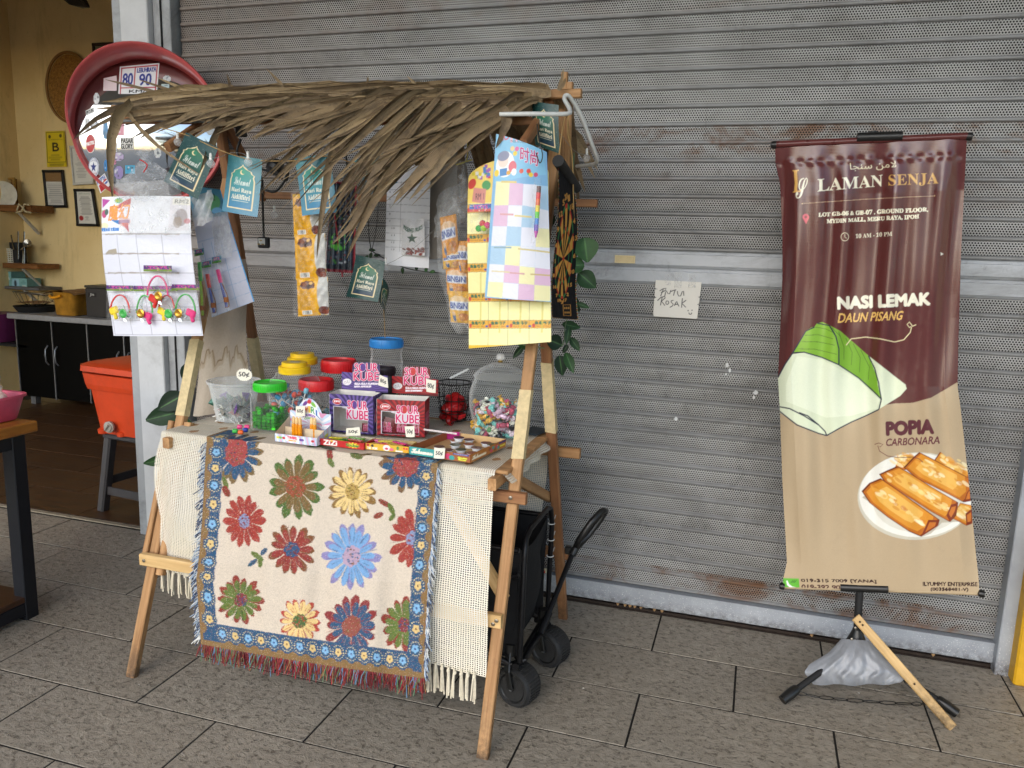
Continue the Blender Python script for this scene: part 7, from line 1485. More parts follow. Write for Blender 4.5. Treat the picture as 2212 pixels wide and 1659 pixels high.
for f in (0.05, 0.08, 0.62): q = A+(Bq-A)*f+np.array((-0.002, -0.008, 0.005)); b = MB(); b.lathe([(0.0035, 0), (0.003, 0.002)], q, 8, (0, -1, 0.6)); b.obj('screw_hole', M('dark_hole', '3a2a1a', 0.8), stk)

# ---- hand-written sign on the shutter
cS = D(C23, [(1190, 626), (1868, 660), (1800, 1202), (1150, 1160)])
c = Cv(110, 92, 'd9d6cf', cS); c.crop(*C23)
INK = '33323a'
for P in ([(1265, 868), (1285, 815), (1305, 768)], [(1250, 792), (1300, 760), (1345, 752), (1335, 785), (1270, 818)], [(1325, 868), (1335, 820), (1348, 788), (1372, 830), (1395, 836), (1415, 780)], [(1412, 802), (1450, 785), (1492, 774)], [(1452, 862), (1464, 815), (1476, 785)], [(1510, 793), (1512, 835), (1530, 868), (1556, 866), (1580, 800), (1598, 795), (1602, 862)],
          [(1262, 1002), (1275, 940), (1288, 884)], [(1218, 934), (1270, 885), (1325, 872), (1332, 892), (1278, 942), (1300, 970), (1327, 1005)], [(1340, 960), (1352, 938), (1375, 940), (1385, 965), (1368, 990), (1345, 985), (1340, 960)], [(1452, 930), (1420, 936), (1418, 955), (1448, 985), (1438, 1010), (1398, 1032)], [(1464, 1008), (1485, 965), (1500, 944), (1512, 980), (1532, 1018)], [(1478, 990), (1520, 986)], [(1582, 898), (1575, 965), (1570, 1036)], [(1636, 928), (1600, 955), (1574, 974), (1600, 1000), (1630, 1032)],
          [(1675, 1108), (1682, 1128), (1697, 1134), (1712, 1126), (1717, 1108)]): c.line(P, 11, INK); c.line([(x+6, y+4) for x, y in P], 4, INK, 0.6)
c.ell(1665, 1080, 8, 11, INK); c.ell(1722, 1075, 8, 10, INK)
cut = [(0.03, 0.24), (0.025, 0.47), (0.985, 0.40), (0.965, 0.60)]
def shole(u, v):
    h = np.zeros(u.shape, bool)
    for a, b_ in cut: h |= (np.abs(v-b_) < 0.022*np.clip(1-np.abs(u-round(a))/0.05, 0, 1)) & (np.abs(u-round(a)) < 0.05)
    return h | ((u < 0.05) & (v > 0.95) & ((u-0.05)**2/0.0025+(v-0.95)**2/0.0025 > 1)) | ((u > 0.95) & (v > 0.95) & ((u-0.95)**2/0.0025+(v-0.95)**2/0.0025 > 1))
sg = thing('paper_sign', 'cream hand-lettered paper sign taped on the shutter', 'sign', tuple(aty(1462, 650, 3.03))); panel('paper', c, quadfn(dq(cS, 3.030), lambda u, v: 0.003*np.sin(u*5)), MATTE, sg, hole=shole)
for x0, y0, x1, y1 in ((1470, 510, 1575, 745), (1675, 540, 1785, 740), (1330, 540, 1420, 705)):
    q = dq(D(C23, [(x0, y0), (x1, y0+6), (x1-6, y1), (x0-8, y1-4)]), (3.028, 3.028, 3.024, 3.024)); b = MB(); b.sheet(lambda u, v: (q[0]*(1-u)+q[1]*u)*(1-v)+(q[3]*(1-u)+q[2]*u)*v, 4, 6); b.obj('tape', film('sticky_tape', (0.95, 0.95, 0.95), 0.16, 0.15, 120), sg, True, 180)

# ---- convex traffic mirror with stickers
mc = aty(322, 283, 2.84); RM_ = 0.290; nrm = np.array((0.47, -0.88, 0.06)); nrm /= np.linalg.norm(nrm); RSPH = 0.78; sc = mc-nrm*math.sqrt(RSPH**2-RM_**2)
_, ma, mb_ = frame_of(nrm, (0, 0, 1))
mir = thing('convex_mirror', 'large round convex mirror with red hood covered in stickers beside the column', 'mirror', tuple(mc-np.array((0, 0, RM_))))
CHR = NT('mirror_chrome'); CHR.base((0.5, 0.51, 0.52), CHR.ramp(CHR.noise(CHR.pos(), 9, 5, 0.7), 0.35, 0.7, 0.02, 0.12), 1.0); CHR = CHR.m
b = MB(); zs = math.sqrt(RSPH**2-RM_**2); b.lathe([(RM_*k/16, math.sqrt(RSPH**2-(RM_*k/16)**2)-zs) for k in range(16, -1, -1)][:-1]+[(0.0005, RSPH-zs)], mc, 72, tuple(nrm)); b.obj('mirror_face', CHR, mir, True, 180)
REDH = M('red_hood_paint', 'c8595a', 0.35, var=0.12, scale=9, dirt=0.1, spec=0.6)
b = MB(); N_ = 72; vs, fs = [], []
for i in range(N_):
    t = 2*math.pi*i/N_; e = ma*math.cos(t)+mb_*math.sin(t); up = max(0.0, math.sin(t+0.15)); dpt = 0.004+0.125*up**0.8; fl = 0.022*up-0.008
    for r, h in ((RM_, -0.03), (RM_-0.002, 0.0), (RM_+0.008+fl*0.25, dpt*0.5), (RM_+0.01+fl, dpt), (RM_+0.018+fl, dpt+0.004), (RM_+0.022+fl, dpt-0.002), (RM_+0.016+fl*0.4, dpt*0.4), (RM_+0.012, -0.03)): vs.append(mc+e*r+nrm*h)
for i in range(N_):
    for k in range(8): fs.append((i*8+k, i*8+(k+1) % 8, ((i+1) % N_)*8+(k+1) % 8, ((i+1) % N_)*8+k))
b.add(vs, fs); b.obj('hood', REDH, mir, True, 60)
b = MB(); b.lathe([(RM_+0.01, -0.03), (RM_*0.8, -0.07), (0.06, -0.09)], mc, 40, tuple(nrm)); b.tube([mc-nrm*0.08, mc-nrm*0.16], 0.03, 14); b.obj('back_shell', REDH, mir, True, 60)
def on_mirror(P):
    P = np.asarray(P, float).reshape(-1, 2); out = []
    d = CR*((P[:, :1]-IW/2)/FPX)-CU*((P[:, 1:]-IH/2)/FPX)+CF; d = d/np.linalg.norm(d, axis=1, keepdims=True); o = CAM-sc; bq = d@o; cq = o@o-(RSPH+0.0012)**2
    return CAM+d*(-bq-np.sqrt(np.maximum(bq*bq-cq, 0)))[:, None]
def sticker(cv_, quad, hole=None):
    Q = np.array(quad, float)
    def fn(u, v):
        XY = ((1-u)*(1-v))[..., None]*Q[0]+(u*(1-v))[..., None]*Q[1]+(u*v)[..., None]*Q[2]+((1-u)*v)[..., None]*Q[3]; P = on_mirror(XY.reshape(-1, 2)).reshape(u.shape+(3,)); return P[..., 0], P[..., 1], P[..., 2]
    panel('sticker', cv_, fn, PAPER, mir, hole)
rnd_hole = lambda u, v: (u-0.5)**2+(v-0.5)**2 > 0.25
def box(cx, cy, w_, h_, tilt=0.0): return [(cx-w_/2, cy-h_/2+tilt*w_/2), (cx+w_/2, cy-h_/2-tilt*w_/2), (cx+w_/2, cy+h_/2-tilt*w_/2), (cx-w_/2, cy+h_/2+tilt*w_/2)]
c = Cv(84, 62, 'dfe0e2', W=100, H=74); c.frame(4, 4, 96, 78, 3, 'b03040'); c.rect(38, 4, 41, 58, 'b03040'); c.rect(4, 56, 96, 59, 'b03040'); c.text('80', 10, 20, 35, 50, '22308a', bold=0.05); c.text('LEBUHRAYA', 45, 9, 92, 20, '22308a', bold=0.04); c.text('90', 52, 24, 82, 52, '22308a', bold=0.05); c.text('KM/J', 28, 63, 74, 72, '22242a', bold=0.04); sticker(c, [(259, 144), (344.5, 136), (339, 203), (255.5, 203)])
sticker(Cv(8, 8, 'd8c4c8'), [(224, 169), (252, 163), (252, 196), (223, 196)])
c = Cv(26, 44, 'e4dede', W=50, H=86); c.ell(25, 43, 22, 40, 'b8202c'); c.text('MATTEL', 6, 36, 44, 50, 'f0ecec', bold=0.05, quad=[(5, 40), (44, 30), (45, 44), (6, 55)]); sticker(c, box(195, 310, 21, 41), rnd_hole)
c = Cv(30, 46, 'e2e4ea', W=60, H=92); c.ell(30, 46, 27, 43, '3a4a8a'); c.ell(30, 46, 24.5, 40, 'e2e4ea'); c.text('CONVERSE', 10, 10, 50, 20, '22307a', arc=0.5); c.text('ALL STAR', 14, 72, 46, 82, 'a03040', arc=-0.5)
P_ = []
for k in range(10): a = -1.571+0.6283*k; r = 1 if k % 2 == 0 else 0.42; P_.append((30+17*r*math.cos(a), 46+25*r*math.sin(a)))
c.poly(P_, '22307a'); sticker(c, box(202, 361, 23, 43), rnd_hole)
c = Cv(34, 44, 'e6e4e6', W=60, H=78); c.text('PEPSI', 4, 6, 52, 26, '2a5ab0', bold=0.06); c.rect(6, 34, 40, 74, 'b82a34'); c.ell(46, 42, 12, 14, 'e8e8ea'); c.poly([(34, 40), (58, 38), (54, 30), (44, 27), (36, 32)], 'b82a34'); c.poly([(35, 46), (58, 44), (54, 54), (44, 56)], '2a4aa0'); sticker(c, [(207, 391), (226, 374), (238, 400), (217, 418)])
c = Cv(26, 16, 'dcdedd', W=60, H=30); c.text('IPOLIK', 6, 6, 54, 24, '2b2b2e', bold=0.04); sticker(c, [(185, 239), (202, 231), (203.5, 242), (186, 250)])
c = Cv(26, 24, 'dfe3ea', W=60, H=56); c.ell(30, 28, 27, 25, '26304a'); c.text('WiFi', 10, 18, 50, 38, 'e8ecf2', bold=0.06); sticker(c, box(203, 269, 17, 20, 0.1), rnd_hole)
c = Cv(44, 38, 'd8d8d4', W=100, H=86); c.text('PASAR', 6, 8, 94, 40, '1d1d20', bold=0.08); c.text('GLORY.', 6, 46, 94, 80, '1d1d20', bold=0.08); sticker(c, box(274.5, 310, 29, 26))
for hx, q, ro in (('d6d8dc', box(208, 212, 13, 26), True), ('3f86b8', box(227, 279, 11, 42), True), ('d890a4', box(258, 277, 19, 32), False), ('b7a8cc', box(255, 338, 24, 19), True), ('9a8cc0', box(256, 372, 20, 30), True), ('4aa8d0', box(281, 366, 21, 18), False), ('2f7fc0', box(228, 357, 8, 26), True), ('d0d4d6', box(188, 268, 9, 26), False), ('cdd3d6', box(455, 277, 24, 29), True), ('b8c4c8', box(418, 282, 40, 26), True), ('c9cfd0', box(360, 170, 18, 15), True), ('cfd4d4', box(388, 198, 26, 14), True), ('bcd0d0', box(357, 188, 17, 13), False), ('d8dcdf', box(340, 330, 16, 22), True), ('d4d6da', box(249, 318, 8, 20), False), ('c27a9a', box(246, 350, 10, 12), True)):
    c = Cv(18, 18, hx, W=30, H=30); q_ = random.Random(hx)
    for k in range(7): c.ell(q_.uniform(5, 25), q_.uniform(5, 25), q_.uniform(1.5, 5), q_.uniform(1.5, 5), q_.choice(['33343a', 'e8e8ea', '6a7a8a', hx]), 0.7, n=8)
    sticker(c, q, rnd_hole if ro else None)

# ---- folding wagon under the table
wg = thing('folding_wagon', 'black folding wagon with fat rubber wheels parked beneath the candy table', 'wagon', (-1.05, 2.4, 0))
RUB = M('black_rubber', '262627', 0.6, bump=0.3, bscale=300); FAB = M('black_fabric', '121214', 0.9, bump=0.25, bscale=400); MTL = M('black_steel', '17171a', 0.4, 0.4)
def wheel(cx, cy, face, r=0.066, w_=0.078):
    f = np.array(face, float); f /= np.linalg.norm(f); c0 = np.array((cx, cy, r)); b = MB()
    b.lathe([(r*0.70, w_/2-0.004), (r*0.74, w_/2), (r*0.90, w_/2), (r*0.98, w_/2-0.008), (r, w_/2-0.018), (r, -w_/2+0.018), (r*0.98, -w_/2+0.008), (r*0.90, -w_/2), (r*0.70, -w_/2)], c0, 48, tuple(f)); wo = b.obj('wheel', RUB, wg, True, 50)
    b = MB()
    for k in range(40):
        a = 6.283*k/40; _, A, B_ = frame_of(f); e = A*math.cos(a)+B_*math.sin(a); tdir = -A*math.sin(a)+B_*math.cos(a)
        for s_ in (-1, 1): b.box(c0+e*(r+0.0008)+f*s_*w_*0.20, (w_*0.30, 0.0045, 0.0035), np.stack([f, tdir*0.9+f*0.35*s_, e], 1))
    b.obj('tread', RUB, wo)
    b = MB(); b.lathe([(r*0.72, w_/2-0.006), (r*0.70, w_/2-0.002), (r*0.66, w_/2-0.004), (r*0.60, w_/2-0.016), (0.016, w_/2-0.020), (0.012, w_/2-0.004), (0.001, w_/2-0.002)], c0, 40, tuple(f)); b.obj('rim', BLK, wo, True, 40)
    b = MB(); b.lathe([(0.007, w_/2), (0.007, w_/2+0.006), (0.004, w_/2+0.009)], c0, 6, tuple(f)); b.obj('axle_bolt', M('bolt_zinc', 'b9bcc0', 0.3, 0.9), wo)
    return c0, f, r, w_
w1 = atz(1113, 1528, 0); w2 = atz(1182, 1442, 0)
for q, fc in ((w1, (-0.34, -0.94, 0)), (w2, (-0.34, -0.94, 0)), ((-1.40, 2.28, 0), (0, -1, 0)), ((-1.40, 2.60, 0), (0, -1, 0))):
    c0, f, r, w_ = wheel(q[0], q[1]+0.03, fc); _, A, B_ = frame_of(f)
    hd = -A if A[0] > 0 else A; b = MB(); e0 = c0+f*(w_/2+0.006); top = c0+np.array((-0.03, 0.0, 0.105)); b.bar(e0, e0+np.array((-0.012, 0, 0.06)), 0.020, 0.007, f); b.bar(e0+np.array((-0.012, 0, 0.055)), top+f*0.012, 0.024, 0.009, f); b.bar(c0-f*(w_/2+0.006), top-f*0.012, 0.02, 0.007, f); b.lathe([(0.018, -0.01), (0.018, 0.03)], top, 12); b.obj('caster_fork', BLK, wg, True, 40)
bx0, bx1, by0, by1, bz0, bz1 = -1.46, -0.640, 2.22, 2.56, 0.165, 0.525
b = MB()
def fab(u, v, side):
    s_ = 0.012*math.sin(u*9+v*4)*math.sin(v*3.14)+0.02*math.sin(v*3.14)*math.sin(u*3.14)
    z = bz0+(bz1-bz0)*v
    if side == 'f': return (bx0+(bx1-bx0)*u, by0-s_+0.02*(1-v), z)
    if side == 'b': return (bx0+(bx1-bx0)*u, by1+s_-0.02*(1-v), z)
    if side == 'r': return (bx1+s_-0.03*(1-v), by0+0.02*(1-v)+(by1-by0-0.04*(1-v))*u, z-0.03*math.sin(u*3.14)*v)
    return (bx0-s_, by0+(by1-by0)*u, z)
for sd_ in 'fbrl': b.sheet(lambda u, v: fab(u, v, sd_), 20, 14)
b.add([(bx0, by0, bz0), (bx1-0.03, by0, bz0), (bx1-0.03, by1, bz0), (bx0, by1, bz0)], [(0, 1, 2, 3)]); b.obj('fabric_tub', FAB, wg, True, 60)
for y in (by0-0.004, by1+0.004):
    for P in ([(bx0, y, bz0-0.02), (bx1-0.01, y, bz0-0.02)], [(bx0, y, bz0-0.02), (bx1, y, bz1-0.08)], [(bx0, y, bz1-0.08), (bx1-0.02, y, bz0-0.02)], [(bx0, y, bz1), (bx1, y, bz1)]): b = MB(); b.tube(P, 0.009, 10); b.obj('frame_tube', MTL, wg, True)
b = MB(); b.tube([(bx1+0.012, by0, bz0-0.01), (bx1+0.016, by0, bz1-0.02), (bx1+0.014, by0+0.02, bz1+0.035), (bx1+0.014, by0+0.06, bz1+0.05), (bx1+0.014, by1-0.06, bz1+0.05), (bx1+0.014, by1-0.02, bz1+0.035), (bx1+0.016, by1, bz1-0.02), (bx1+0.012, by1, bz0-0.01)], 0.009, 10); b.obj('end_hoop', MTL, wg, True, 80)
b = MB(); b.tube([(bx1+0.0, by0-0.01, bz0-0.025), (bx1+0.0, by1+0.01, bz0-0.025)], 0.012, 10); b.tube([(bx1-0.03, by0, 0.13), (bx1+0.02, by0+0.02, 0.15), (bx1+0.02, by1-0.02, 0.15), (bx1-0.03, by1, 0.13)], 0.010, 10); b.obj('axle_beam', MTL, wg, True)
h0, h1, h2 = np.array((bx1+0.03, 2.40, 0.165)), aty(1238, 1192, 2.66), aty(1303, 1103, 2.72)
b = MB(); b.tube([h0, h0+(h1-h0)*0.25], 0.013, 12); b.tube([h0+(h1-h0)*0.2, h1], 0.0095, 12); ho = b.obj('pull_bar', MTL, wg, True, 60)
b = MB(); b.tube([h1-(h1-h0)*0.04, h1+(h2-h1)*0.08], 0.014, 12); b.box(h1+np.array((-0.018, 0, 0.004)), (0.024, 0.02, 0.03), None, 0.004); b.obj('height_clip', BLK, ho, True, 40)
d = (h2-h1); sdv = np.array((0.25, -0.1, -0.12)); sdv = np.cross(d/np.linalg.norm(d), (0.3, 0.9, 0)); sdv /= np.linalg.norm(sdv); dn = d/np.linalg.norm(d); L_ = np.linalg.norm(d); yv = np.array((0.35, 0.93, 0.0))
loop = [h1+dn*0.01, h1+dn*L_*0.35+yv*0.030, h1+dn*L_*0.75+yv*0.038, h1+dn*L_*0.97+yv*0.022, h1+dn*L_, h1+dn*L_*0.97-yv*0.022, h1+dn*L_*0.75-yv*0.038, h1+dn*L_*0.35-yv*0.030]
b = MB(); b.tube(loop+[], 0.012, 12, closed=True); b.obj('grip_loop', BLK, ho, True, 80)
ZT = M('white_zip_tie', 'd8d8d4', 0.4)
for z in (0.50, 0.44, 0.38): b = MB(); b.tube([(bx1+0.014, by1+0.004, z), (bx1+0.018, by1+0.03, z+0.008), (bx1+0.015, by1+0.055, z+0.012)], 0.0014, 5); b.tube([(bx1+0.014+0.012*math.cos(a), by1+0.012*math.sin(a), z) for a in np.linspace(0, 6.28, 13)[:-1]], 0.0016, 5, closed=True); b.obj('zip_tie', ZT, wg, True)
c = Cv(40, 16, 'cfc6a8', W=60, H=24); c.text('XKB', 20, 4, 56, 20, 'b02a2a', bold=0.08); o = panel('red_label', c, quadfn(dq([(1120, 1228), (1182, 1228), (1182, 1252), (1120, 1252)], SY-0.016)), MATTE); tag(o, 'small sticker with red letters low on the shutter behind the wagon', 'sticker')
# ---- bits on the floor
b = MB(); b.lathe([(0.011, 0), (0.013, 0.001), (0.017, 0.017), (0.0185, 0.018), (0.0155, 0.0165), (0.011, 0.002)], atz(1395, 1314, 0.003), 22); tag(b.obj('tiny_cup', clear('cup_plastic', (0.9, 0.93, 0.96), 0.15, 0.5), None, True), 'tiny clear plastic cup dropped at the foot of the shutter', 'cup')
for x, y, s_, wh in ((1258, 1486, 0.007, 'before the wagon wheels'), (1855, 1497, 0.005, 'under the ballast bag'), (2028, 1524, 0.004, 'beside the leaning batten'), (300, 1480, 0.004, 'at the foot of the mirror-side leg')): b = MB(); q = atz(x, y, 0.002); b.add([q+np.array((rnd.uniform(-1, 1), rnd.uniform(-1, 1), rnd.uniform(0, 0.4)))*s_ for _ in range(5)], [(0, 1, 2), (1, 3, 2), (0, 2, 4)]); tag(b.obj('paper_scrap', M('scrap_white', 'd8d6d0', 0.8)), 'tiny scrap of white paper on the tiles '+wh, 'litter', 'paper scraps on the tiles')

# torn bits of old tape and paper left on the shutter
for k, (x, y) in enumerate(((1570, 790), (1577, 800), (1568, 808), (1632, 848), (1628, 858), (1460, 905), (1985, 842))):
    q = aty(x, y, SY-0.0125); b = MB(); b.prism([(rnd.uniform(0.3, 1)*math.cos(a), rnd.uniform(0.3, 1)*math.sin(a)) for a in np.linspace(0, 6.28, 8)[:-1]], q, (rnd.uniform(0.006, 0.014), 0, 0), (0, 0, rnd.uniform(0.006, 0.016)), 0.0006)
    b.obj('paper_remnant', M('old_paper', 'd0d2d4', 0.7), shutter)
# ================================================================== INSIDE THE FOOD SHOP
CK, CL = crop(0, 650, 450, 1066), crop(0, 0, 1024, 2212)
WY = 5.54
DF = M('black_frame', '18171a', 0.4)
def framed(nm, lab, quad, Y, draw, frame=True, fw=0.022, bgc='d6d4cc', fm=None, n=(34, 52)):
    q = dq(quad, Y); t = thing(nm, lab, 'wall notice', tuple(q[3])); c = Cv(n[0], n[1], bgc, W=100, H=140); draw(c)
    panel('sheet', c, quadfn([p+np.array((0, -0.006, 0)) for p in q]), PAPER, t)
    if frame:
        for i in range(4): b = MB(); a, e = q[i], q[(i+1) % 4]; d_ = (e-a)/np.linalg.norm(e-a)*fw/2; b.bar(a-d_+np.array((0, -0.008, 0)), e+d_+np.array((0, -0.008, 0)), fw, 0.02, (0, -1, 0)); b.obj('frame_edge', fm or DF, t)
    return t
def lines(c, y0, y1, n, x0=18, x1=82, col_='6a675f', s=1):
    q = random.Random(s)
    for k in range(n): y = y0+(y1-y0)*k/n; a = q.uniform(0, 14); c.rect(x0+a, y, x1-a, y+1.6, col_, 0.8, n=2)
def d_b(c):
    c.rect(0, 0, 100, 140, 'd8bd1f'); c.frame(4, 4, 96, 122, 2.5, '5a5418'); c.text('SIJIL PEMERINGKATAN', 14, 32, 86, 37, '4a4520'); c.text('B', 34, 46, 66, 78, '2a2618', bold=0.05); lines(c, 90, 118, 6, 10, 80, '5a5424', 2); lines(c, 126, 138, 4, 8, 92, '5a5424', 3); c.ell(22, 22, 7, 7, '5a5424'); c.ell(78, 20, 7, 7, '5a5424')
framed('grade_notice', 'yellow food grade notice with a big letter B on the yellow wall', [(99, 284), (140, 282.5), (145.5, 360), (103, 361)], WY, d_b, False, n=(48, 76))
def d_1(c): c.rect(0, 0, 100, 42, '8a6a44'); c.ell(50, 8, 2, 2, '22201c'); lines(c, 50, 130, 20, 10, 90, '77747a', 4)
framed('framed_permit', 'black framed permit with brown top beneath the yellow notice', [(96, 370), (136, 370), (144, 446), (103.5, 445.5)], WY, d_1)
def d_2(c): c.frame(5, 5, 95, 135, 1.2, '6a6870'); lines(c, 30, 120, 16, 14, 70, '6f6d75', 5)
framed('certificate', 'white bordered certificate partly hidden behind the convex mirror', [(154, 317), (200, 316), (203, 396), (162, 398.5)], WY, d_2, fm=M('white_frame', 'c9c6c0', 0.5), fw=0.014)
def d_3(c): c.text('EduPro Academy', 20, 12, 80, 19, '5a7a5a'); lines(c, 24, 100, 18, 16, 84, '4a484e', 6); c.ell(20, 112, 11, 10, 'a8252c'); lines(c, 106, 122, 4, 36, 62, '6a686e', 7)
framed('framed_certificate', 'black framed certificate with a red seal below the convex mirror', [(164, 411), (201, 411), (213, 486.5), (170, 485.5)], WY, d_3, n=(44, 64))
def d_4(c): c.rect(0, 0, 100, 140, '6b6f58'); c.rect(20, 20, 80, 120, '4a4e40')
framed('framed_picture', 'dark framed picture high on the wall behind the mirror hood', [(204, 97), (276, 93), (278, 200), (208, 200)], WY, d_4, fm=M('dark_wood_frame', '2b1712', 0.4))
# woven tray on the wall
def weave():
    t = NT('woven_bamboo'); w_ = t.attr('wc').outputs['Vector']; br = t.new('TexBrick'); t.l.new(t.scaled(w_, 1, 1, 1), br.inputs['Vector']); br.inputs['Scale'].default_value = 22; br.inputs['Color1'].default_value = (*lin('a8752c'), 1); br.inputs['Color2'].default_value = (*lin('74481a'), 1); br.inputs['Mortar'].default_value = (*lin('4a2c10'), 1); br.inputs['Mortar Size'].default_value = 0.03; br.offset = 0.33
    n = t.noise(w_, 30, 4); c = t.mix(t.ramp(n, 0.35, 0.7, 0, 0.5), br.outputs['Color'], lin('c08f45')); t.base(c, 0.55, 0, 0.3); t.bump(br.outputs['Fac'], 0.5, 0.004); return t.m
WV = weave(); tr_ = thing('woven_tray', 'oval woven bamboo tray hung on the yellow wall beside the mirror', 'tray', tuple(aty(150, 265, WY)))
b = MB(); n = 48; c0 = aty(150, 189, WY-0.03); rx_ = np.linalg.norm(aty(199, 189, WY-0.03)-c0); rz_ = np.linalg.norm(aty(150, 113, WY-0.03)-c0); vs = [c0+np.array((0, 0.02, 0))]; ws = [(0, 0, 0)]
for r in (0.35, 0.7, 0.95):
    for k in range(n): a = 6.283*k/n; x, z = rx_*r*math.cos(a), rz_*r*math.sin(a); vs.append(c0+np.array((x, 0.02-0.02*r*r, z))); ws.append(((x*0.7+z*0.7)*1.6, (z*0.7-x*0.7)*1.6, 0))
fs = [(0, 1+(k+1) % n, 1+k) for k in range(n)]+[(1+r*n+k, 1+r*n+(k+1) % n, 1+(r+1)*n+(k+1) % n, 1+(r+1)*n+k) for r in range(2) for k in range(n)]
b.add(vs, fs, ws); b.obj('woven_face', WV, tr_, True); b = MB(); b.tube([c0+np.array((rx_*math.cos(a), -0.005, rz_*math.sin(a))) for a in np.linspace(0, 6.283, 49)[:-1]], 0.012, 8, closed=True); b.obj('rim', M('cane_rim', '8a6230', 0.6), tr_, True)
# ceiling fan blade reaching into view
fb = aty(194, 16, 4.6); b = MB(); P = [aty(194, 17, 4.6), aty(178, 18, 4.58), aty(150, 10, 4.5), aty(128, -8, 4.4), aty(120, -40, 4.35), aty(150, -40, 4.45), aty(172, -6, 4.55), aty(188, 4, 4.6)]
fan = thing('ceiling_fan', 'dark ceiling fan blade tip at the top of the shop opening', 'fan', tuple(P[4])); b.add([p for p in P]+[p+np.array((0, 0, 0.012)) for p in P], [tuple(range(7, -1, -1)), tuple(range(8, 16))]+[(i, (i+1) % 8, 8+(i+1) % 8, 8+i) for i in range(8)]); b.obj('blade', M('dark_fan', '1a1614', 0.4), fan)
b = MB(); q = (P[4]+P[5])/2; b.tube([q, q+np.array((-0.05, -0.25, 0.02))], 0.02, 8); b.lathe([(0.12, -0.04), (0.13, 0.0), (0.12, 0.05), (0.03, 0.07), (0.03, 0.3)], q+np.array((-0.08, -0.38, 0.02)), 20); b.obj('motor', M('dark_fan', '1a1614', 0.4), fan, True)
# shelves
BRW = wood('brown_shelf_wood', '6a4020', '9a6a3c', 0.5, 40, 2); GSH = M('grey_shelf', '5f5f60', 0.6)
def shelf(lab, x1px, ytop, ybot, mat, depth=0.22):
    p = aty(x1px, ytop, 5.30); q = aty(x1px, ybot, 5.30); h = max(0.02, p[2]-q[2]); t = thing('wall_shelf', lab, 'shelf', (-6.1, 5.4, p[2]-h)); b = MB(); b.bar((-6.29, 5.30+depth/2, p[2]-h/2), (p[0], 5.30+depth/2, p[2]-h/2), depth, h); b.obj('plank', mat, t)
    b = MB(); b.bar((-6.1, 5.52, p[2]-h-0.18), (-6.1, 5.33, p[2]-h-0.002), 0.025, 0.02); b.obj('bracket', M('white_bracket', 'b9b6ae', 0.5), t); return p[2]
z1 = shelf('brown wooden wall shelf carrying a rattan basket', 67, 443, 458, BRW); z2 = shelf('brown wooden wall shelf carrying a white utensil basket', 81, 571, 582, BRW); z3 = shelf('thin grey wall shelf carrying teal boxes', 83, 622, 628, GSH, 0.24)
RAT = M('rattan', 'a8803c', 0.6, var=0.4, scale=80, bump=0.6, bscale=70)
bk = thing('rattan_basket', 'rattan basket standing upright on the top wall shelf', 'basket', tuple(aty(14, 442, 5.42))); q = dq([(-22, 388), (30, 386), (33, 440), (-22, 440)], 5.44); b = MB()
b.sheet(lambda u, v: (q[0]*(1-u)+q[1]*u)*(1-v)+(q[3]*(1-u)+q[2]*u)*v+np.array((0, 0.03*(2*u-1)**2, 0.004*math.sin(u*40)*math.sin(v*30))), 20, 16); b.obj('panel', WV, bk, True); b = MB(); b.tube([q[0], q[1], q[2]], 0.014, 8); b.obj('rim', RAT, bk, True)
CER = M('cream_ceramic', 'cfc8b6', 0.3)
for k, x in enumerate((-4, 8)): b = MB(); b.lathe([(0.03, 0), (0.10, 0.012), (0.125, 0.03), (0.12, 0.032), (0.03, 0.006)], aty(x, 420+k*4, 5.36), 24, (0.4, -0.9, 0.2)); tag(b.obj('plate', CER, None, True), ['pale plate leaning on the rattan basket', 'grey-rimmed plate leaning before the rattan basket'][k], 'plate')
b = MB(); cx = aty(50, 449, 5.28)
for s_ in (-1, 1): b.tube([cx+np.array((s_*0.07, 0, 0.025*s_)), cx+np.array((s_*0.03, -0.01, 0.03)), cx, cx+np.array((-s_*0.02, 0, -0.03)), cx+np.array((-s_*0.08, 0, -0.04))], 0.008, 7)
tag(b.obj('tongs', M('bone_plastic', 'b8ab8a', 0.5), None, True, 80), 'cream plastic tongs clipped on the top wall shelf', 'tongs')
ub = thing('utensil_basket', 'white perforated plastic basket on the middle wall shelf', 'basket', tuple(aty(10, 570, 5.38))); q0 = aty(-25, 570, 5.36); q1 = aty(29, 571, 5.36); zt = aty(29, 538, 5.36)[2]; WPL = M('white_basket', 'c9c5b6', 0.5); b = MB()
for k in range(9): z = q1[2]+(zt-q1[2])*k/8; b.box(((q0[0]+q1[0])/2, 5.36, z), (q1[0]-q0[0], 0.005, 0.008)); b.box((q1[0], 5.43, z), (0.005, 0.14, 0.008))
for k in range(13): x = q0[0]+(q1[0]-q0[0])*k/12; b.box((x, 5.36, (q1[2]+zt)/2), (0.008, 0.0052, zt-q1[2]))
for k in range(6): b.box((q1[0], 5.36+0.14*k/5, (q1[2]+zt)/2), (0.0052, 0.008, zt-q1[2]))
b.box(((q0[0]+q1[0])/2, 5.50, (q1[2]+zt)/2), (q1[0]-q0[0], 0.005, zt-q1[2])); b.obj('lattice', WPL, ub)
SS_ = M('steel', '8b8880', 0.25, 0.9)
ut = thing('utensil_pot', 'dark pot of steel tongs and ladles on the middle wall shelf', 'utensils', tuple(aty(42, 571, 5.4))); p = aty(42, 571, 5.42); b = MB(); b.lathe([(0.06, 0), (0.065, 0.19), (0.06, 0.19), (0.055, 0.01)], p, 18); b.obj('pot', BLKM, ut, True)
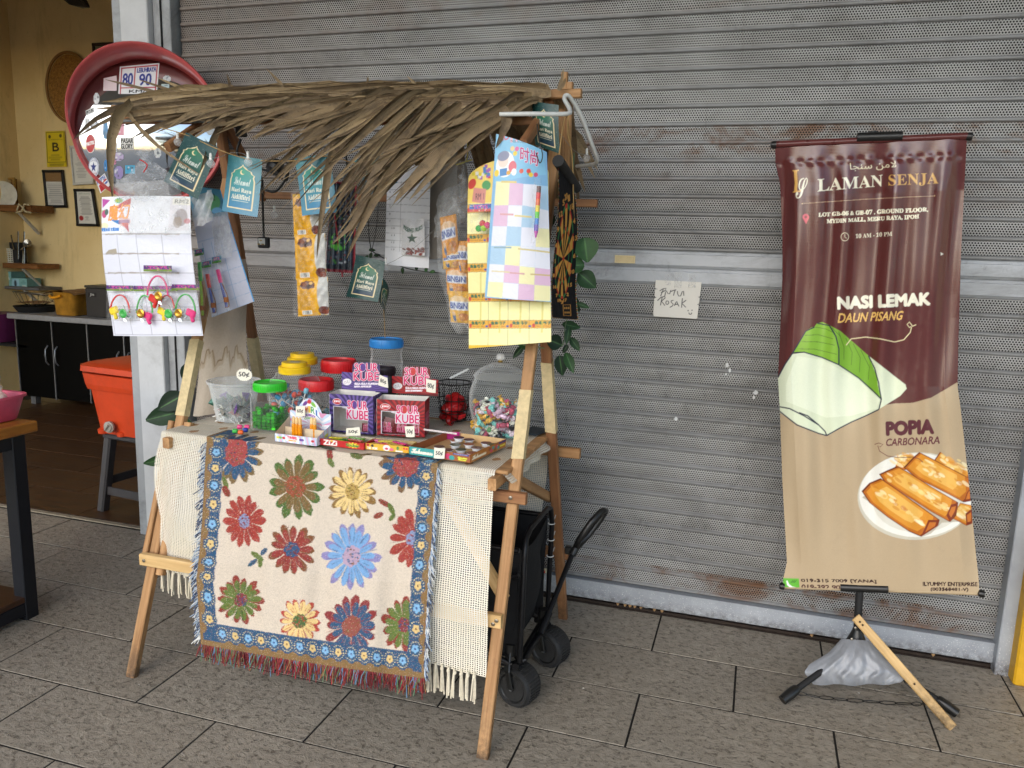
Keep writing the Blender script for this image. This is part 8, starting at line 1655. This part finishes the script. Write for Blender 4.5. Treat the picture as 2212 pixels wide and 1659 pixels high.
for x0, y0, x1, y1 in ((39, 560, 39, 500), (48, 575, 53, 502), (52, 570, 52, 500), (30, 540, 24, 508), (44, 540, 62, 525)): b = MB(); b.bar(aty(x0, y0, 5.34), aty(x1, y1, 5.38), 0.016, 0.006, (0, -1, 0)); b.obj('utensil', SS_, ut)
b = MB(); b.lathe([(0.001, 0), (0.03, 0.006), (0.036, 0.022), (0.034, 0.022), (0.001, 0.004)], aty(62, 527, 5.38), 16, (0.3, -0.9, 0.3)); b.obj('ladle_bowl', SS_, ut, True)
for k, (x0, y0, x1, y1, lab) in enumerate(((-22, 587, 24, 604, 'teal carton under the middle shelf, topmost of the stack'), (-22, 605, 25, 622, 'teal carton in the stack resting on the grey shelf'), (26, 602, 58, 623, 'teal carton standing alone at the open end of the grey shelf'))):
    p0, p1 = aty(x0, y1, 5.36), aty(x1, y0, 5.36); c = Cv(24, 16, '7fb0ae', W=60, H=40); c.rect(4, 4, 30, 36, '9ac4d4'); c.ell(16, 20, 5, 12, '2a3a48'); c.rect(40, 26, 54, 36, 'c9d4d0'); lines(c, 8, 20, 4, 36, 56, '4a7a78', k)
    t = thing('small_carton', lab, 'box', tuple(p0)); b = MB(); b.box(((p0[0]+p1[0])/2, 5.43, (p0[2]+p1[2])/2), (p1[0]-p0[0], 0.14, p1[2]-p0[2])); b.obj('carton', M('teal_carton', '6f9c9a', 0.6), t)
    panel('label_face', c, quadfn([(p0[0], 5.358, p1[2]), (p1[0], 5.358, p1[2]), (p1[0], 5.358, p0[2]), (p0[0], 5.358, p0[2])]), PAPER, t)
# counter with black doors
CZ = 0.775; ct = thing('counter_cabinet', 'long black kitchen cabinet with grey worktop inside the shop', 'cabinet', (-4.6, 5.0, 0))
xa = float(aty(16, 676, 5.0)[0]); xb = -2.60
b = MB(); b.box(((xa+xb)/2, 5.265, CZ-0.022), (xb-xa, 0.55, 0.044), ch=0.004); b.obj('worktop', M('grey_laminate', '8a8a8c', 0.5, dirt=0.3), ct)
BD_ = M('black_gloss_door', '060606', 0.5, var=0.3, spec=0.06); ALU = M('aluminium_edge', '8d8f94', 0.35, 0.7)
b = MB(); b.box(((xa+0.05+xb)/2, 5.30, 0.40), (xb-xa-0.05, 0.46, 0.66)); b.obj('carcass', M('black_carcass', '090909', 0.6, spec=0.1), ct)
xs = [float(aty(x, 760, 5.0)[0]) for x in (27, 104, 180)]; xs += [xs[-1]+(xs[2]-xs[1]), xs[-1]+2*(xs[2]-xs[1]), xs[-1]+3*(xs[2]-xs[1])]
for i in range(len(xs)-1):
    if xs[i] > xb-0.1: break
    x1 = min(xs[i+1], xb); b = MB(); b.box(((xs[i]+x1)/2, 5.06, 0.40), (x1-xs[i]-0.012, 0.02, 0.64), ch=0.002); dd = b.obj('door', BD_, ct)
    b = MB(); b.box((xs[i], 5.055, 0.40), (0.010, 0.02, 0.66)); b.obj('edge_strip', ALU, ct)
    hx = x1-0.05 if i % 2 == 0 else xs[i]+0.05; b = MB(); b.tube([(hx, 5.045, 0.36), (hx, 5.02, 0.39), (hx, 5.015, 0.44), (hx, 5.02, 0.49), (hx, 5.045, 0.52)], 0.006, 7); b.obj('handle', ALU, dd, True)
for x in (xa+0.1, -4.8, -3.9): b = MB(); b.box((x, 5.12, 0.035), (0.05, 0.05, 0.07)); b.obj('foot', ALU, ct)
# things on the counter
pn = thing('wire_sieve_pan', 'black pan with a wire sieve of brown paper on the worktop', 'pan', tuple(aty(76, 668, 5.2))); p = aty(78, 668, 5.22); p[2] = CZ
b = MB(); b.lathe([(0.001, 0.004), (0.13, 0.004), (0.165, 0.05), (0.17, 0.05), (0.135, 0.0)], p, 30); b.obj('pan', BLKM, pn, True)
b = MB(); b.tube([p+np.array((0.17*math.cos(a), 0.15*math.sin(a), 0.15+0.02*math.cos(a+2))) for a in np.linspace(0, 6.283, 29)[:-1]], 0.006, 7, closed=True); b.obj('sieve_ring', SS_, pn, True)
b = MB()
for k in range(20): a = 6.283*k/20; b.tube([p+np.array((0.17*math.cos(a), 0.15*math.sin(a), 0.15+0.02*math.cos(a+2))), p+np.array((0.13*math.cos(a), 0.11*math.sin(a), 0.08)), p+np.array((0.05*math.cos(a), 0.05*math.sin(a), 0.055))], 0.0016, 4)
b.obj('sieve_wire', SS_, pn); crumple(lambda u, v: p+np.array((-0.12+0.24*u, -0.10+0.2*v, 0.08)), 10, 10, 0.03, 71).obj('brown_paper', M('brown_paper', '8a6a48', 0.85), pn, True, 180)
yt = thing('marinade_tub', 'clear tub of yellow marinade with orange handle on the worktop', 'tub', tuple(aty(160, 675, 5.15))); p = aty(160, 675, 5.16); p[2] = CZ; H_ = aty(160, 630, 5.16)[2]-CZ; w2_ = float(aty(186, 650, 5.16)[0]-aty(137, 650, 5.16)[0])/2
b = MB(); b.lathe([(w2_*0.80, 0.002), (w2_*0.86, 0.01), (w2_*0.97, H_*0.95), (w2_*1.03, H_)], p, 32, sq=6); b.obj('tub', M('marinade', 'a8782a', 0.35, var=0.35, scale=14), yt, True, 60)
b = MB(); b.tube([p+np.array((-w2_*1.1, -w2_*0.9, H_*0.82)), p+np.array((-w2_*0.7, -w2_*1.12, H_*0.76)), p+np.array((-w2_*0.3, -w2_*1.12, H_*0.78)), p+np.array((w2_*0.1, -w2_*1.1, H_*0.86))], 0.011, 8); b.obj('handle', M('orange_handle', 'd8901c', 0.4), yt, True)
crumple(lambda u, v: p+np.array((-w2_*1.3+w2_*2.6*u, -w2_*1.2+w2_*2.2*v, H_+0.015-0.03*abs(2*u-1)**2)), 12, 10, 0.03, 72).obj('paper_cover', M('brown_paper', '8a6a48', 0.85), yt, True, 180)
p0 = aty(187, 680, 5.12); H_ = aty(187, 622, 5.12)[2]-CZ; bxk = thing('black_box', 'dark grey metal box with white letters on the worktop', 'box', (p0[0], 5.12, CZ)); b = MB(); b.box((p0[0]+0.23, 5.24, CZ+H_/2), (0.46, 0.24, H_), ch=0.004); b.obj('body', M('charcoal_box', '2c2a2a', 0.5), bxk)
b = MB(); b.box((p0[0]+0.23, 5.24, CZ+H_+0.012), (0.47, 0.25, 0.02), ch=0.004); b.obj('lid', M('charcoal_lid', '38352f', 0.5), bxk)
E_ = Cv(36, 16, '2c2a2a', W=60, H=26); E_.text('Jit', 14, 4, 44, 22, 'b4b2ac', bold=0.01); panel('lettering', E_, quadfn(dq([(190, 632), (208, 633), (208, 642), (190, 641)], 5.117)), MATTE, bxk)
# purple storage tub low left
pt_ = thing('purple_tub', 'purple tub with clear bag on the low shelf by the cabinet', 'tub', tuple(aty(8, 730, 5.1))); p = aty(4, 736, 5.15); b = MB(); b.lathe([(0.10, 0), (0.13, 0.12), (0.135, 0.24), (0.13, 0.24)], p, 24, sq=5); b.obj('tub', M('purple_plastic', '6a2a55', 0.4), pt_, True); crumple(lambda u, v: p+np.array((-0.12+0.25*u, -0.14, 0.02+0.24*v)), 10, 10, 0.03, 77).obj('bag', MILK, pt_, True, 180)
b = MB(); b.box((-6.05, 5.25, float(p[2])-0.015), (0.5, 0.4, 0.02)); tag(b.obj('low_shelf', BLKM), 'low black shelf beside the kitchen cabinet', 'shelf')
# orange ice box on a plastic stool
rz = rotz(R_(-6)); ic = np.array((-3.045, 3.335, 0.0)); BZ = 0.425
ice = thing('ice_box', 'big orange plastic ice box with a drain tap resting on the stool', 'ice box', (ic[0], ic[1], BZ)); ORB = M('orange_ice_box', 'c63f16', 0.45, var=0.12, scale=10, dirt=0.25)
def taper(b, z0, z1, w0, d0, w1, d1, n=8, rr=0.05):
    vs = []
    for z, w_, d_ in ((z0, w0, d0), (z1, w1, d1)):
        for k in range(4*n):
            a = 6.283*(k+0.5)/(4*n); x, y = math.cos(a), math.sin(a); q = (abs(x)**8+abs(y)**8)**(-1/8); vs.append(ic+rz@np.array((x*q*w_/2, y*q*d_/2, z)))
    m = 4*n; b.add(vs, [tuple(range(m-1, -1, -1)), tuple(range(m, 2*m))]+[(i, (i+1) % m, m+(i+1) % m, m+i) for i in range(m)])
b = MB(); taper(b, BZ, BZ+0.295, 0.40, 0.30, 0.475, 0.37); b.obj('body', ORB, ice, True, 50); b = MB(); taper(b, BZ+0.262, BZ+0.318, 0.50, 0.395, 0.515, 0.41); taper(b, BZ+0.235, BZ+0.262, 0.485, 0.38, 0.50, 0.395); b.obj('rim', ORB, ice, True, 50)
b = MB(); taper(b, BZ+0.330, BZ+0.358, 0.53, 0.425, 0.525, 0.42); taper(b, BZ+0.358, BZ+0.370, 0.515, 0.41, 0.46, 0.36); b.obj('lid', ORB, ice, True, 50)
for dx in (-0.155, -0.02, 0.13): b = MB(); b.lathe([(0.03, 0), (0.032, 0.02), (0.018, 0.03)], ic+rz@np.array((dx, -0.135, BZ-0.004)), 12); b.obj('foot_boss', ORB, ice, True)
tp_ = aty(238, 922, 3.165); b = MB(); b.lathe([(0.030, 0), (0.030, 0.012), (0.022, 0.016), (0.022, 0.02), (0.003, 0.022)], tp_, 20, (0.05, -1, 0)); to = b.obj('drain_tap', M('grey_tap', '9a948a', 0.4), ice, True); b = MB(); b.bar(tp_+np.array((-0.012, -0.026, -0.014)), tp_+np.array((0.012, -0.026, 0.014)), 0.008, 0.008, (0, -1, 0)); b.obj('tap_lever', M('grey_tap', '9a948a', 0.4), to)
st = thing('plastic_stool', 'dark grey plastic stool carrying the orange ice box', 'stool', (ic[0], ic[1], 0)); GST = M('charcoal_plastic', '3a383a', 0.45, var=0.1, dirt=0.2)
b = MB(); b.box(ic+np.array((0, 0, BZ-0.018)), (0.33, 0.29, 0.03), rz, 0.008); b.obj('seat', GST, st)
feet = {}
for sx in (-1, 1):
    for sy in (-1, 1):
        t_ = ic+rz@np.array((sx*0.135, sy*0.115, BZ-0.03)); f_ = ic+rz@np.array((sx*0.175, sy*0.155, 0.0)); feet[(sx, sy)] = (t_, f_); b = MB(); b.bar(f_, t_, 0.045, 0.05, rz@np.array((0, 1, 0)), 0.008, 1.1); b.obj('leg', GST, st)
for a, e, f in (((-1, -1), (1, -1), 0.28), ((-1, 1), (1, 1), 0.40), ((-1, -1), (-1, 1), 0.40), ((1, -1), (1, 1), 0.40)):
    b = MB(); b.bar(feet[a][1]+(feet[a][0]-feet[a][1])*f, feet[e][1]+(feet[e][0]-feet[e][1])*f, 0.014, 0.045); b.obj('stretcher', GST, st)
# foreground table with steel frame
tb_ = thing('steel_leg_table', 'wooden table with black steel legs standing before the shop opening', 'table', (-3.0, 1.7, 0)); TPW = wood('varnished_pine', '8a4f1c', 'c4863a', 0.35, 30, 2, 0.1); NAV = M('black_steel_frame', '12141c', 0.45, 0.2, spec=0.5)
crn = atz(80, 909, 0.765); x1, y1 = float(crn[0]), float(crn[1])
b = MB()
for k in range(5): b.bar((x1-0.07-0.14*k, y1-1.15, 0.745), (x1-0.07-0.14*k, y1, 0.745), 0.139, 0.04, ch=0.004)
b.obj('top_boards', TPW, tb_)
LX, LY_ = x1-0.075, y1-0.04
for x in (LX, LX-0.6):
    for y in (LY_, LY_-1.05): b = MB(); b.bar((x, y, 0), (x, y, 0.722), 0.055, 0.055, (0, 1, 0)); b.obj('leg', NAV, tb_)
for y in (LY_, LY_-1.05): b = MB(); b.bar((LX-0.6, y, 0.69), (LX, y, 0.69), 0.05, 0.05); b.obj('top_rail', NAV, tb_)
for x in (LX, LX-0.6): b = MB(); b.bar((x, LY_-1.05, 0.69), (x, LY_, 0.69), 0.05, 0.05); b.obj('top_rail', NAV, tb_); b = MB(); b.bar((x, LY_-1.05, 0.045), (x, LY_, 0.045), 0.05, 0.05); b.obj('low_rail', NAV, tb_)
b = MB(); b.box((LX-0.3, LY_-0.525, 0.082), (0.65, 1.10, 0.022), ch=0.003); b.obj('low_shelf', wood('dark_shelf_wood', '3a2214', '5a3520', 0.4, 30, 2), tb_)
p = atz(-12, 908, 0.766); pk_ = thing('pink_basket', 'pink plastic basket on the foreground table edge', 'basket', tuple(p)); b = MB(); b.lathe([(0.055, 0), (0.06, 0.004), (0.082, 0.085), (0.09, 0.087), (0.09, 0.096), (0.08, 0.094), (0.056, 0.006)], p, 30, sq=4); b.obj('basket', M('pink_plastic', 'c8506a', 0.45), pk_, True, 50)
cb = crumple(lambda u, v: p+np.array((0.05*math.cos(u*6.28)*(1-0.7*v), 0.05*math.sin(u*6.28)*(1-0.7*v), 0.05+0.13*v)), 18, 12, 0.02, 81).obj('snack_bag', film('bag_film_cream', (0.85, 0.8, 0.68), 0.5, 0.2, 40), None, True, 180); tag(cb, 'clear bag of pale snacks standing in the pink basket', 'snack bag')
